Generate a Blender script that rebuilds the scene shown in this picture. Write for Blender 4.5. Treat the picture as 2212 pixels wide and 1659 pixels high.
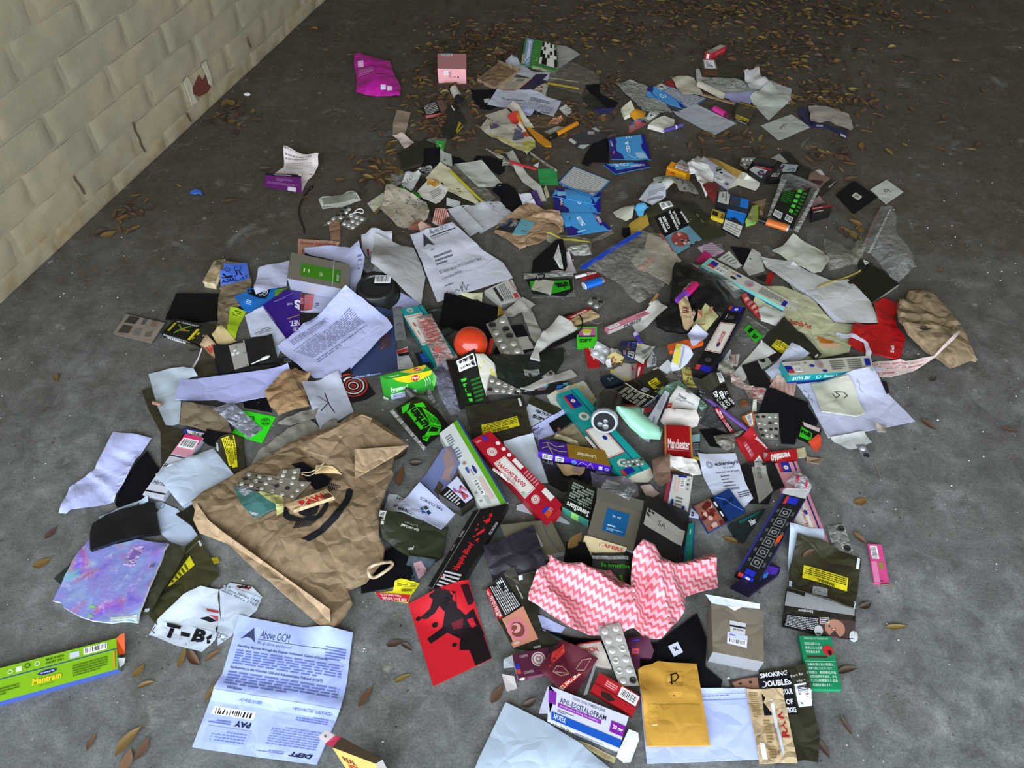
import bpy,bmesh,math,random
import numpy as np
from mathutils import Vector,Matrix,noise
from mathutils.bvhtree import BVHTree
from mathutils.geometry import delaunay_2d_cdt,tessellate_polygon

import zlib
crc=lambda s: zlib.crc32(s.encode())
random.seed(7)
for o in list(bpy.data.objects): bpy.data.objects.remove(o)
SC=bpy.context.scene
COL=SC.collection

# ------------------------------------------------------------------ camera
F_PX,PITCH,CAM_H=1662.0,math.radians(50),1.31
cam=bpy.data.cameras.new('camera');cam.sensor_width=36.0;cam.lens=36.0*F_PX/2212
cam.clip_start=.05
camo=bpy.data.objects.new('camera',cam);COL.objects.link(camo)
camo.location=(0,0,CAM_H);camo.rotation_euler=(math.pi/2-PITCH,0,0)
SC.camera=camo

# ------------------------------------------------------------------ daylight (garage open behind the camera)
W=bpy.data.worlds.new('sky');SC.world=W;W.use_nodes=True
nt=W.node_tree;bg=nt.nodes['Background']
bg.inputs[0].default_value=(.79,.88,1.0,1);bg.inputs[1].default_value=5.0
pl=bpy.data.lights.new('opening_portal','AREA');pl.shape='RECTANGLE';pl.size=5.2;pl.size_y=2.9
pl.cycles.is_portal=True
po=bpy.data.objects.new('opening_portal',pl);COL.objects.link(po)
po.location=(.9,-1.9,1.45);po.rotation_euler=(math.radians(90),0,0)
VS=SC.view_settings
VS.view_transform='Standard';VS.look='None';VS.gamma=1;VS.use_curve_mapping=False
VS.exposure=0.5
CY=SC.cycles;CY.max_bounces=7;CY.diffuse_bounces=3;CY.glossy_bounces=3;CY.transparent_max_bounces=10;CY.caustics_reflective=False;CY.caustics_refractive=False

# ------------------------------------------------------------------ helpers
SN,CS=math.sin(PITCH),math.cos(PITCH)
def ground(x,y,z=0.0):
    """the place on the plane at height z that the photograph shows at (x, y)"""
    u=(x-1106)/F_PX;v=(y-829.5)/F_PX
    t=(CAM_H-z)/(SN+v*CS)
    return Vector((u*t,(CS-v*SN)*t,z))

ZO={'A': (0,0,3.95),'B': (700,60,5.53),'C': (1000,60,5.53),'D': (1360,60,4.424),'E': (1800,0,5.369),
      'F': (400,300,5.53),'G': (780,300,5.53),'H': (1060,270,5.53),'I': (1360,320,6.9125),'J': (1600,320,5.53),
      'K': (220,540,5.53),'L': (540,520,5.53),'M': (840,560,5.53),'N': (1120,500,5.53),'O': (1400,500,5.53),
      'P': (1740,560,5.53),'Q': (100,780,5.53),'R': (380,780,5.53),'S': (740,780,5.53),'T': (1040,760,6.9125),
      'U': (1240,720,6.9125),'V': (1500,720,6.9125),'W': (1700,740,5.53),'X': (80,1020,4.608),'Y': (400,960,4.608),
      'Z': (780,980,5.53),'a': (1000,900,5.53),'b': (1240,940,5.53),'c': (1480,900,5.53),'d': (1540,1120,5.53),
      'e': (0,1300,4.608),'f': (400,1300,4.608),'g': (840,1160,5.53),'h': (1100,1160,4.608),'i': (1000,1340,2.983),
      'j': (1360,1340,2.646),'0': (0,0,1.0)}
CUR=[0,0,1.0]
def Zm(k): CUR[:]=ZO[k]
def px(p): return (CUR[0]+p[0]/CUR[2],CUR[1]+p[1]/CUR[2])
def G3(p,z=0.0):
    a=px(p);return ground(a[0],a[1],z)

def lin(h):
    h=h.lstrip('#')
    if len(h)==3: h=''.join(c*2 for c in h)
    r=[]
    for i in (0,2,4):
        c=int(h[i:i+2],16)/255
        r.append(c/12.92 if c<=.04045 else ((c+.055)/1.055)**2.4)
    return r+[1.0]

MATS={}
def N_(t,ty,**k):
    n=t.nodes.new(ty)
    for a,b in k.items():
        if a in n.inputs: n.inputs[a].default_value=b
        else: setattr(n,a,b)
    return n
def M(spec):
    """material from 'kind:hex' - p paper, g glossy card, f foil, k velvet, v clear film, m milky film, c kraft, o plastic, s pouch film, i ink"""
    if not isinstance(spec,str): return spec
    if ':' not in spec: spec='p:'+spec
    if spec in MATS: return MATS[spec]
    kind,hx=spec.split(':')
    m=bpy.data.materials.new({'p': 'paper','g': 'glossy_card','f': 'foil','k': 'velvet','v': 'clear_film','m': 'milky_film','c': 'kraft',
                                'o': 'plastic','s': 'pouch_film','i': 'ink','l': 'leaf'}[kind]+'_'+hx)
    m.use_nodes=True;t=m.node_tree;b=t.nodes['Principled BSDF'];L=t.links
    c=lin(hx)
    if kind=='c': lm=.3*c[0]+.6*c[1]+.1*c[2];c=[x*.74+lm*.24 for x in c[:3]]+[1.0]
    b.inputs['Base Color'].default_value=c
    R={'p': .72,'g': .38,'f': .32,'k': .95,'v': .12,'m': .3,'c': .8,'o': .3,'s': .42,'i': .6,'l': .6}[kind]
    b.inputs['Roughness'].default_value=R
    if kind=='p': b.inputs['Specular IOR Level'].default_value=.25
    if kind in 'pcsl':
        tc=N_(t,'ShaderNodeTexCoord');nz=N_(t,'ShaderNodeTexNoise',Scale={'p': 22,'c': 60,'s': 25,'l': 90}[kind],Detail=5.0)
        L.new(tc.outputs['Object'],nz.inputs['Vector'])
        mx=N_(t,'ShaderNodeMix',data_type='RGBA');amt={'p': .05,'c': .22,'s': .14,'l': .45}[kind]
        mr=N_(t,'ShaderNodeMapRange');mr.inputs[1].default_value=.3;mr.inputs[2].default_value=.7
        L.new(nz.outputs['Fac'],mr.inputs[0]);L.new(mr.outputs[0],mx.inputs[0])
        mx.inputs[6].default_value=[x*(1-amt) for x in c[:3]]+[1];mx.inputs[7].default_value=[min(1,x*(1+amt*.6)) for x in c[:3]]+[1]
        L.new(mx.outputs[2],b.inputs['Base Color'])
        if kind in 'pcs':   # handling creases
            n2=N_(t,'ShaderNodeTexNoise',Scale=9.0,Detail=3.0);L.new(tc.outputs['Object'],n2.inputs['Vector'])
            ds=N_(t,'ShaderNodeMix',data_type='RGBA');ds.inputs[0].default_value=.10;L.new(tc.outputs['Object'],ds.inputs[6]);L.new(n2.outputs['Color'],ds.inputs[7])
            vo=N_(t,'ShaderNodeTexVoronoi',feature='DISTANCE_TO_EDGE',Scale={'p': 17.0,'c': 24.0,'s': 20.0}[kind]);L.new(ds.outputs[2],vo.inputs['Vector'])
            bp=N_(t,'ShaderNodeBump',Strength={'p': .22,'c': .55,'s': .4}[kind],Distance=.02);L.new(vo.outputs['Distance'],bp.inputs['Height']);L.new(bp.outputs[0],b.inputs['Normal'])
    if kind=='f':
        b.inputs['Metallic'].default_value=.5
    if kind=='k':
        b.inputs['Specular IOR Level'].default_value=.1
        b.inputs['Sheen Weight'].default_value=.02
    if kind=='g': b.inputs['Specular IOR Level'].default_value=.45
    if kind=='i': b.inputs['Specular IOR Level'].default_value=.2
    if kind in 'vm':
        # thin film: mostly see-through, a little haze, glossy by angle
        b.inputs['Roughness'].default_value=.15
        tr=N_(t,'ShaderNodeBsdfTransparent');ms=N_(t,'ShaderNodeMixShader')
        tc=N_(t,'ShaderNodeTexCoord');nz=N_(t,'ShaderNodeTexNoise',Scale=30.0,Detail=4.0)
        L.new(tc.outputs['Object'],nz.inputs['Vector'])
        mr=N_(t,'ShaderNodeMapRange');mr.inputs[1].default_value=.35;mr.inputs[2].default_value=.75
        lo,hi=(.10,.26) if kind=='v' else (.5,.68)
        mr.inputs[3].default_value=lo;mr.inputs[4].default_value=hi
        L.new(nz.outputs['Fac'],mr.inputs[0]);L.new(mr.outputs[0],ms.inputs[0])
        L.new(tr.outputs[0],ms.inputs[1]);L.new(b.outputs[0],ms.inputs[2])
        L.new(ms.outputs[0],t.nodes['Material Output'].inputs['Surface'])
        vo=N_(t,'ShaderNodeTexVoronoi',feature='DISTANCE_TO_EDGE',Scale=15.0);ds=N_(t,'ShaderNodeMix',data_type='RGBA');ds.inputs[0].default_value=.12
        L.new(tc.outputs['Object'],ds.inputs[6]);L.new(nz.outputs['Color'],ds.inputs[7]);L.new(ds.outputs[2],vo.inputs['Vector'])
        bp=N_(t,'ShaderNodeBump',Strength=1.0,Distance=.02);L.new(vo.outputs['Distance'],bp.inputs['Height']);L.new(bp.outputs[0],b.inputs['Normal'])
        b.inputs['Specular IOR Level'].default_value=.9
    MATS[spec]=m
    return m

def link(name,verts,faces,mats,parent=None,origin=None,fmat=None,smooth=False):
    """ONE mesh object; origin at the middle of its base"""
    vs=[Vector(v) for v in verts]
    if origin is None:
        if parent is not None: origin=OR[parent.name]
        else:
            xs=[v.x for v in vs];ys=[v.y for v in vs];zs=[v.z for v in vs]
            origin=((min(xs)+max(xs))/2,(min(ys)+max(ys))/2,min(zs))
    ov=Vector(origin)
    me=bpy.data.meshes.new(name);me.from_pydata([tuple(v-ov) for v in vs],[],faces)
    for m in (mats if isinstance(mats,(list,tuple)) else [mats]): me.materials.append(M(m))
    if fmat: me.polygons.foreach_set('material_index',fmat)
    if smooth: me.polygons.foreach_set('use_smooth',[True]*len(me.polygons))
    o=bpy.data.objects.new(name,me);COL.objects.link(o)
    if parent is not None: o.parent=parent
    else: o.location=ov
    OR[o.name]=ov
    return o
OR={}
def tag(o,label=None,cat=None,group=None,kind=None):
    if label: o['label']=label
    if cat: o['category']=cat
    if group: o['group']=group
    if kind: o['kind']=kind
    return o

# --- height of whatever lies on the floor so far (3 mm cells): things are laid one on another in order
HX0,HY0,HR,HNX,HNY=-2.1,.1,.003,1400,1080
HM=np.zeros((HNX,HNY),np.float32)
def h_at(x,y):
    i=int((x-HX0)/HR);j=int((y-HY0)/HR)
    return float(HM[i,j]) if 0<=i<HNX and 0<=j<HNY else 0.0
def h_many(xy):
    i=np.clip(((xy[:,0]-HX0)/HR).astype(int),0,HNX-1);j=np.clip(((xy[:,1]-HY0)/HR).astype(int),0,HNY-1)
    return HM[i,j]
def h_add(verts,tris):
    V=np.array([tuple(v) for v in verts]);T=np.array(tris)
    a,b,c=V[T[:,0]],V[T[:,1]],V[T[:,2]]
    L=np.maximum(np.linalg.norm(a-b,axis=1),np.maximum(np.linalg.norm(b-c,axis=1),np.linalg.norm(c-a,axis=1)))
    for k in np.unique(np.clip(np.ceil(L/.0026).astype(int),1,160)):
        s=np.clip(np.ceil(L/.0026).astype(int),1,160)==k
        g=[(i/k,j/k) for i in range(k+1) for j in range(k+1-i)]
        g=np.array(g);w=1-g[:,0]-g[:,1]
        Pt=(a[s][:,None]*w[None,:,None]+b[s][:,None]*g[None,:,:1]+c[s][:,None]*g[None,:,1:]).reshape(-1,3)
        i=((Pt[:,0]-HX0)/HR).astype(int);j=((Pt[:,1]-HY0)/HR).astype(int)
        ok=(i>=0) & (i<HNX) & (j>=0) & (j<HNY)
        np.maximum.at(HM,(i[ok],j[ok]),Pt[ok,2])

def inside(p,poly):
    r=False;n=len(poly)
    for i in range(n):
        a,b=poly[i],poly[i-1]
        if (a[1]>p[1]) != (b[1]>p[1]) and p[0]<(b[0]-a[0])*(p[1]-a[1])/(b[1]-a[1])+a[0]: r=not r
    return r

def fill(poly,step):
    """triangulated outline with inner points: (points 2d, triangles, number of outline points)"""
    out=[]
    n=len(poly)
    for i in range(n):
        a,b=Vector(poly[i]),Vector(poly[(i+1) % n]);k=max(1,int(round((b-a).length/step)))
        out += [a.lerp(b,j/k) for j in range(k)]
    m=len(out)
    xs=[p.x for p in out];ys=[p.y for p in out]
    pts=list(out)
    y=min(ys)+step*.5;r=0
    while y<max(ys):
        x=min(xs)+step*(.5 if r % 2 else .1)
        while x<max(xs):
            p=(x,y)
            if inside(p,out) and min((q-Vector(p)).length_squared for q in out)>(step*.45)**2: pts.append(Vector(p))
            x += step
        y += step*.87;r += 1
    res=delaunay_2d_cdt(pts,[(i,(i+1) % m) for i in range(m)],[],1,1e-7)
    return [Vector(v) for v in res[0]],[tuple(f) for f in res[2]]

# ------------------------------------------------------------------ print: what is printed or stuck on a face
TXT={}
def text_mesh(s,bold=0.0,shear=0.0):
    key=(s,bold,shear)
    if key in TXT: return TXT[key]
    c=bpy.data.curves.new('t','FONT');c.body=s;c.resolution_u=1 if len(s)>12 else 2;c.offset=bold;c.shear=shear
    o=bpy.data.objects.new('t',c)
    me=o.to_mesh()
    me.calc_loop_triangles()
    v=[(p.co.x,p.co.y) for p in me.vertices];f=[tuple(t.vertices) for t in me.loop_triangles]
    o.to_mesh_clear();bpy.data.objects.remove(o);bpy.data.curves.remove(c)
    if v:
        x0=min(p[0] for p in v);x1=max(p[0] for p in v);y0=min(p[1] for p in v);y1=max(p[1] for p in v)
        v=[((p[0]-x0)/max(1e-6,x1-x0),1-(p[1]-y0)/max(1e-6,y1-y0)) for p in v]
    TXT[key]=(v,f);return TXT[key]

class Print:
    """collects coloured shapes in the (u, v) of a face and lays them on it; at(u, v) gives the point of the face, nrm its normal"""
    def __init__(s,at,nrm=Vector((0,0,1)),eps=.0004,sub=1.0,wd=.1,hd=.1):
        s.at,s.n,s.e,s.k,s.wd,s.hd=at,nrm,eps,0,wd,hd
        s.V,s.F,s.I,s.ms=[],[],[],[]
    def col(s,c):
        if ':' not in c: c='i:'+c
        if c not in s.ms: s.ms.append(c)
        return s.ms.index(c)
    def put(s,uv,faces,c):
        b=len(s.V);s.k += 1;off=s.n*(s.e+s.k*.00005)
        s.V += [s.at(u,v)+off for u,v in uv]
        s.F += [tuple(i+b for i in f) for f in faces];s.I += [s.col(c)]*len(faces)
    def rect(s,u0,v0,u1,v1,c,nx=None,ny=None):
        nx=nx or max(1,min(14,int(abs(u1-u0)*s.wd/.010)));ny=ny or max(1,min(14,int(abs(v1-v0)*s.hd/.010)))
        uv=[(u0+(u1-u0)*i/nx,v0+(v1-v0)*j/ny) for j in range(ny+1) for i in range(nx+1)]
        s.put(uv,[(j*(nx+1)+i,(j+1)*(nx+1)+i,(j+1)*(nx+1)+i+1,j*(nx+1)+i+1) for j in range(ny) for i in range(nx)],c)
    def poly(s,P,c):
        t=tessellate_polygon([[Vector((p[0],p[1],0)) for p in P]])
        s.put(P,[tuple(f) for f in t],c)
    def fine(s,P,c,step=.006):
        k=max(s.wd,s.hd)
        pts,tr=fill([(p[0]*s.wd,p[1]*s.hd) for p in P],step)
        s.put([(p.x/s.wd,p.y/s.hd) for p in pts],tr,c)
    def stroke(s,P,w,c):
        for a,b in zip(P,P[1:]):
            d=Vector(((b[0]-a[0])*s.wd,(b[1]-a[1])*s.hd));L=d.length or 1e-6;d /= L
            qx,qy=-d.y*w/2/s.wd,d.x*w/2/s.hd;ex,ey=d.x*w*.3/s.wd,d.y*w*.3/s.hd
            s.put([(a[0]+qx-ex,a[1]+qy-ey),(b[0]+qx+ex,b[1]+qy+ey),(b[0]-qx+ex,b[1]-qy+ey),(a[0]-qx-ex,a[1]-qy-ey)],[(0,1,2,3)],c);s.k -= 1
        s.k += 1
    def do(s,items):
        for it in items:
            k=it[0]
            if k=='r': s.rect(*it[1:6])
            elif k=='t':
                u0,v0,u1,v1,tx=it[1:6];c=it[6] if len(it)>6 else '222222';bold=it[7] if len(it)>7 else 0.0;sh=it[8] if len(it)>8 else 0.0
                v,f=text_mesh(tx,bold,sh)
                s.put([(u0+(u1-u0)*p[0],v0+(v1-v0)*p[1]) for p in v],f,c)
            elif k=='l':
                u0,v0,u1,v1,n=it[1:6];c=it[6] if len(it)>6 else '555560'
                rg=random.Random(int((u0+v0*7+n)*1000));dv=(v1-v0)/n
                uv,fc=[],[]
                for i in range(n):
                    u=u0;end=u1 if i<n-1 else u0+(u1-u0)*rg.uniform(.4,.9)
                    while u<end-1e-4:
                        w=min(rg.uniform(.05,.13)*(u1-u0),end-u) if u1-u0>.2 else end-u
                        b=len(uv);y=v0+dv*(i+.22);y2=y+dv*.5
                        uv += [(u,y),(u+w,y),(u+w,y2),(u,y2)];fc.append((b,b+3,b+2,b+1));u += w+.018*(u1-u0)
                s.put(uv,fc,c)
            elif k=='b':
                u0,v0,u1,v1=it[1:5];s.rect(u0,v0,u1,v1,'f2f2f2');rg=random.Random(int(u0*999+v0*77))
                ve=len(it)>5 and it[5]
                uv,fc=[],[];t=.07
                while t<.92:
                    w=rg.choice((.018,.03,.045));b=len(uv)
                    if ve: q=[(u0+(u1-u0)*.1,v0+(v1-v0)*t),(u0+(u1-u0)*.82,v0+(v1-v0)*t),(u0+(u1-u0)*.82,v0+(v1-v0)*(t+w)),(u0+(u1-u0)*.1,v0+(v1-v0)*(t+w))]
                    else: q=[(u0+(u1-u0)*t,v0+(v1-v0)*.1),(u0+(u1-u0)*(t+w),v0+(v1-v0)*.1),(u0+(u1-u0)*(t+w),v0+(v1-v0)*.82),(u0+(u1-u0)*t,v0+(v1-v0)*.82)]
                    uv += q;fc.append((b,b+1,b+2,b+3));t += w+rg.choice((.018,.03,.04))
                s.put(uv,fc,'1a1a1e')
            elif k in 'ce':
                u,v,r=it[1:4]
                ru,rv=(r,it[4]) if k=='e' else (r,r*s.wd/s.hd);c=it[-1]
                n=20;s.put([(u,v)]+[(u+ru*math.cos(a*math.tau/n),v+rv*math.sin(a*math.tau/n)) for a in range(n)],[(0,a+1,(a+1) % n+1) for a in range(n)],c)
            elif k=='o':   # ring
                u,v,r,w,c=it[1:6];q=s.wd/s.hd;n=24
                s.put([(u+rr*math.cos(a*math.tau/n),v+rr*q*math.sin(a*math.tau/n)) for rr in (r,r-w) for a in range(n)],[(a,(a+1) % n,n+(a+1) % n,n+a) for a in range(n)],c)
            elif k=='p': s.poly(it[1],it[2])
            elif k=='P': s.fine(it[1],it[2])
            elif k=='w': s.stroke(it[1],it[2],it[3])
            elif k=='x':   # blots
                u0,v0,u1,v1,n,c,r0,r1,seed=it[1:10];rg=random.Random(seed)
                for _ in range(n):
                    u,v,r=rg.uniform(u0,u1),rg.uniform(v0,v1),rg.uniform(r0,r1);m=9
                    P=[(u+r*rg.uniform(.6,1.2)*math.cos(a*math.tau/m),v+r*rg.uniform(.6,1.2)*s.wd/s.hd*math.sin(a*math.tau/m)) for a in range(m)]
                    s.put([(u,v)]+P,[(0,a+1,(a+1) % m+1) for a in range(m)],rg.choice(c) if isinstance(c,list) else c)
    def make(s,parent,name='print'):
        if s.V: return link(name,s.V,s.F,s.ms,parent,OR[parent.name] if parent.name in OR else None,s.I)

def quad_at(q):
    a,b,c,d=[Vector(x) for x in q]
    return lambda u,v: (a*(1-u)+b*u)*(1-v)+(d*(1-u)+c*u)*v

# ------------------------------------------------------------------ builders for things
class Face: pass

def _lift(P,outline,dz):
    """height offset at 2d point from offsets given at the outline corners"""
    if len(outline)==4:
        a,b,c,d=[Vector(q) for q in outline]
        ex=((b-a)+(c-d))/2;ey=((d-a)+(c-b))/2;o=(a+b+c+d)/4
        det=ex.x*ey.y-ex.y*ey.x or 1e-9;r=P-o
        u=min(1,max(0,(r.x*ey.y-r.y*ey.x)/det+.5));v=min(1,max(0,(ex.x*r.y-ex.y*r.x)/det+.5))
        return (dz[0]*(1-u)+dz[1]*u)*(1-v)+(dz[3]*(1-u)+dz[2]*u)*v
    s=w=0.0
    for q,z in zip(outline,dz):
        k=1/((P-Vector(q)).length_squared+1e-6)**1.3;s += k*z;w += k
    return s/w

def stick(face_bvh,q,lift=.0006):
    """face function for a quad (world points) laid onto a surface from above"""
    f=quad_at(q)
    def at(u,v):
        p=f(u,v);r=face_bvh.ray_cast(Vector((p.x,p.y,2.0)),Vector((0,0,-1)))
        return Vector((p.x,p.y,r[0].z)) if r[0] is not None else p
    return at

def extent(q):
    q=[Vector(x) for x in q]
    return ((q[1]-q[0]).length+(q[2]-q[3]).length)/2 or .01,((q[3]-q[0]).length+(q[2]-q[1]).length)/2 or .01

def stickers(root,bvh,z,stk,lift=.0005):
    """labels stuck on a thing: (part name, quad, colour, print[, label])"""
    for s in stk:
        nm,q,c,pr=s[:4]
        wq=[G3(p,z) for p in q]
        w,h=extent(wq);at=stick(bvh,wq)
        P=Print(at,eps=lift,wd=w,hd=h);P.rect(0,0,1,1,c if ':' in c else 'g:'+c,max(2,min(16,int(w/.008))),max(2,min(16,int(h/.008))))
        o=P.make(root,nm)
        if len(s)>4 and s[4]: o['label']=s[4]
        if pr:
            P2=Print(at,eps=lift+.00025,wd=w,hd=h);P2.do(pr);P2.make(o,'print')

def thing(name,label,cat,pts,col,th=.0006,z=None,dz=None,wr=0.0,wf=14.0,step=None,rigid=None,back=None,pr=None,fr=None,stk=(),
          sides=None,sp=None,flaps=(),group=None,smooth=True,slope=.45,crumple=False,pct=80,fold=None,puff=0.0,parts=(),up=0.0,seed=None,hadd=True,foot=None):
    """a sheet, pouch, card or box whose upper face has the outline pts; it lies on whatever is under it.
    th thickness, dz lift of each corner, wr/wf wrinkle size/frequency, pr print on the face, stk labels, sides/sp side colours and print, flaps open flaps"""
    n=len(pts)
    if rigid is None: rigid=th>=.006 or foot is not None
    xy0=[G3(p).xy for p in pts]
    cx=sum((p for p in xy0),Vector((0,0)))/n
    ts=np.linspace(.12,.88,7)
    if n==4:
        smp=np.array([tuple((xy0[0]*(1-u)+xy0[1]*u)*(1-v)+(xy0[3]*(1-u)+xy0[2]*u)*v) for u in ts for v in ts])
    else:
        smp=np.array([tuple(cx.lerp(p,t)) for p in xy0 for t in (.2,.4,.6,.8,.93)])
    base=z if z is not None else float(np.percentile(h_many(smp),pct if rigid else 60))+.0004
    if z is None: base += up
    if foot:   # thickness from where the photograph shows the foot of one upper corner
        q=G3(foot[1],base);v=(px(pts[foot[0]])[1]-829.5)/F_PX;th=max(.004,CAM_H-q.y*(SN+v*CS)/(CS-v*SN)-base)
    dz=list(dz) if dz else [0.0]*n
    rs=random.Random(seed if seed is not None else crc(label) % 99991)
    W=[G3(p,base+th+d) for p,d in zip(pts,dz)]
    out=[w.xy for w in W]
    if sum(out[i].x*out[(i+1) % n].y-out[(i+1) % n].x*out[i].y for i in range(n))>0: ccw=True
    else: ccw=False
    flat=rigid and wr==0 and n==4 and puff==0
    if flat:
        top=[Vector((w.x,w.y,w.z)) for w in W];tris=[(0,1,2),(0,2,3)]
        loop=[0,1,2,3]
    else:
        size=max((a-b).length for a in out for b in out)
        st=step or max(.006,size/(22 if crumple else 14))
        p2,tris=fill(out,st)
        ar=np.array([tuple(p) for p in p2])
        if rigid: zz=np.full(len(p2),base+th)
        else:
            hh=h_many(ar) if z is None else np.full(len(p2),base,np.float32)
            D=np.sqrt(((ar[:,None]-ar[None])**2).sum(-1))
            zz=(hh[None,:]-slope*D).max(1)
            if z is None: zz=np.maximum(zz,0)+.0004+th+up
            else: zz=zz+th
        off=Vector((rs.uniform(-50,50),rs.uniform(-50,50),0))
        cr=[(rs.uniform(0,3.14),f_,a_) for f_,a_ in ((.4,.5),(.7,.45),(1.2,.34),(1.9,.24),(3.1,.14))]
        top=[]
        ob=[Vector(q) for q in out]
        for p,q in zip(p2,zz):
            d=_lift(p,out,dz) if any(dz) else 0.0
            if wr:
                v3=Vector((p.x,p.y,0))
                if crumple:   # creases: folded planes in several directions,broken up by noise
                    qc=p+Vector((noise.noise(v3*wf*.5+off),noise.noise(v3*wf*.5-off)))*(.35/wf)
                    for ang,fr_,am in cr:
                        t=(qc.x*math.cos(ang)+qc.y*math.sin(ang))*wf*fr_+off.x*ang
                        d += wr*am*abs((t % 2)-1)*(.55+.9*noise.noise(v3*wf*.35+off*ang))
                    d += wr*.35*noise.noise(v3*wf*.5+off)
                else:
                    d += wr*.5*(noise.noise(v3*wf+off)+.6*(1-2*abs(noise.noise(v3*wf*1.9+off)))+.6)
            if fold:
                for fa,fb,fz,fw in fold:   # a crease line with height and width
                    A,B=G3(fa).xy,G3(fb).xy;e=B-A;t=max(0,min(1,(p-A).dot(e)/e.length_squared))
                    d += fz*max(0,1-(p-A.lerp(B,t)).length/fw)
            if puff:
                m=min((p-ob[i].lerp(ob[(i+1) % n],max(0,min(1,(p-ob[i]).dot(ob[(i+1) % n]-ob[i])/max(1e-9,(ob[(i+1) % n]-ob[i]).length_squared)))) ).length for i in range(n))
                d += puff*min(1,m/(.3*size))**.6
            top.append(Vector((p.x,p.y,max(q+d,.0006+th))))
        # outline order from boundary edges
        cnt={}
        for t in tris:
            for i in range(3):
                e=(t[i],t[(i+1) % 3]);cnt[e]=1
        nxt={a: b for a,b in cnt if (b,a) not in cnt}
        s0=next(iter(nxt));loop=[s0]
        while nxt.get(loop[-1]) is not None and nxt[loop[-1]] != s0 and len(loop)<=len(nxt): loop.append(nxt[loop[-1]])
    nv=len(top)
    tr2=[]
    for t in tris:
        a,b,c=(top[i] for i in t)
        tr2.append(t if (b-a).cross(c-a).z>0 else (t[0],t[2],t[1]))
    low=[v-Vector((0,0,th)) for v in top]
    if flat: low=[Vector((v.x,v.y,base+(d if th<.004 else min(d,0) if d<0 else 0))) for v,d in zip(top,dz)]
    V=top+low;Fc=list(tr2)+[(nv+t[2],nv+t[1],nv+t[0]) for t in tr2];I=[0]*len(tr2)+[1]*len(tr2)
    mats=[col,back or col]
    m=len(loop)
    sc=[]
    for i in range(m):
        a,b=loop[i],loop[(i+1) % m]
        Fc.append((a,nv+a,nv+b,b));I.append(1)
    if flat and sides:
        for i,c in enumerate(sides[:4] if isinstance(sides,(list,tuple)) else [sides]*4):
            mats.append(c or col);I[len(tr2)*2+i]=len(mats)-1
    root=link(name,V,Fc,mats,None,None,I,smooth=smooth and not flat and not crumple)
    tag(root,label,cat,group)
    bm=bmesh.new();bm.from_mesh(root.data);bmesh.ops.recalc_face_normals(bm,faces=bm.faces);bm.to_mesh(root.data);bm.free()
    if root.data.polygons and smooth and not flat and not crumple:
        root.data.set_sharp_from_angle(angle=math.radians(50))
    bvh=BVHTree.FromPolygons(top,tr2)
    if hadd: h_add(top,tr2)
    R=Face();R.root,R.bvh,R.base,R.top,R.W,R.th=root,bvh,base,base+th,W,th
    # print on the upper face
    if pr:
        if fr: q=[G3(p,base+th) for p in fr]
        elif n==4: q=W
        else:
            xs=[p[0] for p in pts];ys=[p[1] for p in pts]
            q=[G3(p,base+th) for p in ((min(xs),min(ys)),(max(xs),min(ys)),(max(xs),max(ys)),(min(xs),max(ys)))]
        w,h=extent(q)
        if flat: at=quad_at(q)
        else: at=stick(bvh,q)
        nn=Vector((0,0,1))
        P=Print(at,nn,eps=.0003,wd=w,hd=h);P.do(pr);P.make(root)
    if stk: stickers(root,bvh,base+th,stk)
    if sp:
        for i,its in sp.items():
            a,b=top[i],top[(i+1) % 4];la,lb=low[i],low[(i+1) % 4]
            q=[b,a,la,lb];nn=(Vector(a)-Vector(b)).cross(Vector(lb)-Vector(b)).normalized();mid=(a+b)/2-sum(top,Vector())/4
            if nn.dot(mid)<0: nn=-nn
            w,h=extent(q)
            P=Print(quad_at(q),nn,eps=.0003,wd=w,hd=h);P.do(its);P.make(root,'side_print')
    for f in flaps:
        part(R,*f)
    return R

def part(R,nm,pts,zs,col,th=.0007,pr=None,back=None,label=None,bend=0.0):
    """a flat piece (flap, strip, tab) that belongs to thing R; zs heights above the base of the thing"""
    if not isinstance(zs,(list,tuple)): zs=[zs]*len(pts)
    W=[G3(p,max(.0008,R.base+z)) for p,z in zip(pts,zs)]
    n=len(W)
    t=tessellate_polygon([W]);nrm=(W[1]-W[0]).cross(W[2]-W[0]).normalized()
    if nrm.z<0: nrm=-nrm
    lo=[w-nrm*th for w in W]
    tr=[]
    for f in t:
        a,b,c=(W[i] for i in f);tr.append(tuple(f) if (b-a).cross(c-a).dot(nrm)>0 else (f[0],f[2],f[1]))
    Fc=tr+[(n+c,n+b,n+a) for a,b,c in tr]+[(i,n+i,n+(i+1) % n,(i+1) % n) for i in range(n)]
    o=link(nm,W+lo,Fc,[col,back or col],R.root,OR[R.root.name],[0]*len(tr)+[1]*(len(tr)+n))
    if label: o['label']=label
    h_add(W,tr)
    if pr and n==4:
        w,h=extent(W);P=Print(quad_at(W),nrm,eps=.0003,wd=w,hd=h);P.do(pr);P.make(o)
    return o

def adopt(C,P):
    """C becomes a part of thing P"""
    c,r=C.root,P.root;c.parent=r;c.location=OR[c.name]-OR[r.name];del c['category']
    for s in list(c.children):
        for q in list(s.children): q.parent=c

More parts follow.
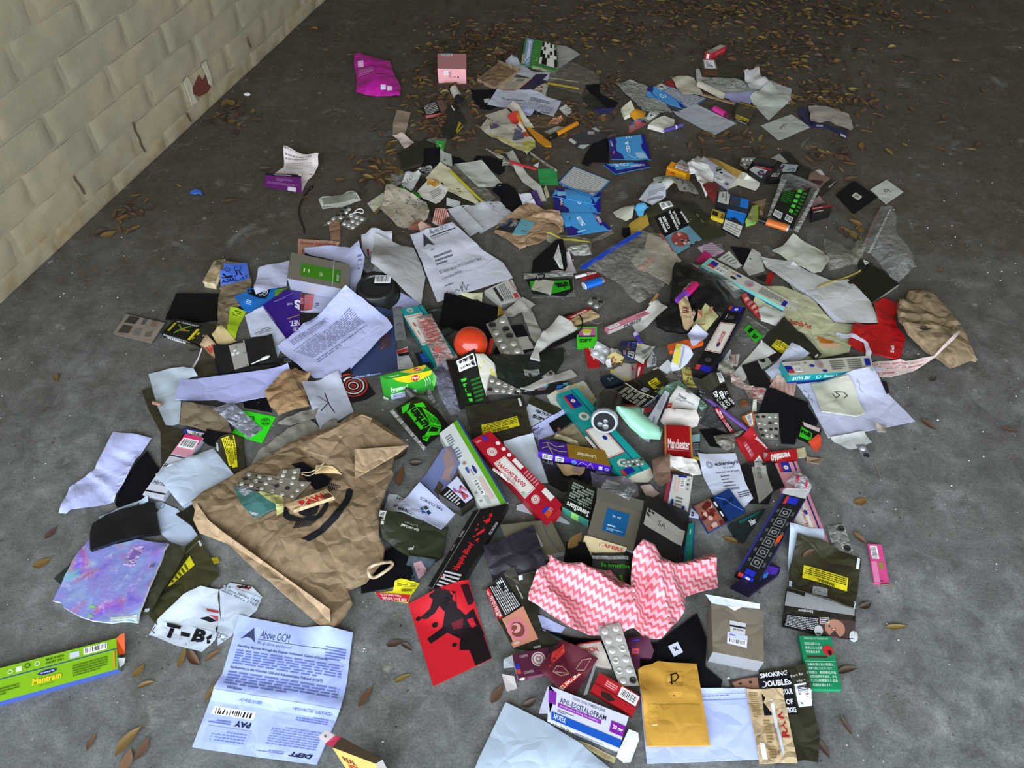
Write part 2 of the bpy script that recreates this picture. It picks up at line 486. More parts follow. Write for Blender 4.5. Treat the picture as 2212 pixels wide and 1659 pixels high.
def lathe(name,label,cat,a,b,segs,z=None,squash=1.0,n=14,group=None,up=0.0):
    """a round thing lying from a to b; segs = (part name, colour, [(t along, radius)])"""
    rm=max(r for s in segs for _,r in s[2])
    A0,B0=G3(a).xy,G3(b).xy
    base=z if z is not None else max(h_many(np.array([tuple(A0.lerp(B0,t)) for t in np.linspace(.05,.95,8)])))+.0005+up
    if isinstance(base,(list,tuple)): za,zb=base
    else: za=zb=base
    A,B=G3(a,za+rm*squash),G3(b,zb+rm*squash)
    d=(B-A);L=d.length;d.normalize();sx=d.cross(Vector((0,0,1))).normalized();up_=sx.cross(d).normalized()
    root=None
    allv=[]
    for nm,col,prof in segs:
        V,Fc=[],[]
        for t,r in prof:
            c=A+d*(t*L)
            V += [c+sx*(r*math.cos(k*math.tau/n))+up_*(r*squash*math.sin(k*math.tau/n)) for k in range(n)]
        for j in range(len(prof)-1):
            Fc += [(j*n+k,j*n+(k+1) % n,(j+1)*n+(k+1) % n,(j+1)*n+k) for k in range(n)]
        Fc += [tuple(range(n-1,-1,-1)),tuple((len(prof)-1)*n+k for k in range(n))]
        if root is None:
            root=bpy.data.objects.new(name,None);COL.objects.link(root)
            ov=Vector(((A.x+B.x)/2,(A.y+B.y)/2,min(za,zb)));root.location=ov;OR[root.name]=ov
            root.empty_display_size=.02
            tag(root,label,cat,group)
        o=link(nm,V,Fc,col,root,OR[root.name],None,True);o.data.set_sharp_from_angle(angle=math.radians(40))
        h_add(V,[(f[0],f[1],f[2]) for f in Fc if len(f)>=3]+[(f[0],f[2],f[3]) for f in Fc if len(f)==4])
    R=Face();R.root,R.base,R.A,R.B,R.d,R.up,R.sx,R.r,R.L=root,min(za,zb),A,B,d,up_,sx,rm,L
    return R

def cord(name,label,cat,pts,r,col,zs=None,parent=None,n=7,closed=False,group=None,hadd=True):
    """a string, wire or rope through pts"""
    P=[]
    m=len(pts)
    zs=zs or [0]*m
    W=[]
    for p,z in zip(pts,zs):
        q=G3(p);hh=h_at(q.x,q.y) if parent is None or z>=0 else 0
        W.append(G3(p,hh+r+abs(z)+.0005))
    # smooth by Catmull-Rom
    for i in range(m if closed else m-1):
        p0,p1,p2,p3=(W[(i-1) % m] if closed or i>0 else W[i]),W[i],W[(i+1) % m],(W[(i+2) % m] if closed or i+2<m else W[(i+1) % m])
        for k in range(5):
            t=k/5;P.append(.5*(2*p1+(p2-p0)*t+(2*p0-5*p1+4*p2-p3)*t*t+(3*p1-p0-3*p2+p3)*t**3))
    if not closed: P.append(W[-1])
    V,Fc=[],[];L=len(P)
    for i,c in enumerate(P):
        d=(P[(i+1) % L]-P[i-1]) if closed or 0<i<L-1 else (P[1]-P[0] if i==0 else P[-1]-P[-2])
        d.normalize();sx=d.cross(Vector((0,0,1))).normalized();u=sx.cross(d)
        V += [c+sx*r*math.cos(k*math.tau/n)+u*r*math.sin(k*math.tau/n) for k in range(n)]
    for i in range(L if closed else L-1):
        a,b=i*n,((i+1) % L)*n
        Fc += [(a+k,a+(k+1) % n,b+(k+1) % n,b+k) for k in range(n)]
    if not closed: Fc += [tuple(range(n-1,-1,-1)),tuple((L-1)*n+k for k in range(n))]
    if parent is not None: return link(name,V,Fc,col,parent,OR[parent.name],None,True)
    o=link(name,V,Fc,col,None,None,None,True);tag(o,label,cat,group)
    return o

_dome={}
def dome_mesh(col,popped):
    k=(col,popped)
    if k not in _dome:
        V,Fc=[],[];n=12
        prof=[(1,0),(.93,.35),(.7,.5),(.35,.56),(0,.58)] if not popped else [(1,0),(.95,.3),(.72,.42),(.5,.12),(0,.05)]
        for r,z in prof[:-1]: V += [(r*math.cos(a*math.tau/n),r*math.sin(a*math.tau/n),z) for a in range(n)]
        V.append((0,0,prof[-1][1]));L=len(prof)-1
        for j in range(L-1): Fc += [(j*n+a,j*n+(a+1) % n,(j+1)*n+(a+1) % n,(j+1)*n+a) for a in range(n)]
        Fc += [((L-1)*n+a,(L-1)*n+(a+1) % n,L*n) for a in range(n)]
        me=bpy.data.meshes.new('blister');me.from_pydata(V,[],Fc);me.materials.append(M(col));me.polygons.foreach_set('use_smooth',[True]*len(Fc))
        _dome[k]=me
    return _dome[k]

def blister(name,label,pts,nu,nv,col='f:b9bab8',dome='f:d8d9d8',r=None,popped=0.0,th=.0012,group=None,ell=1.0,hole='o:2a2826',pr=None,**kw):
    """a blister strip of nu x nv bubbles; some burst open (popped share)"""
    R=thing(name,label,'blister pack',pts,col,th=th,group=group,pr=pr,rigid=False,slope=.25,**kw)
    f=quad_at(R.W);w,h=extent(R.W);rg=random.Random(crc(label) % 9973)
    rr=r or min(w/nu,h/nv)*.36
    ax=(R.W[1]-R.W[0]).xy;ang=math.atan2(ax.y,ax.x)
    at=stick(R.bvh,R.W)
    for j in range(nv):
        for i in range(nu):
            p=at((i+.5)/nu,(j+.5)/nv);pop=rg.random()<popped
            o=bpy.data.objects.new('blister',dome_mesh(hole if pop and rg.random()<.6 else dome,pop));COL.objects.link(o);o.parent=R.root
            o.location=p-OR[R.root.name];o.rotation_euler=(0,0,ang);o.scale=(rr*ell,rr,rr*.9)
    q=[tuple(v) for v in R.top_pts] if hasattr(R,'top_pts') else None
    return R

# ------------------------------------------------------------------ the setting
def bumpmat(name,build):
    m=bpy.data.materials.new(name);m.use_nodes=True;build(m.node_tree,m.node_tree.nodes['Principled BSDF'],m.node_tree.links);return m
def ramp(t,L,src,stops):
    r=N_(t,'ShaderNodeValToRGB');e=r.color_ramp.elements
    while len(e)<len(stops): e.new(.5)
    for x,(p,c) in zip(e,stops): x.position=p;x.color=c if len(c)==4 else (*c,1)
    L.new(src,r.inputs[0]);return r.outputs[0]
def mixc(t,L,f,a,b,mode='MIX'):
    x=N_(t,'ShaderNodeMix',data_type='RGBA',blend_type=mode)
    for s,v in ((0,f),(6,a),(7,b)):
        if hasattr(v,'is_linked') or hasattr(v,'links'): L.new(v,x.inputs[s])
        else: x.inputs[s].default_value=v
    return x.outputs[2]
def nz(t,L,co,scale,det=6,rough=.6,dist=0):
    n=N_(t,'ShaderNodeTexNoise',Scale=float(scale),Detail=float(det),Roughness=rough,Distortion=float(dist));L.new(co,n.inputs['Vector']);return n.outputs['Fac']

def concrete(t,b,L):
    g=N_(t,'ShaderNodeNewGeometry');co=g.outputs['Position']
    big=nz(t,L,co,2.2,5,.6,.4);mid=nz(t,L,co,17,8,.72,.4);fine=nz(t,L,co,60,6,.7);grit=nz(t,L,co,260,2,.5)
    base=ramp(t,L,mid,[(.3,lin('555755')),(.44,lin('747674')),(.56,lin('8a8c8a')),(.72,lin('adb0ad'))])
    base=mixc(t,L,ramp(t,L,big,[(.35,(0,0,0)),(.65,(.55,.55,.55))]),base,lin('5e5f5c'))
    # settled brown dirt towards the back of the garage and along the wall, broken up
    sep=N_(t,'ShaderNodeSeparateXYZ');L.new(co,sep.inputs[0])
    mr=N_(t,'ShaderNodeMapRange');mr.inputs[1].default_value=.7;mr.inputs[2].default_value=1.75;L.new(sep.outputs[1],mr.inputs[0])
    ad=N_(t,'ShaderNodeMath',operation='MULTIPLY_ADD');L.new(nz(t,L,co,3.5,6,.65),ad.inputs[0]);ad.inputs[1].default_value=1.1;ad.inputs[2].default_value=-.55
    su=N_(t,'ShaderNodeMath',operation='ADD');L.new(mr.outputs[0],su.inputs[0]);L.new(ad.outputs[0],su.inputs[1]);su.use_clamp=True
    dirt=ramp(t,L,fine,[(.3,lin('382d1d')),(.55,lin('52442e')),(.75,lin('6e5f43'))])
    sc=N_(t,'ShaderNodeMath',operation='MULTIPLY');L.new(su.outputs[0],sc.inputs[0]);sc.inputs[1].default_value=.78
    c=mixc(t,L,sc.outputs[0],base,dirt)
    # pale cement splashes and specks, dark pits
    v=N_(t,'ShaderNodeTexVoronoi',Scale=16.0);L.new(co,v.inputs['Vector'])
    spot=ramp(t,L,v.outputs['Distance'],[(.05,(1,1,1)),(.13,(0,0,0))])
    keep=ramp(t,L,nz(t,L,co,5,2),[(.52,(0,0,0)),(.6,(.6,.6,.6))])
    c=mixc(t,L,mixc(t,L,1.0,spot,keep,'MULTIPLY'),c,lin('a9aaa2'))
    v2=N_(t,'ShaderNodeTexVoronoi',Scale=38.0);L.new(co,v2.inputs['Vector'])
    pit=ramp(t,L,v2.outputs['Distance'],[(.045,(.8,.8,.8)),(.10,(0,0,0))])
    c=mixc(t,L,mixc(t,L,1.0,pit,ramp(t,L,nz(t,L,co,7,2),[(.45,(0,0,0)),(.55,(1,1,1))]),'MULTIPLY'),c,lin('332c24'))
    v3=N_(t,'ShaderNodeTexVoronoi',Scale=55.0);L.new(co,v3.inputs['Vector'])
    fl=ramp(t,L,v3.outputs['Distance'],[(.05,(.8,.8,.8)),(.09,(0,0,0))])
    c=mixc(t,L,mixc(t,L,1.0,fl,ramp(t,L,nz(t,L,co,4,2),[(.55,(0,0,0)),(.62,(1,1,1))]),'MULTIPLY'),c,lin('d5d6d0'))
    c=mixc(t,L,ramp(t,L,nz(t,L,co,8,7,.7,.6),[(.60,(0,0,0)),(.68,(.45,.45,.45))]),c,lin('9a9b96'))
    c=mixc(t,L,ramp(t,L,nz(t,L,co,6.5,7,.7,.9),[(.58,(0,0,0)),(.72,(.4,.4,.4))]),c,lin('403e39'))
    c=mixc(t,L,.45,c,ramp(t,L,grit,[(.3,(.02,.02,.02)),(.7,(.35,.35,.34))]),'OVERLAY')
    L.new(c,b.inputs['Base Color']);b.inputs['Roughness'].default_value=.78;b.inputs['Specular IOR Level'].default_value=.3
    h=mixc(t,L,.5,fine,mid);bp=N_(t,'ShaderNodeBump',Strength=.35,Distance=.004);L.new(h,bp.inputs['Height']);L.new(bp.outputs[0],b.inputs['Normal'])
CONC=bumpmat('stained_concrete',concrete)

def paintwall(t,b,L):
    g=N_(t,'ShaderNodeNewGeometry');co=g.outputs['Position']
    n1=nz(t,L,co,3.2,4);n2=nz(t,L,co,45,6,.7)
    c=ramp(t,L,n1,[(.3,lin('8a826a')),(.5,lin('998f77')),(.7,lin('a5987b'))])
    sep=N_(t,'ShaderNodeSeparateXYZ');L.new(co,sep.inputs[0])
    mr=N_(t,'ShaderNodeMapRange');mr.inputs[1].default_value=.13;mr.inputs[2].default_value=.0;L.new(sep.outputs[2],mr.inputs[0])
    k=N_(t,'ShaderNodeMath',operation='MULTIPLY');L.new(mr.outputs[0],k.inputs[0]);L.new(ramp(t,L,nz(t,L,co,14,6,.7),[(.45,(0,0,0)),(.7,(1,1,1))]),k.inputs[1])
    c=mixc(t,L,k.outputs[0],c,lin('8a6f45'))
    L.new(c,b.inputs['Base Color']);b.inputs['Roughness'].default_value=.55
    bp=N_(t,'ShaderNodeBump',Strength=.5,Distance=.004);L.new(mixc(t,L,.5,n2,nz(t,L,co,12,4)),bp.inputs['Height']);L.new(bp.outputs[0],b.inputs['Normal'])
PAINT=bumpmat('cream_wall_paint',paintwall)
def plain(nm,hx,r=.8):
    def f(t,b,L):
        co=N_(t,'ShaderNodeNewGeometry').outputs['Position'];c=lin(hx)
        L.new(ramp(t,L,nz(t,L,co,6,6),[(.3,[x*.85 for x in c[:3]]),(.7,[min(1,x*1.08) for x in c[:3]])]),b.inputs['Base Color']);b.inputs['Roughness'].default_value=r
    return bumpmat(nm,f)
def slab(name,x0,y0,z0,x1,y1,z1,m):
    V=[(x,y,z) for z in (z0,z1) for y in (y0,y1) for x in (x0,x1)]
    o=link(name,V,[(0,2,3,1),(4,5,7,6),(0,1,5,4),(2,6,7,3),(0,4,6,2),(1,3,7,5)],m);tag(o,kind='structure');return o

slab('floor',-3.2,-7,-.12,3.6,5.2,0,CONC)['label']='stained grey concrete garage floor with brown dirt towards the back'
WA,WB=ground(0,660),ground(705,0);WT=(WB-WA).normalized();WN=Vector((WT.y,-WT.x,0))
def wallpt(t,z,d=0.0): return WA+WT*t+Vector((0,0,z))+WN*d
def wall_box(name,t0,t1,z0,z1,d0,d1,m,parent=None):
    V=[wallpt(t,z,d) for d in (d0,d1) for z in (z0,z1) for t in (t0,t1)]
    return link(name,V,[(0,2,3,1),(4,5,7,6),(0,1,5,4),(2,6,7,3),(0,4,6,2),(1,3,7,5)],m,parent)
wl=wall_box('wall_left',-1.45,3.9,0,2.9,-.12,-.0045,PAINT);tag(wl,'cream painted brick wall at the left of the garage',kind='structure')
# bricks under the paint: four face shapes shared by all
def brick_mesh(k,w=.2335,h=.0795):
    nx,ny=14,6;V,Fc=[],[]
    for j in range(ny+1):
        for i in range(nx+1):
            u,v=i/nx,j/ny;e=min(u*w,(1-u)*w,v*h+.006,(1-v)*h+.006)
            d=-.0045+min(.0038,.0038*(e/.014)**.8)+.003*noise.noise(Vector((u*4+k*7,v*2,k)))
            V.append(WT*((u-.5)*w)+Vector((0,0,v*h))+WN*d)
    for j in range(ny):
        for i in range(nx):
            a=j*(nx+1)+i;Fc.append((a,a+1,a+nx+2,a+nx+1))
    me=bpy.data.meshes.new('brick');me.from_pydata(V,[],Fc);me.materials.append(PAINT);me.polygons.foreach_set('use_smooth',[True]*len(Fc));return me
BM=[brick_mesh(k) for k in range(5)]
for r in range(8):
    z0=-.038+.0868*r
    for i in range(-1,9):
        t=.106+(.1215 if r % 2 else 0)+.2437*i+(.012 if r % 2 else 0)
        if r==0 and False: continue
        b=bpy.data.objects.new('brick',BM[(r*3+i*2) % 5]);COL.objects.link(b);b.parent=wl
        b.location=wallpt(t+random.uniform(-.004,.004),max(z0,.001),random.uniform(-.0012,.0012))-OR['wall_left']
        if r==0: b.scale=(1,1,.6)
# paint chipped off one brick, with peeling edges
def wall_px(x,y,d=0.0):
    a=ground(x,y);o=Vector((0,0,CAM_H));r=a-o;k=(WA+WN*d-o).dot(WN)/r.dot(WN);return o+r*k
def wall_poly(nm,P,d,m,zm='A'):
    Zm(zm);V=[wall_px(*px(p),d) for p in P]
    lo=[v-WN*.003 for v in V];n=len(V)
    t=[tuple(f) for f in tessellate_polygon([V])]
    o=link(nm,V+lo,t+[(i,n+i,n+(i+1) % n,(i+1) % n) for i in range(n)],m,wl);return o
o=wall_poly('bare_brick',[(1640,770),(1700,640),(1730,690),(1760,640),(1790,700),(1800,740),(1770,790),(1700,825),(1650,805)],.0026,plain('bare_red_brick','5e2c20'));o['label']='bare red brick where the paint has chipped off'
for P in ([(1570,700),(1600,655),(1640,720),(1650,800),(1690,870),(1640,900),(1610,800)],[(1725,550),(1755,520),(1800,640),(1815,740),(1790,720),(1765,640)]):
    o=wall_poly('peeling_paint',P,.006,M('p:b0a88f'));o['label']='flake of peeling cream paint'
for P in ([(1135,1040),(1155,1060),(1160,1110),(1200,1180),(1215,1240),(1252,1295),(1240,1300),(1205,1250),(1190,1185),(1150,1120)],[(640,1500),(660,1540),(700,1590),(735,1659),(718,1659),(690,1600),(650,1550),(632,1515)],
          [(1590,960),(1610,975),(1640,1040),(1628,1040),(1600,990)],[(2112,310),(2130,360),(2150,410),(2140,412),(2118,360)]):
    o=wall_poly('paint_crack',P,.0034,M('i:564a38'));o['label']='dark crack in the paint'
slab('ceiling',-3.2,-1.9,2.9,3.6,5.2,2.87,plain('ceiling_board','b5ac98'))
slab('wall_back',-1.2,4.6,0,3.6,4.75,2.9,PAINT)
slab('wall_right',3.4,-1.9,0,3.55,4.6,2.9,PAINT)

# ------------------------------------------------------------------ the litter, laid from the bottom up
T=thing
VEL='k:0b0b0e';OLV='s:2c2b1e'
def zipband(R,q,col='m:b8b8b0',nm='zip_strip',z=None):
    part(R,nm,q,(R.th+.0012) if z is None else z,col,.0012)
Zm('B')
T('plastic_mailer','bright magenta plastic mailing bag lying apart near the back','mailing bag',[(370,350),(430,340),(610,380),(790,410),(830,560),(920,730),(912,825),(600,812),(480,800),(385,770),(390,600),(360,450)],'s:b2158f',th=.004,rigid=False,puff=.02,wr=.014,wf=20,crumple=True,
  stk=[('white_print',[(410,450),(480,450),(480,505),(412,505)],'i:d9a9cc',None),('oval',[(685,745),(745,745),(745,782),(685,782)],'i:d8d0e0',None),('oval',[(760,755),(820,755),(820,792),(760,792)],'i:d8d0e0',None)],
  pr=[('l',.08,.42,.42,.62,5,'c985b8')],fr=[(370,340),(880,340),(920,820),(385,800)])
T('carton','small square pale pink carton among the leaves','box',[(1355,308),(1698,312),(1692,495),(1355,487)],'g:b97f7f',foot=(3,(1357,660)),sides=['g:c98a8c']*2+['g:e3a2a4','g:c98a8c'],
  pr=[('b',.12,.0,.52,.16)],sp={2:[('r',.22,.15,.37,.42,'f0e6e0'),('o',.295,.285,.045,.012,'333'),('r',.38,.18,.48,.6,'b98289'),('e',.72,.55,.025,.07,'221'),('l',.52,.5,.68,.58,1,'8a5a60')]})
R=lathe('roll_bottle','tiny black and white bottle lying below the pink carton','bottle',(1535,705),(1625,885),[('cap','o:151515',[(0,.009),(.03,.0125),(.16,.0125)]),('label','p:c9c6b8',[(.16,.0125),(.74,.0125)]),('base','o:17171b',[(.74,.013),(.97,.013),(1,.011)])])
T('tobacco_pouch','flat black pouch of white small print with a red band, left of the black fold','tobacco pouch',[(1140,965),(1330,875),(1420,868),(1492,960),(1480,1010),(1420,1045),(1415,1075),(1215,1100)],'s:23221e',wr=.004,
  stk=[('warning_panel',[(1180,940),(1330,885),(1400,1020),(1215,1055)],'i:141414',[('l',.05,.05,.95,.95,7,'b9b9b5')]),('red_band',[(1205,1056),(1400,1020),(1410,1050),(1215,1095)],'i:b03438',[('l',.06,.15,.94,.9,2,'d8b0a8')]),('photo_panel',[(1340,880),(1420,872),(1485,960),(1410,1035)],'i:6b5448',None)])
T('tobacco_pouch','opened dark olive pouch with one small yellow corner label','tobacco pouch',[(1490,930),(1600,950),(1705,1130),(1500,1350),(1420,1300),(1450,1150)],'s:22211a',wr=.006,dz=[.01,0,0,0,0,.006],
  stk=[('warning_label',[(1612,1135),(1665,1178),(1590,1262),(1578,1255)],'i:b39a16',None),('tab',[(1515,970),(1530,962),(1566,1010),(1550,1020)],'i:c9c9c2',None)])
T('paper_strip','taupe strip of paper with a crease, left of the leaf heap','paper',[(870,985),(1035,1015),(1000,1180),(970,1270),(820,1310),(825,1150)],'p:93826f',wr=.004,fold=[((830,1150),(1000,1165),.004,.03)])
T('paper_scrap','pinkish white crumpled scrap below the taupe strip','paper',[(820,1310),(930,1255),(1100,1390),(960,1455),(880,1340)],'p:bcaaa2',wr=.008,dz=[0,.01,0,0,0])
Zm('G')
T('tobacco_pouch','wide unfolded olive pouch beneath the grey business card','tobacco pouch',[(435,185),(640,70),(770,0),(900,10),(985,140),(945,150),(760,170),(760,270),(490,365)],'s:26251b',wr=.006)
T('sachet','clear sachet with a bright green printed corner','sachet',[(780,15),(890,-10),(1022,-5),(985,145),(930,155),(900,60)],'v:b5b7ad',wr=.004,th=.0015,
  stk=[('green_print',[(890,32),(1003,22),(985,132),(915,148)],'i:27a528',[('e',.55,.55,.2,.2,'c9d4c4'),('e',.5,.6,.08,.09,'2a8a2a')])])
T('velvet_pouch','small black pouch under the grey business card','pouch',[(755,120),(945,125),(960,300),(860,330),(700,350),(750,280)],VEL,wr=.003)
T('velvet_pouch','black scrap of pouch to the right of the grey business card','pouch',[(1085,205),(1180,225),(1260,280),(1100,330)],VEL)
T('card','plain grey business card with a tiny dark mark','card',[(945,140),(1080,185),(1090,330),(945,280)],'p:8b8e83',th=.001,dz=[.012,.012,0,0],pr=[('x',.3,.62,.65,.75,8,'333',.02,.05,3)])

Zm('C')
T('paper_sheet','white sheet curling up under the puzzle magazine','paper',[(505,400),(580,330),(640,355),(700,450),(820,520),(1045,540),(1010,640),(800,600),(560,540)],'p:aeb0b8',wr=.004,dz=[.01,.02,.01,0,0,.012,.006,0,0])
T('flyer','cream flyer with a red border and small red heading','flyer',[(385,735),(600,590),(835,610),(660,755)],'p:b3ab96',pr=[('r',0,0,.04,1,'a02a2a'),('r',0,.94,1,1,'a02a2a'),('l',.12,.2,.7,.8,6,'8f8478'),('t',.35,.07,.85,.17,'BUILT FOR','a23a35'),('r',.72,.35,.9,.7,'6a6f60')])
T('flyer','dark purple flyer beside the cream one','flyer',[(660,755),(870,570),(1010,600),(820,765)],'g:221a3d')
T('carton','flat brown cardboard mailer with a folded lip','box',[(170,605),(415,425),(685,490),(385,705)],'c:7f6337',th=.012,sides='c:8f744a',flaps=[('lip',[(420,385),(680,480),(650,520),(418,425)],[.03,.03,.013,.013],'c:8d7148'),('lip',[(170,605),(385,705),(375,735),(165,625)],[.012,.012,.002,.002],'c:8d7148')])
T('paper_plate','white cut paper cup scrap stained red','paper',[(820,770),(900,700),(985,662),(1020,690),(985,820),(860,790)],'p:b5b2a4',wr=.004,pr=[('x',.3,.3,.7,.75,5,['8a6a4a','9a3a30','a08a60'],.05,.13,5)],fr=[(820,662),(1020,662),(1020,820),(820,820)])
T('grey_paper','blank grey sheet sticking out behind the puzzle magazine','paper',[(1110,215),(1230,205),(1400,320),(1145,480)],'p:96958f',dz=[0,.012,.004,0])
gr=[('r',0,0,1,1,'d5d5cb')]
_rg=random.Random(4)
for i in range(7):
    for j in range(7):
        if _rg.random()<.36: gr.append(('r',i/7,j/7,(i+1)/7,(j+1)/7,'141414'))
T('magazine','crossword puzzle magazine with a black and white grid','magazine',[(745,115),(1105,197),(1142,512),(690,450)],'g:2f7034',th=.004,rigid=False,dz=[.012,.008,0,0],wr=.003,
  stk=[('title_band',[(692,450),(748,117),(852,142),(790,470)],'i:7f93b4',[('r',0,0,1,.18,'b0b04a'),('t',.12,.35,.82,.85,'Crosswords','e4e4e8',.02,.3),('r',0,.05,.1,.4,'d9d0c8')]),
       ('puzzle_grid',[(962,185),(1107,203),(1125,492),(903,440)],'i:d5d5cb',gr[1:]),
       ('photo',[(860,160),(955,182),(895,440),(800,455)],'i:3a7a35',[('x',.2,.4,.8,.9,7,['a9b59a','6f8f50','b98a7a'],.08,.16,2)]),
       ('foot_band',[(830,460),(1120,520),(1105,560),(820,490)],'i:8fa07a',[('l',.05,.2,.95,.9,1,'d5dcc0')])])
R=T('zip_bag','large clear zip bag with a yellow closing strip','plastic bag',[(1145,480),(1310,430),(1640,580),(1620,700),(1480,710),(1410,810),(1000,690),(1040,590)],'v:9a958a',th=.002,wr=.012,wf=16)
zipband(R,[(1010,648),(1385,714),(1388,731),(1010,668)],'o:b89a1c',z=.012)
zipband(R,[(1040,590),(1382,640),(1384,652),(1040,602)],'m:a9a380',z=.013)
T('velvet_pouch','black pouch at the left under the folded statement','pouch',[(95,750),(400,740),(400,950),(330,990),(200,970),(110,850)],VEL,wr=.004,stk=[('tag',[(250,862),(318,855),(322,900),(258,908)],'i:b5b6b4',None)])
T('cardboard_piece','brown cardboard piece under the folded statement','cardboard',[(770,1080),(1090,1010),(1250,1050),(1220,1150),(860,1180)],'c:64491f',th=.003)
T('statement','folded lilac white statement with a bold heading','letter',[(410,745),(800,765),(1175,885),(1080,1080),(850,1000),(290,935)],'p:b9bccb',wr=.004,fold=[((800,765),(860,1000),.006,.05)],fr=[(410,745),(1175,860),(1080,1080),(290,935)],
  pr=[('t',.13,.38,.5,.52,'Owners Corporation','44444e',.02),('t',.3,.58,.5,.66,'Levy Notice','55555f'),('l',.56,.2,.86,.45,3),('l',.5,.5,.95,.85,6,'777784'),('t',.7,.86,.94,.97,'DEFT','222',.03)])
T('paper_scrap','small lilac rounded scrap under the statement edge','paper',[(700,960),(860,1000),(800,1050),(720,1040)],'p:9a9cb8')
T('paper_sheet','plain beige folded sheet beside the food wrapper','paper',[(260,1045),(520,960),(700,1140),(470,1205)],'p:a59c8d',dz=[0,.01,0,0])
T('food_wrapper','crumpled white and purple wrapper with a yellow hem','wrapper',[(200,1215),(290,1105),(450,1180),(640,1170),(700,1240),(860,1360),(870,1440),(770,1520),(540,1420),(300,1290)],'s:b3ad9c',wr=.014,wf=22,
  stk=[('purple_print',[(320,1170),(420,1160),(450,1215),(330,1240)],'i:5b5063',None),('blue_print',[(620,1230),(740,1260),(730,1350),(590,1380)],'i:5a5c6e',None),('yellow_hem',[(300,1290),(330,1280),(780,1490),(765,1518)],'i:aea45a',None),('yellow_patch',[(690,1400),(850,1350),(862,1430),(780,1500)],'i:b3aa4d',None)])
T('cardboard_strip','long white card strip crossing the food wrapper','card',[(520,960),(600,880),(630,890),(850,1190),(760,1192)],'p:c7c2b0',th=.001,dz=[.01,.014,.01,0,0])
T('sachet_strip','red and orange sachet with a white barcode','sachet',[(530,1050),(600,1030),(660,1005),(795,1275),(760,1297)],'s:b8362c',th=.003,rigid=False,stk=[('barcode',[(622,1160),(682,1108),(762,1215),(706,1252)],'i:e0ddd5',[('b',0,0,1,1)]),('orange_side',[(620,1012),(660,1006),(792,1278),(766,1294)],'i:c97d16',None)])
T('plastic_scraper','pointed orange plastic scraper below the red sachet','scraper',[(760,1195),(800,1188),(950,1290),(1055,1380),(1058,1420),(980,1412),(880,1340)],'o:c4810f',th=.003)
R=lathe('marker_pen','orange marker pen with a black cap among the leaves','pen',(1030,1318),(1370,1138),[('cap','o:17150f',[(0,.006),(.02,.0085),(.24,.0085)]),('barrel','o:cf8416',[(.24,.0075),(.97,.0078),(1,.005)])])
T('tissue_scrap','crumpled salmon tissue beside the orange marker','tissue',[(1015,1155),(1080,1080),(1170,1072),(1198,1110),(1130,1172)],'p:b98562',wr=.02,wf=40,crumple=True)
T('paper_strip','short grey paper strip on the orange marker','paper',[(970,1240),(1130,1175),(1250,1185),(1100,1270),(1050,1282)],'p:9f9c8e',dz=[0,.004,.004,0,0],slope=.3)
T('tag','small white plastic tag with black scribble among the leaves','tag',[(1150,960),(1230,915),(1312,990),(1242,1066)],'p:cbcbc6',th=.002,pr=[('w',[(.3,.3),(.45,.5),(.6,.3),(.7,.55),(.45,.75)],.0015,'444'),('w',[(.5,.2),(.8,.6)],.0012,'555')])
T('card_sleeve','clear sleeve of dark cards with white torn corners','sleeve',[(1255,1345),(1300,1310),(1500,1230),(1745,1268),(1720,1300),(1520,1400),(1440,1457),(1368,1432)],'s:33343a',th=.003,rigid=False,stk=[('white_corner',[(1258,1345),(1290,1318),(1360,1372),(1330,1398)],'i:b9bdb6',None),('white_corner',[(1372,1430),(1400,1400),(1520,1395),(1440,1452)],'i:a7b2a6',None),('code_label',[(1488,1240),(1565,1236),(1570,1275),(1492,1278)],'i:9a8f90',None)])
T('card','tiny white card above the sleeve of dark cards','card',[(1540,1200),(1582,1190),(1646,1230),(1620,1246)],'p:aaa69b',th=.001)

# CD sleeves, upper pair
def cd(nm,label,q,rev=False,th=.0016,pr=None,**k):
    base=[('p',[(0,0),(.2,0),(.22,.25),(.17,.35),(.17,.62),(.3,.8),(.32,1),(0,1)],'2a2270'),('p',[(1,0),(.92,0),(.9,.32),(.84,.42),(.84,.6),(.9,.72),(.93,1),(1,1)],'201a86')]
    return T(nm,label,'disc sleeve',q,'g:3f93cf',th=th,rigid=False,pr=base+(pr or []),slope=.2,**k)
Zm('H')
T('velvet_pouch','large black cloth pouch left of the upper blue disc sleeve','pouch',[(1400,165),(1412,470),(1330,465),(1210,460),(1165,510),(1085,470),(1140,330),(1230,230)],VEL,wr=.006)
CDV=lambda flip=False: [('w',[(.45,.8),(.6,.95),(.8,.75)],.004,'8fb9d6'),('P',[(.62,.72),(.85,.72),(.95,.97),(.7,.97)],'9cc4da')]
cd('disc_sleeve','folded lower flap of blue disc sleeve with upside-down lettering',[(1905,500),(1488,588),(1345,470),(1855,432)],pr=[('t',.1,.28,.45,.62,'Verbatim','d9d9ea',.02,.2),('r',0,.0,1,.3,'2a2270'),('t',.45,.62,.8,.95,'CD-R','d9e6ee',.03)])
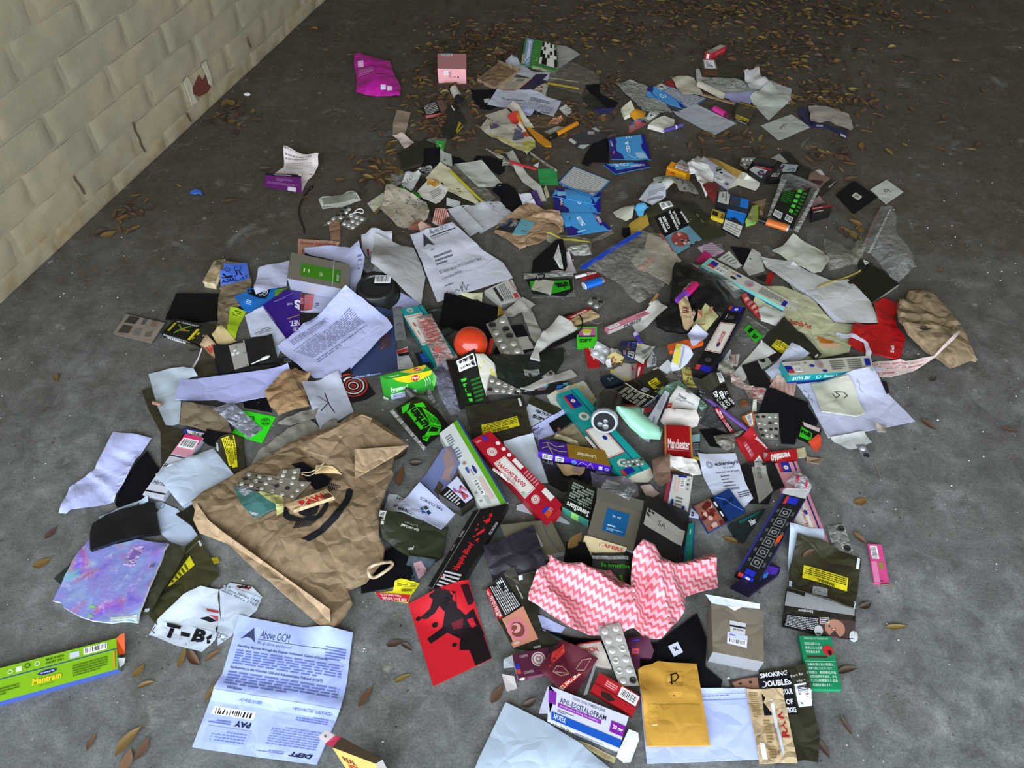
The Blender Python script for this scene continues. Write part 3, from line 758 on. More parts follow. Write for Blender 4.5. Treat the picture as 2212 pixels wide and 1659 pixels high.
cd('disc_sleeve','uppermost blue disc sleeve, lying beside the black cloth pouch',[(1400,160),(1830,112),(1918,415),(1445,408)],dz=[.008,.008,.006,.006],pr=CDV(),
   stk=[('lettering',[(1448,372),(1402,222),(1450,212),(1492,372)],'i:2a2270',[('t',.02,.2,1,.8,'Verbatim','d0d0e4',.02,.25),('r',.0,.2,.1,.8,'c23a40')]),('lettering',[(1622,355),(1592,225),(1640,218),(1676,352)],'i:3f93cf',[('t',.0,.05,1,.95,'CD-R','e0ecf2',.04)]),('lettering',[(1600,195),(1592,162),(1700,148),(1706,185)],'i:3f93cf',[('l',.05,.1,.95,.9,3,'cfe2ec')])])

Zm('C')
T('velvet_pouch','black pouch under the cloudy bag near the back','pouch',[(1460,720),(1630,695),(1640,790),(1860,900),(1800,970),(1720,960),(1560,830),(1540,800)],VEL,wr=.004)
T('tobacco_pouch','dark folded pouch with a blue corner near the back','tobacco pouch',[(1430,830),(1530,800),(1720,970),(1570,988),(1480,980)],'s:1e1f1c',wr=.004)
T('leaflet','indigo box leaf under the yellowed note pad','leaflet',[(1570,980),(1800,960),(1785,1010),(1660,1032)],'g:26245f',th=.002)
Zm('D')
T('carton','small crushed red carton standing alone at the back','box',[(725,230),(865,160),(927,172),(785,243)],'g:8a7f77',foot=(3,(785,310)),sides=['g:8a2226','g:7f1c20','g:a5242b','g:8e1f25'],sp={2:[('l',.3,.3,.9,.7,3,'b9686a')],3:[('r',.3,.2,.7,.9,'cfc6c0')]},pr=[('r',.45,.1,.95,.9,'a9a59d')])
T('tobacco_pouch','dark pouch with a pale barcode panel and brown photograph','tobacco pouch',[(655,310),(800,310),(1010,330),(1110,430),(1100,490),(900,480),(690,460)],'s:2c2b20',wr=.006,stk=[('barcode_panel',[(700,312),(808,318),(832,402),(715,398)],'i:a3a394',[('b',.1,.1,.9,.9,True)]),('photo_panel',[(676,405),(838,408),(840,468),(690,462)],'i:5f4330',None)])
T('paper_sheet','wide creased grey sheet under the white bag papers','paper',[(630,400),(665,400),(690,480),(1120,520),(1250,480),(1550,590),(1525,740),(1150,720),(870,650),(740,600),(640,520)],'p:adada8',wr=.008,wf=18)
T('paper_sheet','violet grey sheet folded under the thin ruler','paper',[(930,610),(1180,600),(1230,640),(1150,720),(1010,700),(870,650)],'p:8586a3',dz=[.01,.014,.006,0,0,0])
T('zip_bag','cloudy crumpled plastic bag over the back disc sleeve','plastic bag',[(0,515),(90,545),(180,590),(160,670),(320,730),(410,815),(250,822),(130,800),(50,720),(-30,650),(-130,560)],'m:a9aba2',th=.002,wr=.014,wf=20)
cd('disc_sleeve','rear blue disc sleeve partly under the striped insert',[(195,585),(312,610),(505,760),(490,812)][:0] or [(170,590),(420,560),(515,770),(160,672)],pr=[],stk=[('lettering',[(275,640),(330,632),(365,668),(300,680)],'i:3f93cf',[('t',0,.05,1,.95,'CD','dfe9ee',.03)]),('dark_edge',[(160,672),(200,680),(490,808),(482,812)],'i:2a2270',None)])
T('disc_insert','grey striped disc insert beneath scattered paper bags at the back','disc insert',[(395,570),(735,675),(568,778),(310,612)],'g:3c6fae',th=.0012,rigid=False,pr=[('r',.03,.03,.97,.95,'a5a8b0'),('l',.05,.05,.95,.95,7,'7d818b')])
T('carton','dark red corner of a card box near the back disc sleeve','box',[(345,515),(490,445),(560,480),(420,560)],'g:82201f',th=.006,rigid=False)
T('price_label','white barcode ticket on the back disc sleeve','ticket',[(225,570),(300,530),(387,570),(300,612)],'p:b3b3ab',th=.0008,pr=[('b',.15,.2,.8,.8)])
T('wax_bag','overlapping cream wax paper bag beside the striped insert','paper bag',[(390,490),(610,490),(640,530),(700,640),(510,650),(440,570)],'p:b3ad99',wr=.006)
T('tissue_scrap','white film scrap folded at the centre of the back papers','film',[(680,490),(1005,475),(1120,550),(1100,590),(950,590),(740,540)],'m:b5b7ae',th=.0015,wr=.008)
T('paper_tube','square white paper tube lying among the back papers','tube',[(650,520),(680,514),(915,630),(893,646)],'p:d5cdb9',th=.014,sides='p:b9b2a0')
T('paper_sheet','upright creased white sheet behind the two marked bags','paper',[(1088,405),(1235,372),(1262,480),(1370,520),(1350,600),(1230,600),(1150,590),(1110,550)],'p:aaa9a5',wr=.008,dz=[.03,.03,.02,0,0,0,0,0])
T('wooden_stick','thin wooden stick lying across the back papers','stick',[(680,638),(722,634),(1012,715),(1000,729)],'c:8f6f3d',th=.003,rigid=True)
T('paper_sheet','long smooth white sheet in front of the striped insert','paper',[(640,735),(1022,915),(810,1030),(410,815)],'p:a5a8b0',wr=.002)
R=T('glassine_bag','white square bag lying on edge of the creased grey sheet','glassine bag',[(1335,545),(1550,680),(1330,875),(1140,680)],'p:a9ada2',wr=.004,fold=[((1170,600),(1350,740),.004,.02)])
R=T('glassine_bag','white square bag with a pencilled scribble lying by the wallet','glassine bag',[(1545,828),(1728,955),(1425,1083),(1253,938)],'p:a5a99e',wr=.003,pr=[('w',[(.35,.45),(.4,.52),(.45,.45),(.4,.4),(.36,.47),(.42,.58),(.5,.5),(.44,.62)],.0014,'3a3a38'),('e',.47,.64,.03,.02,'3a2a22')])
lathe('lighter','hot pink lighter lying near the back papers','lighter',(805,768),(955,848),[('body','o:c32a80',[(0,.009),(.02,.0105),(.72,.0105)]),('head','o:5a2030',[(.72,.009),(1,.008)])],squash=.75)
T('carton','dark box with yellow lettering beside the pink lighter','box',[(1060,705),(1212,745),(1162,872),(1005,810)],'g:3c3a28',foot=(2,(1110,940)),sides=['g:24221a']*4,pr=[('r',.0,.1,1,.16,'9a8a1c'),('x',.3,.3,.7,.6,4,['6a4a3a','7a5a40'],.06,.12,8)],sp={2:[('t',.1,.1,.9,.4,'WARNING','a89718',.02),('l',.1,.45,.9,.7,2,'a89718'),('t',.2,.75,.8,.95,'Camel','b9b9b0')]})
T('wallet','navy blue wallet opened flat at the right of the back pile','wallet',[(1620,760),(1700,765),(1720,900),(1890,930),(2088,990),(2075,1060),(1900,950),(1730,950),(1620,830)],'g:191c44',th=.004,rigid=False,stk=[('tag',[(1785,928),(1850,934),(1845,950),(1782,944)],'i:9a9ca8',None),('tag',[(2018,1012),(2072,1038),(2066,1055),(2012,1030)],'i:b5b7c0',None)])
T('paper_sheet','limp grey paper draped over the navy wallet','paper',[(1705,760),(1890,765),(2090,840),(2135,970),(2110,995),(1880,900),(1720,920)],'p:968d82',wr=.012,wf=20)
T('note_pad','yellowed white note pad curling near the upper blue disc sleeve','note pad',[(-80,768),(12,690),(60,800),(-48,848)],'p:d3d0b6',th=.012,rigid=False,dz=[0,.012,.006,0],pr=[('x',.4,.4,.6,.6,3,'c5bd4a',.05,.1,6)])
T('card','orange and blue card beside the white crushed box','card',[(-5,870),(60,808),(158,815),(125,890),(60,905)],'g:c98a1c',th=.001,stk=[('blue_edge',[(0,905),(120,880),(110,900),(30,925)],'i:2a64a5',None)])
T('coupon','pink red coupon with a grey emblem','coupon',[(-10,935),(70,898),(178,915),(-5,1006)],'g:b0555c',stk=[('emblem',[(0,945),(40,925),(60,950),(10,975)],'i:8a8583',None)])
T('ticket','grey barcode ticket beside the orange card','ticket',[(120,880),(190,820),(292,830),(180,912)],'p:8f8f87',pr=[('b',.2,.2,.8,.8)])
T('carton','crushed white box with an open end beside the purple crayon','box',[(175,938),(250,880),(330,845),(433,880),(425,930),(330,975)],'p:d0cbbd',th=.014,rigid=False,wr=.006)
lathe('crayon','purple crayon lying below the crushed white box','crayon',(322,988),(503,930),[('tip','o:5a4a90',[(0,.002),(.08,.005)]),('wrapper','p:51408f',[(.08,.006),(.6,.006)]),('band','p:c9c6d8',[(.6,.0062),(.68,.0062)]),('end','p:51408f',[(.68,.006),(1,.006)])])

# ---- upper left: leaflet, cable tie, scraps
Zm('F')
R=T('election_leaflet','white leaflet asking a candidate question, with a folded purple panel','leaflet',[(1178,80),(1592,170),(1584,340),(1530,440),(1470,490),(1395,640),(1150,560),(1050,430),(1178,345)],'p:d6ccc8',wr=.002,dz=[.035,.035,.008,.004,0,0,0,0,.004],step=.012,
  fr=[(1178,80),(1592,170),(1590,360),(1178,340)],pr=[('t',.09,.16,.7,.34,'WHY AM I STANDING','6a3550',.03),('t',.09,.4,.6,.58,'AS A CANDIDATE?','6a3550',.03),('l',.08,.66,.85,.84,2,'8a7f80'),('l',.08,.9,.85,1.2,4,'a89f9f')])
part(R,'purple_panel',[(1385,428),(1390,645),(945,572),(962,408)][::1] and [(962,408),(1385,430),(1392,645),(945,572)],[.022,.022,.01,.012],'g:611a69',.0006,label='purple panel with upside-down print',
  pr=[('r',0,0,1,.16,'1d1a20'),('t',.72,.13,.24,.03,'Putting Residents First','d9d0dc'),('l',.3,.3,.75,.5,3,'9a6aa5'),('l',.08,.58,.92,.72,2,'9a6aa5'),('r',.63,.76,.85,1.0,'d8cdd8')])
part(R,'torn_corner',[(1310,395),(1385,418),(1385,440),(1350,436)],[.02,.024,.023,.022],'p:cfc4c0')
R=cord('cable_tie','black plastic cable tie curving across the floor','cable tie',[(1505,585),(1440,660),(1382,760),(1360,880),(1388,1000),(1415,1060),(1420,1130)],.0019,'o:0d0d0d')
_h=cord('lock_head',None,None,[(1495,592),(1520,570)],.0042,'o:0d0d0d',parent=R)
T('plastic_scrap','small bright blue plastic scrap alone near the wall','plastic scrap',[(60,630),(140,615),(198,638),(206,682),(160,668),(65,660)],'s:2f6fd6',th=.002,wr=.01,wf=40)
blister('blister_pack','torn empty blister foil under the grey paper ruler',[(1640,1040),(1940,800),(1990,835),(1860,985)][0:4],5,2,'f:8d8c80',popped=.7)
blister('blister_pack','torn blister foil with a white ring resting on it',[(1970,880),(2175,950),(2000,1092),(1858,1028)],3,3,'f:9a998c',popped=.7)
cord('ring_pull','shiny white wire loop on the torn blister foil','wire',[(1965,905),(2060,875),(2110,890),(2132,868),(2110,838),(2060,842),(2020,880)],.0017,'o:d8d8d4',zs=[.002]*7)
T('paper_ruler','grey curved paper band with a printed edge','paper band',[(1590,720),(1640,690),(1830,690),(1990,620),(2040,640),(2105,735),(1900,810),(1640,842)],'p:b6b7ae',wr=.003,dz=[.006,.006,0,.01,.012,.004,0,0],stk=[('inner_panel',[(1625,712),(2000,640),(2075,735),(1660,800)],'p:7f8172',None)],pr=[('l',.1,.86,.95,.95,1,'77776e')])
T('wooden_strip','brown card strip standing up from the incense sleeve','card',[(1712,990),(1842,965),(1858,1235),(1742,1222)],'c:96683f',th=.0015,rigid=False)
T('incense_sleeve','clear incense sleeve printed in red, above the silver tea box','sleeve',[(1350,1200),(1760,1225),(1850,1238),(1812,1300),(1440,1335),(1430,1390),(1345,1372)],'g:b08a76',th=.004,rigid=False,wr=.004,fr=[(1350,1200),(1850,1238),(1812,1310),(1345,1300)],pr=[('t',.05,.25,.92,.72,'Shrinivas Sugandhalaya','a82a2a',.02,.3),('r',0,1.3,.16,1.75,'a52424'),('w',[(.8,.0),(.73,1.1)],.002,'e8dcd4'),('w',[(.97,.1),(.88,1.2)],.002,'e8dcd4')])
Zm('K')
R=T('rolling_paper_box','open tan rolling paper box with red lettering, nearest the wall','rolling papers',[(1370,140),(1462,108),(1515,165),(1360,440)][:0] or [(1340,130),(1465,108),(1345,400),(1205,375)],'c:b39a63',th=.02,sides=['c:c9b583']*4,sp={1:[('t',.2,.15,.65,.85,'RAW','a3221f',.04)]},pr=[('r',.3,.02,.95,.25,'5f5748'),('x',.2,.3,.8,.9,6,['9a8452','c4ad78'],.06,.12,3)])
part(R,'slid_tray',[(1462,110),(1518,160),(1365,440),(1345,400)],[.021,.014,.010,.018],'p:cfc09a',.002,pr=[('t',.5,.95,.5,.2,' ','555')])

Zm('G')
T('paper_sheet','white paper with yellow marks left of the floral wrapper','paper',[(75,775),(262,650),(322,690),(310,800),(150,872)],'p:bcbcab',th=.002,rigid=False,wr=.003,pr=[('x',.4,.2,.9,.8,5,'c5b93f',.05,.1,5)])
T('tobacco_pouch','olive black pouch spread beneath the cream envelope','tobacco pouch',[(640,480),(760,460),(1050,600),(1180,700),(1340,770),(1200,830),(1050,870),(900,1010),(860,1020),(800,800),(700,690)],'s:201f17',wr=.004)
T('plastic_film','grey cloudy film left of the booklet page','film',[(360,435),(540,410),(520,520),(430,565),(345,590)],'m:9a9c92',th=.001,wr=.006)
T('warning_card','black card with white warning words under the cream envelope','card',[(520,372),(830,310),(905,395),(650,425)],'g:141414',th=.001,pr=[('t',.42,.15,.98,.4,'SMOKE GOES','d5d5d0',.02),('t',.45,.48,.95,.7,'INTO YOUR','d5d5d0',.02),('t',.5,.76,.9,.98,'LUNGS','d5d5d0',.02)])
T('green_pouch','small green pouch with black letters under the booklet page','tobacco pouch',[(430,600),(500,560),(725,690),(690,742),(600,700)],'s:1f8f22',wr=.004,fr=[(430,600),(500,555),(720,690),(650,740)],pr=[('t',.25,.3,.8,.75,'NON','111',.03)])
T('leaflet','white booklet page printed with capital letters','leaflet',[(480,555),(550,390),(640,400),(690,383),(722,430),(690,500),(600,640)],'p:b9bab6',wr=.003,dz=[.004,.012,.008,.012,0,0,0],stk=[('lettering',[(492,560),(610,455),(625,492),(510,595)],'p:b9bab6',[('t',.02,.05,.98,.95,'ELLO','55555a')]),('barcode',[(585,385),(668,346),(735,425),(660,432)],'i:a5a59d',[('r',.2,.2,.8,.6,'4a4f48')])])
T('envelope','large cream envelope under the clear bag with yellow strip','envelope',[(770,480),(945,285),(1060,350),(1445,800),(1380,778),(1030,632)],'p:cec6a6',th=.001,wr=.003,pr=[('l',.55,.62,.68,.74,2,'55503f')],fr=[(770,400),(1060,285),(1445,800),(1030,700)])
T('label_card','white card with a torn orange patch','card',[(670,630),(820,470),(1048,592),(1000,690),(940,752),(890,772),(720,702)],'p:cfccc0',th=.001,wr=.002,pr=[('P',[(.2,.28),(.35,.1),(.55,.02),(.9,.22),(.92,.42),(.78,.58),(.5,.5),(.4,.3)],'bd8a35'),('w',[(.45,.2),(.7,.4)],.0012,'7a5a20'),('w',[(.55,.3),(.5,.46)],.0012,'7a5a20'),('l',.1,.6,.75,.95,4,'8a8a85'),('r',.94,.5,1.04,.75,'1a1a1a')],fr=[(720,520),(880,430),(1040,620),(850,750)])
R=T('zip_bag','clear zip bag with an acid yellow strip on the cream envelope','plastic bag',[(1050,390),(1115,320),(1500,600),(1600,710),(1460,822),(1380,745)],'v:b3b29b',th=.002,wr=.006)
zipband(R,[(1060,388),(1076,370),(1478,762),(1466,778)],'o:c2bd16',z=.009)
T('velvet_pouch','black pouch behind the white bag, next to crumpled film','pouch',[(1340,260),(1380,200),(1560,220),(1700,290),(1720,390),(1650,440),(1500,340)],VEL,wr=.004)
T('glassine_bag','flat white glassine bag on top of the black pouch','glassine bag',[(1110,310),(1440,265),(1710,572),(1400,606)],'p:b9bdb2',wr=.004,fold=[((1400,600),(1700,570),.004,.02)])
T('plastic_film','crumpled cloudy film beside the long receipt','film',[(1490,178),(1640,215),(1760,280),(1852,360),(1680,376),(1700,270),(1560,225)],'m:c4c2b4',th=.0015,wr=.02,wf=36,crumple=True)
T('receipt','long curling blank receipt strip','receipt',[(1705,180),(1812,140),(1990,430),(2150,570),(2215,745),(2130,750),(2070,620),(1930,520),(1800,330)],'p:b9b7ab',wr=.003,dz=[.012,.012,.004,.01,.006,.006,.008,.004,.004])
T('glassine_scrap','plain white slip in front of the cream envelope','paper',[(1022,700),(1187,750),(1170,832),(1020,790)],'p:c5c7ca')
T('red_white_strip','paper strip with red stripes under the grey sheets','paper',[(850,1000),(890,842),(1008,835),(1058,915),(990,945),(970,1052)],'p:cdb0a4',wr=.003,pr=[('r',.1+.14*i,.02,.16+.14*i,.98,'b04842') for i in range(6)],fr=[(890,840),(1058,835),(1010,1050),(850,1000)])
T('velvet_pouch','black pouch left of the kraft envelope','pouch',[(1560,620),(1640,560),(1760,560),(1850,720),(1900,830),(1780,940),(1700,880),(1660,700)],VEL,wr=.004)
T('paper_sheet','light grey blank sheet, rightmost of three overlapping sheets','paper',[(1380,785),(1640,742),(1862,935),(1720,988)],'p:b0b1b6',pr=[('l',.5,.06,.6,.3,2,'55555c')])
T('paper_sheet','light grey blank sheet, middle of three overlapping sheets','paper',[(1195,805),(1480,790),(1752,952),(1425,1130)],'p:b3b4b9')
T('paper_sheet','light grey blank sheet, leftmost of three overlapping sheets','paper',[(1030,850),(1195,805),(1462,1076),(1300,1164)],'p:aeafb3',dz=[0,.006,.004,0])
T('floral_wrapper','crumpled floral tissue bag with coloured flecks','wrapper',[(250,890),(310,590),(440,640),(560,690),(780,780),(822,900),(800,1000),(680,1085),(430,1062)],'p:a79d8b',wr=.022,wf=24,crumple=True,fr=[(250,590),(820,590),(820,1085),(250,1085)],
  pr=[('x',.1,.15,.95,.95,70,['5f6b3a','8a5f6a','6a5a78','8f7f45','7d8a4e','a04a45','554a5a'],.006,.022,9),('x',.5,.35,.95,.55,20,['4a4458','5a5264'],.01,.025,12)])
T('card_scrap','rust brown card scrap under the letter','card',[(560,1100),(660,1030),(860,1040),(780,1092),(700,1110)],'c:8a4526',wr=.006)
T('paper_strip','folded pinkish strip beside the rust card scrap','paper',[(680,1040),(720,1010),(900,1040),(830,1070),(720,1130)],'p:b39484',wr=.006)

# ---- middle back: red pen, green note, lined cards, kraft envelope, disc sleeves
Zm('H')
lathe('red_pen','slim red pen lying across the receipt','pen',(232,442),(548,528),[('barrel','o:a01f22',[(0,.0045),(1,.0045)])],squash=.8)
T('paper_scrap','small white paper arrow at the end of the red pen','paper',[(505,482),(576,446),(566,512)],'p:d8d8d8')
cord('drinking_straw','long grey clear straw above the green note','straw',[(466,328),(620,435),(790,550)],.0042,'m:8f8a78')
T('sticky_note','square green sticky note','note',[(560,525),(785,518),(806,714),(582,716)],'p:2f8f4a',th=.001)
T('cigarette_tube','pale rolled filter tips beside the white slip','filter tips',[(632,770),(660,730),(700,840),(660,862)],'p:9f9a7e',th=.006,rigid=False,wr=.006)
T('velvet_pouch','black pouch under the white slip and kraft envelope','pouch',[(130,740),(200,715),(290,760),(400,940),(280,1050),(180,1000),(140,880)],VEL,wr=.005)
T('carton','narrow purple printed box beneath the receipt end','box',[(480,810),(545,820),(610,950),(590,992),(540,962)],'g:3d2a63',th=.003)
T('card','blank white square card above the kraft envelope','card',[(328,825),(475,810),(546,975),(390,968)],'p:cfd2d9',th=.001,dz=[0,.01,.006,0])
R=T('kraft_envelope','torn brown kraft envelope with a crumpled flap','envelope',[(285,1050),(420,940),(710,1050),(812,1060),(872,1160),(872,1280),(560,1442),(330,1462),(40,1290),(90,1190)],'c:a67f4f',th=.002,wr=.01,wf=14)
T('paper_flap','torn kraft paper flap crumpled on the brown envelope','paper',[(480,1112),(560,1065),(818,1065),(872,1180),(840,1300),(800,1230),(690,1180)],'c:b98f62',wr=.018,wf=26,crumple=True)
T('business_card','teal blue card with a dark logo on the kraft envelope','card',[(365,1120),(532,1156),(415,1312),(258,1300)],'g:5f95a3',th=.001,pr=[('l',.5,.3,.75,.4,1,'2f5560'),('o',.62,.72,.07,.03,'1d3038'),('r',.8,.68,.86,.76,'1d3038')])
T('photo_card','dark photograph card next to the teal card','card',[(60,1240),(240,1108),(366,1120),(258,1300)],'g:20242c',th=.001,pr=[('x',.3,.1,.95,.5,5,['6a4a40','7a5a50','31557a'],.08,.16,4),('t',.35,.55,.85,.75,'COLLEGE','c9c9cc',.02),('t',.4,.78,.8,.95,'ART','b9b9bc',.02)])
T('paper_flap','small kraft paper tag with perforated edge','paper',[(322,1390),(400,1330),(425,1440),(340,1466)],'c:a98456',th=.001)
RZ=T('zip_bag','long clear bag with pale yellow strips below the disc sleeves','plastic bag',[(665,1320),(900,1345),(1200,1380),(1440,1270),(1470,1300),(1200,1420),(1195,1560),(950,1545),(880,1470),(670,1420)],'v:b9b49a',th=.003,wr=.012)
RC=T('yellow_strip','yellow bag strip lying under the blue disc sleeve','strip',[(665,1322),(680,1318),(900,1350),(1190,1385),(1190,1395),(880,1365)],'o:b5ab4a',th=.002,rigid=False)
adopt(RC,RZ)
T('tissue_film','crumpled white plastic sachet beside the black mask','film',[(905,1500),(1100,1430),(1150,1440),(1200,1560),(1000,1555)],'m:b9b8ae',th=.002,wr=.02,wf=34,crumple=True)
VB=[('P',[(.6,.1),(.9,.1),(1,.4),(.75,.4)],'8fc0da')]
cd('disc_sleeve','lowest blue disc sleeve facing up with white lettering',[(830,1050),(1245,1050),(1442,1250),(928,1328)],dz=[.004,.004,.004,0],stk=[('lettering',[(1060,1090),(1110,1085),(1140,1230),(1080,1235)],'i:3f93cf',None),('lettering',[(1012,1110),(1058,1092),(1140,1210),(1092,1232)],'i:3f93cf',[('t',0,.05,1,.95,'CD-R','e0ecf2',.04)]),('lettering',[(1215,1060),(1255,1050),(1345,1195),(1310,1222)],'i:2a2270',[('t',.1,.15,1,.85,'Verbatim','d5d5e6',.02,.25),('r',0,.15,.12,.85,'c23a40')]),('lettering',[(1030,1270),(1140,1250),(1150,1282),(1040,1300)],'i:3f93cf',[('l',.1,.1,.9,.9,2,'cfe2ec')])])
cd('disc_sleeve','indigo disc sleeve under the bundle, with clipped lettering',[(732,790),(1310,880),(1312,1048),(775,1042)],up=.002,stk=[('lettering',[(825,965),(815,880),(860,872),(870,962)],'i:2a2270',[('t',.15,.1,1,.9,'Verb','d9d9ea',.03,.2),('r',0,.1,.14,.9,'c23a40')]),('lettering',[(1035,955),(1025,905),(1085,898),(1090,950)],'i:3f93cf',[('t',.1,.1,.9,.9,'C','e0ecf2',.05)]),('lower_edge',[(770,1005),(940,1010),(935,1045),(775,1040)],'i:2a2270',None)])
cd('disc_sleeve','pale blue disc sleeve just beneath the lined insert',[(775,745),(1335,800),(1242,952),(738,848)],up=.002,stk=[('flare',[(790,800),(900,790),(890,840),(800,850)],'i:7fb3d4',None)])
T('disc_insert','lined white disc insert on top of the blue sleeves','disc insert',[(990,493),(1427,665),(1215,888),(808,690)],'g:3b7fc4',th=.0012,rigid=False,up=.002,pr=[('r',.025,.03,.97,.93,'bdbdb7'),('l',.04,.05,.95,.92,10,'8f918c')])
# ---- right of centre back: film carton, tissue, packs
Zm('I')
T('paper_sheet','grey printed slip behind the yellow film carton','paper',[(700,230),(780,162),(945,290),(850,330)],'p:a3a3a3',dz=[0,.012,0,0])
T('carton','yellow film carton with red lettering','box',[(560,285),(630,200),(920,295),(850,370)][:0] or [(630,200),(925,300),(845,385),(560,285)],'g:d8900f',foot=(2,(845,575)),sides=['g:e0a01c']*4,pr=[('r',.25,.05,1,.75,'a8402a'),('b',.3,.12,.95,.68)],sp={2:[('t',.03,.12,.46,.38,'Kodak','b8301c',.03)]})
lathe('lozenge','pale pink tablet beside the film carton','tablet',(545,520),(610,490),[('tablet','p:c9a9a0',[(0,.004),(.2,.008),(.8,.008),(1,.004)])],squash=.6)
T('carton','teal and white medicine carton flap under the slips','box',[(330,592),(540,600),(700,560),(770,620),(700,660),(520,800),(340,720)],'p:b5b8ae',th=.004,rigid=False,stk=[('teal_band',[(430,595),(560,600),(560,640),(440,650)],'i:1f7a70',None),('lettering',[(390,650),(480,660),(470,760),(395,750)],'i:b5b8ae',[('t',.1,.1,.9,.5,'20','2a7a74',.04),('r',.1,.6,.7,.75,'333')]),('red_dot',[(580,560),(640,550),(640,610),(580,615)],'i:b04540',None)])
T('grey_card','plain grey card lying on the teal carton flap','card',[(440,680),(600,590),(700,635),(560,710)],'p:8f9086',th=.001)
T('paper_slip','cream folded slip beside the printed notice','paper',[(425,680),(640,745),(690,830),(510,888),(470,780)],'p:b9b79c',wr=.004)
T('paper_notice','grey notice with barcode bars left of the olive pouch','paper',[(120,858),(310,690),(500,800),(510,890),(350,970)],'p:a5a7ad',pr=[('l',.35,.4,.95,.6,3,'70737a'),('r',.3,.68,.9,.78,'70737a')])
T('pouch_pattern','crackled grey foil scrap under the crumpled tissue','foil',[(590,690),(880,635),(1010,800),(800,830),(690,820)],'f:9a9a90',th=.001,wr=.008,wf=40,pr=[('x',.1,.1,.95,.9,26,'2f2f2c',.02,.05,7)])
T('carton','opened cream carton with a barcode and long rounded flap','box',[(1100,125),(1600,440),(1470,615),(1010,270)],'p:b9b7cc',th=.006,rigid=False,wr=.002,stk=[('barcode_panel',[(1330,330),(1590,445),(1470,612),(1215,470)],'i:c3c3c6',[('l',.35,.1,.9,.35,3,'66666e'),('r',.12,.08,.28,.22,'222'),('b',.06,.52,.6,.85),('r',.7,.65,.9,.85,'66666e')]),('colour_patch',[(1280,290),(1380,290),(1370,340),(1290,360)],'i:6f8f6a',[('r',0,.6,1,1,'15151a')])],
  flaps=[('gold_side',[(1110,128),(1290,160),(1680,350),(1605,440)],[.006,.03,.03,.007],'g:86692a'),('inside_panel',[(1605,440),(1680,350),(1760,380),(1700,470)],[.007,.03,.024,.01],'p:8f8a78'),('end_flap',[(1470,612),(1600,445),(1700,470),(1760,380),(1900,440),(1952,500),(1935,570),(1880,632),(1620,550)],[.006,.008,.008,.02,.012,.008,.006,.004,.006],'p:cfccba')])
T('tissue','twisted crumpled white tissue over the film carton edge','tissue',[(985,250),(1060,330),(1110,400),(1225,530),(1215,680),(1190,790),(1110,855),(1000,740),(925,600),(850,612),(815,470),(900,360)],'p:c4c2bd',th=.004,rigid=False,wr=.035,wf=22,crumple=True,up=.006)
T('sachet','dark red sachet under the crumpled tissue','sachet',[(1030,820),(1170,740),(1290,730),(1250,850),(1230,1000),(1150,940)],'s:5f1c1a',wr=.004)
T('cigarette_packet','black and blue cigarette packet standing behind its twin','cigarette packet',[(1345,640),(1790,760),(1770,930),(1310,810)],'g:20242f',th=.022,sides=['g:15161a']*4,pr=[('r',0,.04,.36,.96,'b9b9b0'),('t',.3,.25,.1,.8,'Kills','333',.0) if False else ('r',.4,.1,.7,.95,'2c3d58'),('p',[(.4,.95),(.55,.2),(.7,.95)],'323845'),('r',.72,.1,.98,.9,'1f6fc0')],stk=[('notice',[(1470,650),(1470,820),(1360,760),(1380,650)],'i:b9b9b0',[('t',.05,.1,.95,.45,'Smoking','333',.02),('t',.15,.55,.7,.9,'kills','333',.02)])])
T('ticket','white barcode label on the front of the black packet','ticket',[(1295,815),(1460,870),(1440,930),(1280,880)],'p:b5b5b0',th=.001,pr=[('b',.05,.1,.95,.9)],up=.0)
T('carton','yellow matchbox peeking from under the blue packet','box',[(1240,905),(1420,985),(1405,1075),(1215,1010)],'g:b39a28',th=.012,sides='g:c4a930',pr=[('r',.05,.2,.5,.8,'2a2412'),('t',.7,.2,.95,.8,'ZI','2a2412',.04)])
T('cigarette_packet','blue cigarette packet showing a boxed black on white warning','cigarette packet',[(1460,885),(1765,950),(1640,1345),(1375,1200)],'g:20242a',foot=(2,(1635,1362)),sides=['g:111']*4,dz=[.006,.006,0,0],pr=[('r',.04,.03,.98,.5,'1c72c8'),('p',[(.02,.52),(.5,.34),(.98,.52)],'22262c'),('w',[(.0,.1),(.98,.1)],.001,'8fb5dd'),('e',.28,.48,.03,.03,'4aa0d8'),('r',.05,.56,.97,.985,'c4c4ba'),('t',.27,.60,.72,.67,'Smoking','222',.02),('t',.1,.69,.92,.77,'seriously harms','222',.02),('t',.1,.79,.9,.87,'you and others','222',.02),('t',.2,.88,.82,.96,'around you','222',.02)])
R=T('zip_bag','clear sachet holding a green seed packet','plastic bag',[(1830,870),(1920,850),(1920,1080),(1880,1130),(1740,1165),(1720,1120)],'g:8fa03a',th=.004,rigid=False,wr=.004,stk=[('clear_panel',[(1800,960),(1860,860),(1830,1110),(1770,1120)],'m:b5b7a9',None),('green_edge',[(1745,1145),(1890,1105),(1885,1125),(1750,1165)],'i:5fa86a',None)])
T('kraft_scrap','torn kraft paper corner behind the seed packet','paper',[(1815,815),(2040,762),(1985,1000),(1930,1010),(1925,850)],'c:8c6d3f',wr=.004)
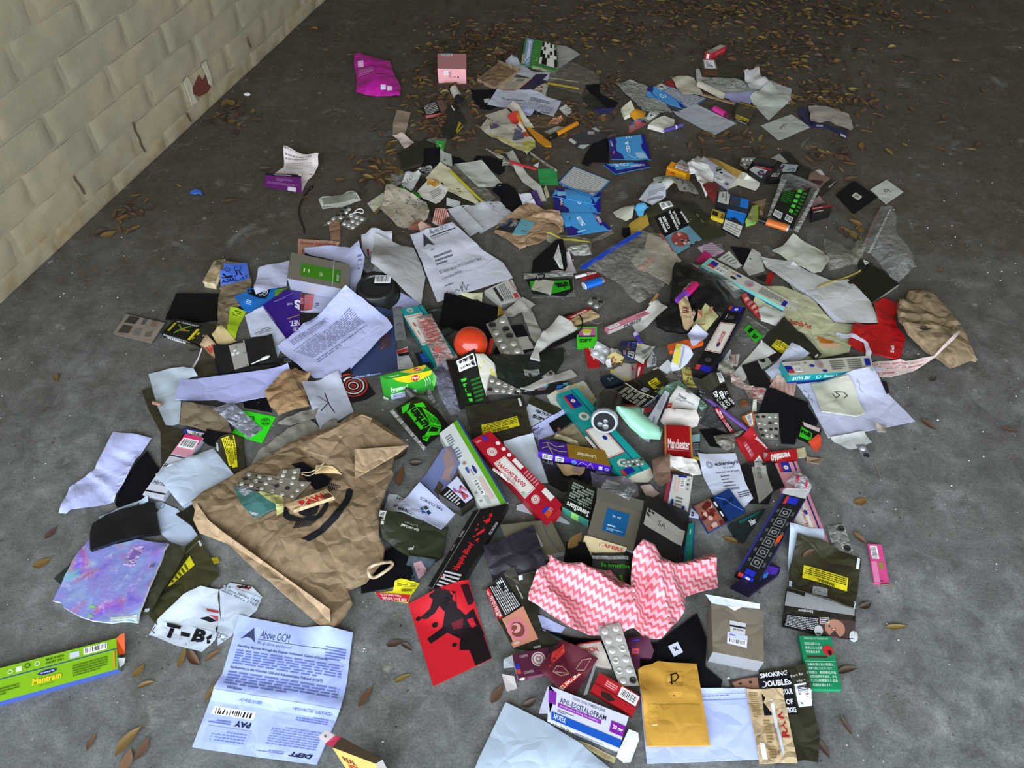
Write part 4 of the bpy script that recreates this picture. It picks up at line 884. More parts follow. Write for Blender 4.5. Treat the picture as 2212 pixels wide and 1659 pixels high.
R=T('tobacco_pouch','big olive pouch with a medical photograph and warning words','tobacco pouch',[(260,985),(580,880),(900,825),(985,838),(1445,1300),(1180,1385),(1075,1385),(690,1605),(440,1300),(220,1050)],'s:2d2c1d',th=.003,wr=.005,slope=.3,
  stk=[('barcode',[(410,958),(585,893),(642,965),(470,1035)],'i:b9b9ac',[('b',.05,.08,.95,.92)]),('warning_panel',[(355,1110),(720,970),(885,1160),(525,1335)],'i:0f0f0f',None),
       ('warning_words',[(525,1290),(405,1130),(505,1085),(630,1245)],'i:0f0f0f',[('t',0,.08,1,.42,'SMOKING','d8d8d2',.03),('t',.15,.58,.95,.94,'CAUSES','d8d8d2',.03)]),('warning_words',[(700,1240),(545,1040),(640,1000),(790,1190)],'i:0f0f0f',[('t',0,.08,1,.42,'PERIPHERAL','d8d8d2',.03),('t',.15,.58,.9,.94,'VASCULAR','d8d8d2',.03)]),('warning_words',[(850,1140),(705,1005),(740,985),(885,1120)],'i:0f0f0f',[('t',.0,.2,.85,.95,'DISEASE','d8d8d2',.03)]),
       ('photograph',[(525,1335),(885,1165),(1075,1385),(690,1605)],'i:5f8a9a',[('e',.42,.42,.3,.4,'8f3f3c'),('x',.2,.15,.65,.8,16,['a85a52','c49a8c','7a2a2a','d0b8ae','3a2a2a','b5aa8a'],.03,.09,11)]),('red_edge',[(430,1290),(460,1280),(690,1585),(670,1608)],'i:b82a34',[('l',.05,.2,.95,.8,1,'e0c0c0')]),('brand_print',[(880,1070),(910,1060),(945,1130),(920,1140)],'i:2d2c1d',[('l',.1,.1,.9,.9,2,'7d7c68')]),('small_print',[(945,955),(975,945),(1160,1165),(1135,1180)],'i:2d2c1d',[('l',.0,.1,1,.9,2,'6a6955')])])
T('sticker','curled sky blue label at the edge of the olive pouch','label',[(60,935),(115,875),(190,880),(270,990),(205,1020),(190,1090),(160,1085)],'p:4f9cc4',wr=.002,dz=[.012,.016,.012,0,0,0,.006],up=.004)
T('card','mustard gold card under the blue edged zip bag','card',[(0,1140),(240,1075),(285,1185),(20,1300),(-80,1290)],'g:93792c',th=.0015,rigid=False)
T('velvet_pouch','black pouch beside the mustard card','pouch',[(-110,1180),(0,1180),(20,1300),(-60,1340),(-120,1290)],VEL)
T('label','white folded label slip between the gold card and pouch','paper',[(-250,970),(-120,945),(60,960),(30,1100),(-60,1120),(-200,1050)],'p:aaa997',wr=.006)
# ---- upper right: packs, zip bag of green cards
Zm('J')
T('spectacle_case','long dark grey case behind the photograph packs','case',[(160,110),(440,150),(400,205),(150,170)],'o:26282a',th=.018)
T('wallet','black and grey card wallet at the rear right','wallet',[(355,125),(465,65),(570,35),(690,165),(780,240),(700,260),(560,180)],'g:151614',th=.003,rigid=False,stk=[('grey_panel',[(358,122),(462,68),(565,170),(520,180)],'i:9a9b90',None)])
blister('blister_pack','crumpled empty blister foil beside the cream carton flap',[(0,150),(160,180),(60,290),(-20,230)],3,2,'f:a09e96',popped=.6)
T('cigarette_packet','packet with red stripe and bird photograph, left of its twin','cigarette packet',[(170,210),(380,248),(290,385),(100,260)],'g:1c1a1c',th=.016,sides='g:131313',pr=[('r',0,0,1,.2,'8f1d24'),('r',.0,.22,.8,1,'a9b0ad'),('x',.45,.45,.85,.85,6,['3a2c44','50405a'],.08,.15,2),('l',.1,.05,.9,.16,1,'d0b0b0')])
T('cigarette_packet','packet with bird photograph and black end, right of its twin','cigarette packet',[(430,180),(688,202),(620,355),(300,380)],'g:131314',th=.016,sides='g:0f0f0f',pr=[('r',.25,0,1,.55,'8f9a97'),('x',.3,.1,.6,.5,6,['3a2438','4d3048'],.06,.11,4),('x',.6,.25,.95,.5,5,['2c4a5a','35566a'],.04,.08,6),('t',.12,.62,.4,.85,'KILLS','d0d0cc',.02)])
T('tobacco_pouch','dark olive pouch behind the zip bag of green cards','tobacco pouch',[(690,260),(820,230),(870,300),(880,370),(760,410),(640,370)],'s:23241a',wr=.006)
T('photo_scrap','scrap with a brown lips photograph and white corner','photo',[(885,275),(950,248),(1010,330),(1070,375),(1010,410),(950,480),(860,470),(790,420),(820,320)],'g:6f5a4e',th=.001,wr=.004,stk=[('white_corner',[(888,275),(945,250),(1003,332),(960,330)],'i:b9b7ae',None),('dark_lips',[(800,380),(990,400),(950,450),(810,410)],'i:3f2a28',None)])
T('tobacco_pouch','narrow olive pouch flap with white letters','tobacco pouch',[(1080,365),(1150,410),(940,610),(895,560)],'s:26251b',th=.002,stk=[('lettering',[(1040,460),(1130,395),(1145,415),(1060,488)],'i:26251b',[('l',0,.1,1,.9,2,'b9b9ac')])])
T('carton','small black pack with a red stripe, right of the green cards','box',[(850,712),(1085,680),(1078,760),(852,822)],'g:211f1c',th=.02,sides='g:141414',pr=[('r',0,0,1,.25,'9a2630'),('l',.05,.04,.9,.2,1,'d5b0b0'),('l',.1,.45,.8,.65,1,'c9c9bd')])
T('napkin_scrap','dark pink folded paper above the small black pack','paper',[(840,640),(930,590),(1000,650),(900,690),(850,712)],'p:8d7470',wr=.006)
R=T('zip_bag','clear zip bag holding dark cards printed with green bars','plastic bag',[(470,380),(560,370),(830,430),(920,470),(690,990),(620,970),(330,830)],'v:9da09a',th=.010,rigid=False,wr=.006,slope=.2)
o_=T('game_card','black card with five green squares inside the clear zip bag','card',[(530,400),(845,470),(620,960),(370,800)],'g:10120f',th=.002,z=R.base+.014,hadd=True,pr=[('r',.08,.2,.6,.62,'12210f'),('l',.1,.22,.5,.55,6,'1f6a1f')]+[('r',.58-.0*i,.12+.13*i,.74,.2+.13*i,'4fc43a') for i in range(5)]+[('l',.8,.15,.95,.75,7,'2a7a2a'),('b',.05,.82,.4,.98),('b',.55,.8,.85,.93)])
zipband(R,[(920,470),(945,490),(690,1000),(640,975)],'m:b5b5ad',z=.022)
zipband(R,[(480,380),(555,372),(360,800),(320,810)],'m:a9aaa2',z=.02)
R=lathe('lighter','orange lighter with a black head by the green card bag','lighter',(212,848),(575,960),[('head','o:17181a',[(0,.007),(.28,.0095)]),('body','o:c4682a',[(.28,.0115),(.95,.0115)]),('base','f:b5b5b5',[(.95,.0117),(1,.011)])],squash=.75)
T('velvet_bag','square black bag with a white letter tag','pouch',[(1357,392),(1638,585),(1352,782),(1140,553)],'k:0d0d0c',th=.004,rigid=False,wr=.002,stk=[('tag',[(1370,535),(1452,588),(1400,632),(1318,575)],'p:b9b7ac',[('w',[(.35,.3),(.35,.75)],.0022,'222'),('w',[(.65,.25),(.65,.7)],.0022,'222'),('w',[(.35,.5),(.65,.48)],.0022,'222')])])
T('glassine_bag','small white square bag with a handwritten letter, far right','glassine bag',[(1740,380),(1940,525),(1735,668),(1550,495)],'p:b1b3a9',th=.002,wr=.003,pr=[('w',[(.5,.4),(.42,.45),(.42,.58),(.5,.6),(.55,.5),(.48,.4),(.66,.42)],.002,'2f2f30')])
R=T('zip_bag','tall clear zip bag with a red line, at the far right','plastic bag',[(1660,735),(1795,730),(1840,870),(1845,1020),(1940,1150),(2050,1330),(2060,1450),(1890,1600),(1780,1560),(1700,1450),(1560,1300),(1440,1210),(1540,950)],'v:b5b7b0',th=.006,rigid=False,puff=.03,wr=.02,wf=18)
zipband(R,[(1660,735),(1672,735),(1455,1200),(1440,1200)],'o:8a4a45',z=.008)
zipband(R,[(1775,740),(1797,730),(1560,1240),(1520,1250)],'m:d0d2ce',z=.018)

# ---- left: bags, booklets, letters
Zm('K')
T('velvet_pouch','flat rectangular black cloth pouch at the left edge of the pile','pouch',[(890,520),(1400,530),(1395,835),(1180,862),(760,832)],'k:0d0d0d',th=.003,wr=.003)
R=T('blister_card','grey cardboard backed blister sheet with six burst windows','blister pack',[(290,768),(755,875),(590,1115),(130,1000)],'p:7f7468',th=.0015,rigid=False,wr=.002,dz=[0,.008,.004,0],stk=[('burst_window',q,c,None) for q,c in (([(335,795),(462,825),(400,900),(272,868)],'o:2a2826'),([(258,898),(376,922),(325,1005),(190,985)],'o:34312d'),([(510,840),(560,850),(520,915),(470,905)],'f:5a6066'),([(420,950),(490,960),(450,1035),(375,1020)],'f:7d7f7c'),([(610,870),(690,890),(650,950),(590,930)],'o:6a5a4a'),([(540,1000),(620,990),(590,1060),(510,1050)],'o:66574a'))])
R=T('tobacco_carton','dark tobacco box with a plant picture and white warning side','tobacco box',[(872,815),(1390,930),(1200,1140),(708,988)],'g:23221c',foot=(3,(706,1042)),sides=['g:191815','g:24231a','g:141414','g:17150f'],
  pr=[('r',.03,.05,.66,.95,'15140f'),('t',.1,.1,.6,.2,'30 CLEAN LEAF','b9b9c0',.02),('w',[(.25,.8),(.32,.5),(.45,.25)],.004,'5d8a2a'),('w',[(.3,.6),(.5,.5)],.004,'5d8a2a'),('w',[(.32,.5),(.2,.3)],.003,'5d8a2a'),('e',.38,.52,.05,.06,'c4602a'),('r',.08,.25,.13,.8,'a89a1c'),('r',.62,.3,.68,.95,'d0c01c'),('l',.7,.4,.75,.95,2,'b5a81c'),('t',.84,.5,.94,.6,'Quest','c9c9c4')],sp={2:[('l',.04,.1,.7,.5,3,'c9c9cc'),('t',.1,.5,.6,.98,'WARNING','e0e0e0',.03)]})
part(R,'open_flap',[(1000,1108),(1105,1120),(1180,1170),(1090,1215),(1020,1185)],[.02,.02,.006,.002,.004],'g:2b2919')
R=T('paper_bag','narrow brown paper bag with a bright blue printed head','paper bag',[(1462,205),(1737,158),(1792,400),(1780,580),(1640,690),(1545,760),(1500,985),(1392,980),(1400,640),(1430,430)],'c:7d6a47',th=.003,wr=.006,fold=[((1420,800),(1620,700),.006,.03)],stk=[('blue_label',[(1450,250),(1737,158),(1770,352),(1436,456)],'p:4c72d8',[('t',.03,.76,.97,.93,'AGARIC·FLY.','17172a',.03),('w',[(.1,.55),(.2,.68),(.4,.66)],.004,'17172a'),('w',[(.05,.7),(.25,.73),(.42,.7)],.003,'17172a'),('o',.62,.28,.13,.02,'17172a'),('w',[(.55,.4),(.58,.6),(.5,.7)],.003,'17172a'),('w',[(.68,.4),(.7,.6),(.76,.66)],.003,'17172a'),('o',.25,.35,.1,.02,'17172a'),('x',.55,.25,.7,.35,4,'17172a',.012,.02,4)])])
T('card','lime green card with black print under the blue leaflet','card',[(1545,715),(1725,735),(1640,900),(1595,1062),(1500,1042)],'g:9dbb20',th=.001,stk=[('print',[(1580,730),(1690,745),(1640,830),(1560,830)],'i:9dbb20',[('l',.05,.1,.95,.9,4,'2f3a10')])])
T('paper_bag','tan paper slip near the red lettered card','paper',[(1335,1060),(1450,945),(1505,1000),(1612,1092),(1400,1165)],'p:bda876')
R=T('rolling_paper_card','tan rolling paper booklet cover with red lettering','rolling papers',[(1270,1065),(1395,1165),(1340,1312),(1195,1182)],'c:c89f6c',th=.002,rigid=False,stk=[('lettering',[(1240,1185),(1320,1145),(1390,1210),(1320,1280)],'c:c89f6c',[('t',.05,.2,.95,.85,'RAW','b52c22',.05)])])
T('tobacco_pouch','olive pouch with a white and red striped edge','tobacco pouch',[(1070,1402),(1215,1208),(1350,1312),(1390,1475),(1250,1512),(1160,1512)],'s:322f1e',th=.002,wr=.003,stk=[('striped_edge',[(1066,1402),(1205,1212),(1222,1232),(1100,1412)],'i:c9bcc8',[('r',0,0,.3,1,'d0d0d8'),('r',.7,0,.85,1,'b5303a')])])
Zm('L')
T('leaflet','glossy blue leaflet with a black corner, left of the purple booklet','leaflet',[(-180,700),(-30,640),(-30,600),(110,560),(330,560),(360,590),(215,745),(60,855),(-60,855)],'g:1f6fc0',th=.001,wr=.002,stk=[('black_corner',[(-20,610),(260,560),(190,700),(-20,660)],'i:15171c',[('t',.95,.75,.55,.2,'GC','d0d6dc',.03)]),('print',[(-20,720),(60,735),(40,790),(-60,780)],'i:1f6fc0',[('l',.1,.1,.9,.9,3,'c9d8ea')])])
T('card','green edged card behind the purple booklet','card',[(290,600),(380,575),(445,565),(440,620),(300,660)],'g:5f8a1f',th=.001)
T('envelope','white window envelope lying between purple booklet and black wallet','envelope',[(-60,895),(130,810),(160,790),(440,1180),(390,1260),(330,1400),(240,1130),(10,1150)],'p:c6cde0',th=.001,wr=.002,stk=[('address',[(290,1085),(50,1145),(20,1090),(250,1020)],'i:c6cde0',[('l',.05,.1,.9,.95,3,'66686f')])])
T('booklet','purple brochure with large upside-down white lettering','booklet',[(150,790),(420,592),(612,612),(605,1050),(440,1185)],'g:31127d',th=.002,rigid=False,wr=.002,
  stk=[('lettering',[(602,1030),(470,1035),(470,965),(602,945)],'i:31127d',[('t',.0,.08,.97,.95,'NET.','d8d4e6',.03)]),('lettering',[(602,1100),(510,1085),(520,1040),(605,1045)],'i:31127d',[('t',.05,.1,.95,.95,'LE','d8d4e6',.03)]),('lettering',[(602,850),(525,790),(525,705),(602,705)],'i:31127d',[('t',.0,.05,.95,.95,'5','e2dcee',.05)]),('lettering',[(515,775),(440,790),(440,745),(515,740)],'i:31127d',[('t',.05,.1,.95,.9,'/mth','d8d4e6')]),('rule',[(445,935),(595,885),(598,892),(445,945)],'i:c98a5a',None),('small_print',[(165,790),(400,1095),(390,1105),(155,800)],'i:31127d',[('l',0,.1,1,.9,1,'b5a9d8')]),('small_print',[(280,730),(520,625),(525,650),(290,745)],'i:31127d',[('l',0,.1,1,.9,2,'9a88c8')])])
T('paper_sheet','curled white sheet beside the silver tea box','paper',[(100,325),(472,240),(442,545),(75,655),(52,590)],'p:c4c8e4',wr=.004,dz=[.01,.0,0,.012,.016],pr=[('w',[(.45,.1),(.42,.6)],.0008,'9a9cb8')])
T('card','pink edged card between purple booklet and receipt','card',[(605,645),(772,640),(742,835),(605,855)],'g:b5616a',th=.001,pr=[('r',0,0,.3,1,'6a3038'),('r',.75,0,.95,1,'d06a70')])
T('receipt','lilac white receipt behind the long printed letter','receipt',[(770,645),(1045,690),(840,862),(600,862),(745,832)],'p:b7bbda',wr=.002,pr=[('l',.3,.45,.5,.75,3,'55586a')])
T('wallet','black leather wallet corner beneath the printed letter','wallet',[(600,868),(845,868),(660,1000),(598,1050)],'g:101216',th=.004,rigid=False)
T('card_box','black box with tiny white print under the letter corner','box',[(345,1420),(420,1385),(660,1500),(520,1570),(470,1540)],'g:14151a',th=.004,rigid=False,pr=[('l',.2,.1,.7,.4,3,'8a8c94')])
T('letter','curved white sheet standing up behind the silver tea box','letter',[(660,115),(1080,82),(1200,92),(1300,0),(1320,90),(1372,190),(1330,430),(1310,700),(1280,730),(1170,680),(1190,300),(1000,240),(660,170)],'p:c3c8ec',wr=.004,dz=[0,.002,.01,.03,.03,.025,.02,.01,.004,0,.004,0,0],pr=[('l',.9,.35,.97,.6,4,'7a7fa8')])
T('silver_box','silver carton with a green printed label','box',[(490,140),(1190,282),(1172,590),(445,450)],'f:8e8a7d',foot=(3,(440,590)),sides=['f:a9abad','f:8f9090','f:c3c9d8','f:999b98'],dz=[.0,.0,0,0],  # front side paler than the grey-brown top: daylight from the front painted in
  pr=[('r',.2,.32,.77,.8,'3c7d16'),('l',.25,.45,.3,.72,1,'d5e0cc'),('l',.33,.45,.36,.7,1,'d5e0cc'),('t',.52,.5,.57,.68,'CHÁ','cfe0c0'),('r',.77,.32,.86,.8,'357014'),('t',.8,.4,.84,.75,'chaleo','cfe0c0'),('r',.735,0,.745,1,'b9bbb8')])
T('paper_sheet','lavender sheet under the large blank grey sheet','paper',[(1745,590),(2050,740),(1990,792),(1860,802),(1668,792)],'p:b9bde6',dz=[.004,0,0,0,0])
Zm('0')
def tub(name,label,c,r,h,col,z=None):
    """a round open plastic tub standing upside down: side wall, flat bottom ring"""
    W=G3(c,0);base=z if z is not None else h_at(W.x,W.y)*.3+.0006
    W=G3(c,base+h);n=28;V,Fc=[],[]
    prof=[(r,0),(r*1.0,.004),(r*.95,.006),(r*.86,h*.9),(r*.83,h),(r*.7,h),(r*.66,h-.004),(0,h-.004)]
    for q,zz in prof: V += [Vector((W.x+q*math.cos(a*math.tau/n),W.y+q*math.sin(a*math.tau/n),base+zz)) for a in range(n)]
    for j in range(len(prof)-1): Fc += [(j*n+a,j*n+(a+1) % n,(j+1)*n+(a+1) % n,(j+1)*n+a) for a in range(n)]
    o=link(name,V,Fc,col,None,None,None,True);o.data.set_sharp_from_angle(angle=math.radians(35));tag(o,label,name.split('_')[-1])
    h_add(V,[(f[0],f[1],f[2]) for f in Fc]+[(f[0],f[2],f[3]) for f in Fc])
    return o,W,base
o,Wc,bz=tub('plastic_bowl','upturned black plastic bowl with a white barcode sticker',(812,617),.056,.034,'o:1f2322',z=.001)
P=Print(quad_at([(Wc.x+dx,Wc.y+dy,Wc.z+.0006) for dx,dy in ((-.005,.036),(.034,.036),(.034,.008),(-.005,.008))]),wd=.04,hd=.03);P.do([('b',0,0,1,1)]);P.make(o,'barcode_label')
o,Wc2,bz=tub('food_tub','round black lid with green tint beside the teal incense box',(943,690),.05,.012,'o:2a332c',z=.001)
T('clear_dome','clear dented plastic dome above the black bowl','lid',[(782,585),(800,560),(830,562),(845,590),(830,612),(795,608)],'v:8f9390',th=.003,rigid=False,puff=.02,wr=.01)
Zm('L')
T('newsprint','white printed sheet with a red logo behind the bowl','letter',[(1330,-70),(1480,-150),(1700,-110),(1700,60),(1480,190),(1390,190),(1340,100)],'p:b9bac2',wr=.003,dz=[.02,.04,.03,.01,0,0,.006],stk=[('logo',[(1400,125),(1425,120),(1425,190),(1405,185)],'i:8a2430',None),('print',[(1435,140),(1480,135),(1480,160),(1437,165)],'i:b9bac2',[('t',0,0,1,1,'INTERNET','8a3038')])])
T('paper_sheet','large blank grey sheet bent over the lavender one','paper',[(1497,12),(1955,88),(2030,250),(2098,440),(2045,765),(1900,690),(1700,560),(1478,440)],'p:b3b4b6',wr=.002,dz=[.012,.012,.008,.004,.004,.006,.012,.012])
Zm('0')
T('printed_letter','signed white letter with a dark triangle logo, upper of two','letter',[(886,510),(977,481),(996,497),(1041,540),(1087,569),(1108,603),(988,640),(945,654)],'p:c6c7d3',wr=.006,wf=12,fold=[((900,556),(1080,520),.006,.03)],dz=[.008,.012,.01,.008,.006,.01,.004,.002],fr=[(886,510),(1008,469),(1067,613),(945,654)],
  pr=[('t',.3,.055,.62,.125,'Above OCM','44464f'),('r',.29,.148,.98,.162,'33343a'),('t',.29,.17,.6,.21,'We go above and beyond','5a5c66'),('p',[(.12,.28),(.2,.08),(.3,.3),(.2,.24)],'3a3c44'),('l',.21,.34,.33,.37,1,'70727c'),('l',.21,.43,.52,.58,3,'60626c'),('t',.21,.64,.95,.70,'RE: Overdue Levies for Lot 6 32 Queens Road - Owners','555761'),('t',.21,.73,.56,.79,'Corporation RP0000','555761'),('l',.21,.84,.38,.87,1,'70727c'),('w',[(.16,.98),(.2,.93),(.22,.98),(.26,.95),(.3,.98),(.36,.94),(.4,.98),(.45,.92),(.44,1.0),(.5,.88),(.51,1.0),(.56,.94),(.6,.95)],.0012,'2a2c38')])
Zm('L')
T('photo_folder','slate blue glossy folder with a dark portrait, under the printed letter','folder',[(1510,835),(1700,830),(1740,1200),(1772,1530),(1560,1590),(1225,1645),(1215,1500),(1480,1230)],'g:38466e',th=.002,rigid=False,stk=[('portrait',[(1560,1140),(1680,1110),(1680,1260),(1540,1330)],'i:4a3a42',[('x',.1,.1,.8,.9,5,['6a4a48','7f95c8','5a3f42'],.1,.2,3)]),('portrait',[(1610,950),(1690,890),(1690,1010),(1640,1020)],'i:5a4248',None),('foot_print',[(1265,1615),(1440,1590),(1445,1620),(1268,1645)],'i:46588a',[('t',.0,.1,.55,.9,'Pharos','b9c6e0'),('r',.68,0,.7,1,'b9c6e0'),('o',.87,.5,.1,.05,'d0dcee')]),('pale_foot',[(1217,1640),(1560,1580),(1562,1592),(1218,1655)],'i:8fa4d8',None)])
T('printed_letter','long printed letter with paragraphs, lying diagonally','letter',[(1175,680),(1300,740),(1640,940),(1712,1042),(1560,1180),(1340,1420),(1095,1640),(775,1650),(440,1395),(330,1280),(640,1015)],'p:bcc1ea',wr=.006,wf=10,dz=[.008,.006,.01,.012,.01,.008,.006,.004,.004,.006,.004],fr=[(640,1015),(1175,680),(1712,1042),(775,1650)][::1],
  stk=[('text_block',[(490,1120),(1090,740),(1110,770),(520,1150)],'p:bcc1ea',[('l',0,0,1,1,3,'70749a')]),('text_block',[(480,1230),(920,950),(960,1000),(530,1280)],'p:bcc1ea',[('l',0,0,1,1,4,'70749a')]),('heading',[(525,1335),(825,1130),(832,1142),(535,1350)],'p:bcc1ea',[('t',0,0,1,1,'Internal dispute resolution process','44475f',.02)]),('text_block',[(550,1355),(1215,880),(1395,1040),(760,1430)],'p:bcc1ea',[('l',0,0,1,1,12,'74789c')]),('text_block',[(790,1450),(1400,1050),(1420,1085),(830,1490)],'p:bcc1ea',[('l',0,0,1,1,2,'74789c')])])
Zm('K')
R=T('velvet_pouch','black zip pouch with a clear silver band, under the folded envelope','pouch',[(1340,1170),(1720,1080),(2035,1015),(2118,1368),(1880,1442),(1382,1478)],'g:15171b',th=.005,rigid=False,wr=.003,stk=[('clear_band',[(1512,1125),(1704,1085),(1762,1388),(1590,1440)],'f:c9c9c4',[('x',.1,.1,.9,.5,6,['e8e8e6','8a8a88'],.08,.16,3)]),('seam',[(1725,1378),(2115,1345),(2116,1360),(1728,1395)],'k:08080a',None)])
lathe('cotton_bud','slim white plastic stylus on the black zip pouch','stylus',(1780,1365),(2008,1265),[('shaft','o:d0d0cc',[(0,.0012),(.55,.0018)]),('head','o:e2e2de',[(.55,.0035),(.85,.004),(1,.001)])])
Zm('Q')
T('tobacco_pouch','long olive pouch folded along the far left of the pile','tobacco pouch',[(1140,352),(1262,325),(1340,560),(1430,785),(1660,850),(1480,1130),(1378,1275),(1370,862),(1230,600)],'s:2e2c1a',th=.003,wr=.004)
T('paper_sheet','pale blue grey sheet curling over the long olive pouch','paper',[(1225,165),(1640,85),(1760,90),(1815,190),(1640,240),(1600,480),(1620,495),(1597,762),(1440,787),(1340,560)],'p:aebac4',wr=.008,dz=[0,.006,.014,.008,0,0,0,0,0,0])
lathe('cigarette_butt','brown cigarette filter stub on the olive pouch','cigarette butt',(1275,495),(1375,520),[('filter','p:96705f',[(0,.0042),(1,.0042)])])
Zm('R')
T('velvet_pouch','black scrap behind the torn kraft bag and green card','pouch',[(800,495),(1070,430),(1130,560),(1150,620),(820,560)],VEL,wr=.003)
T('paper_bag','torn kraft bag with a ragged white upper edge','paper bag',[(85,490),(210,510),(420,560),(590,590),(640,780),(700,912),(420,850),(50,752)],'c:6e5a3a',th=.006,rigid=False,wr=.006,dz=[.015,.02,.015,.01,0,0,0,.004],stk=[('torn_edge',[(90,485),(620,570),(590,605),(95,545)],'p:aab4ee',None)])
T('envelope','long lavender envelope folded across the torn kraft bag','envelope',[(65,240),(340,200),(1345,45),(1370,120),(1240,230),(1110,340),(1080,435),(800,490),(640,515),(480,462),(10,480)],'p:b3b7e8',th=.0015,wr=.003,dz=[.008,.008,.012,.006,.004,.004,.004,.006,.004,.008,.012],slope=.3)
T('carton','blue boxed carton with a white barcode under the kraft bag','box',[(50,765),(150,760),(405,832),(320,905),(90,842)],'g:2f3f9a',th=.006,rigid=False,stk=[('barcode',[(105,775),(380,830),(330,890),(120,820)],'i:d5d8e6',[('b',.05,.1,.95,.95)])])
T('velvet_pouch','black pouch left of the yellow warning label','pouch',[(390,850),(700,910),(600,1010),(480,1030),(400,1015),(300,960)],VEL,wr=.003)
R=T('tobacco_pouch','olive pouch with a tall yellow warning label','tobacco pouch',[(470,990),(560,925),(800,900),(830,1290),(700,1362),(600,1200)],'s:2f2d1c',th=.002,wr=.003,stk=[('warning_label',[(712,922),(740,1270),(645,1288),(558,955)],'p:d8cc18',[('t',.08,.04,.75,.22,'WARNING','1c1c10',.03),('l',.03,.3,.9,.95,5,'4a4818')]),('tab',[(475,1000),(505,990),(515,1080),(490,1075)],'i:b5bcc4',None)])
T('card','neon green card with a saw and oval emblem','card',[(790,590),(850,598),(1192,668),(1030,978),(685,890)],'g:2fe01a',th=.001,pr=[('w',[(.25,.1),(.3,.22),(.48,.2),(.48,.3)],.0025,'17420f')]+[('p',[(.18+.05*i,.25+.09*i),(.24+.05*i,.28+.09*i),(.2+.05*i,.36+.09*i)],'0f1a0c') for i in range(5)]+[('o',.76,.36,.115,.012,'17420f'),('t',.69,.28,.83,.35,'ALBERTO','17420f',.02),('t',.69,.37,.83,.44,'BALLAM','17420f',.02),('l',.1,.86,.6,.92,1,'1d8a12')])
blister('blister_pack','clear blister strip of ten bubbles on the neon green card',[(690,530),(1040,810),(880,930),(495,640)][0:1]+[(1040,812),(870,930),(490,645)],5,2,'m:b0b2c4',dome='m:c9cbd8',popped=.2,hole='v:9a9aa0')
T('kraft_wrapper','crumpled kraft wrapper with clear tape beside the marked white bag','wrapper',[(1080,430),(1130,350),(1260,220),(1440,110),(1640,210),(1560,290),(1530,310),(1600,560),(1440,610),(1240,690),(1190,610),(1140,580)],'c:a3793f',th=.003,rigid=False,wr=.02,wf=20,crumple=True,puff=.012,stk=[('tape_glare',[(1370,290),(1440,280),(1500,430),(1430,420)],'f:c9b08a',None)])
Zm('S')
R=T('ring_card','black round-edged card with a red and white spiral target','card',[(-10,180),(100,110),(120,270),(290,240),(392,390),(290,455),(100,500),(40,440)],'g:151014',th=.0015,rigid=False,fr=[(0,100),(392,100),(392,500),(0,500)],pr=[('o',.33,.5,.08,.035,'b03028'),('c',.33,.5,.03,'b03028'),('o',.33,.5,.16,.035,'c9c6c2'),('o',.33,.5,.25,.04,'b03028'),('o',.33,.5,.34,.045,'c9c6c2'),('o',.33,.5,.44,.045,'b8342a')])
Zm('R')
R=T('marked_bag','white paper bag marked with a single ink cross stroke','glassine bag',[(1520,305),(1800,215),(1945,150),(2125,605),(1900,740),(1745,870)],'p:b6bbcb',th=.002,wr=.003,pr=[('w',[(.43,.35),(.52,.54),(.62,.66)],.0022,'23252c'),('w',[(.3,.43),(.5,.5)],.0016,'3a3c44'),('w',[(.5,.51),(.36,.64)],.0024,'23252c')])
Zm('Q')
T('lighter_box','long lighter box with a pink barcode end and white body','box',[(1660,870),(1872,915),(1395,1640),(1150,1592)],'g:c4c8d6',th=.012,sides='g:a9aeba',pr=[('r',0,0,1,.13,'d8306a'),('r',0,.13,1,.34,'d68a9c'),('b',.06,.06,.92,.22),('r',0,.36,1,.375,'14141a'),('l',.1,.27,.9,.33,2,'b5a0a8'),('t',.05,.5,.25,.56,'R','222'),('t',.1,.76,.75,.83,'Herbal','3a3a44'),('r',0,.93,1,.95,'14141a')])
Zm('0')
T('glassine_bag','white square bag, lowest of three stacked left of the big kraft bag','glassine bag',[(345,1030),(462,972),(512,1033),(398,1098)],'p:a9b8cc',th=.0015)
T('glassine_bag','white square bag, middle of three stacked left of the big kraft bag','glassine bag',[(341,1029),(460,969),(510,1031),(395,1095)],'p:aebccf',th=.0015)
T('glassine_bag','white square bag, topmost of three stacked left of the big kraft bag','glassine bag',[(337,1027),(459,965),(508,1028),(391,1091)],'p:b5c2d3',th=.0015,wr=.003)
T('velvet_strip','long black cloth sleeve beside the crumpled white paper','cloth sleeve',[(318,974),(344,1015),(315,1062),(300,1090),(258,1106),(249,1088),(262,1050),(296,1000)],VEL,th=.003,wr=.003)
T('crumpled_paper','long crumpled white paper at the left edge of the pile','paper',[(246,934),(329,949),(296,1000),(272,1045),(247,1085),(222,1093),(160,1108),(150,1118),(134,1116),(155,1060),(205,1020)],'p:bcc2f0',wr=.014,wf=26,crumple=True,step=.006)
Zm('X')
T('paper_disc','round edged white sheet between wallet and olive pouches','paper',[(1260,310),(1400,370),(1550,540),(1605,630),(1480,748),(1320,692),(1220,600),(1180,430)],'p:b3c1da',wr=.003,pr=[('c',.1,.05,.12,'8a9098')])
T('paper_strip','white paper edge peeping from under the black wallet','paper',[(605,430),(800,360),(1112,250),(1112,295),(620,472)],'p:a5b6cc')
T('tobacco_pouch','dark green pouch corner under the painted canvas','tobacco pouch',[(165,1060),(330,915),(560,700),(700,760),(300,1100),(232,1114)],'s:1f2e26',th=.002)
T('tobacco_pouch','black tobacco pouch corner behind the round edged sheet','tobacco pouch',[(1380,420),(1575,305),(1610,640),(1540,540)],'s:1c1b14',th=.002)
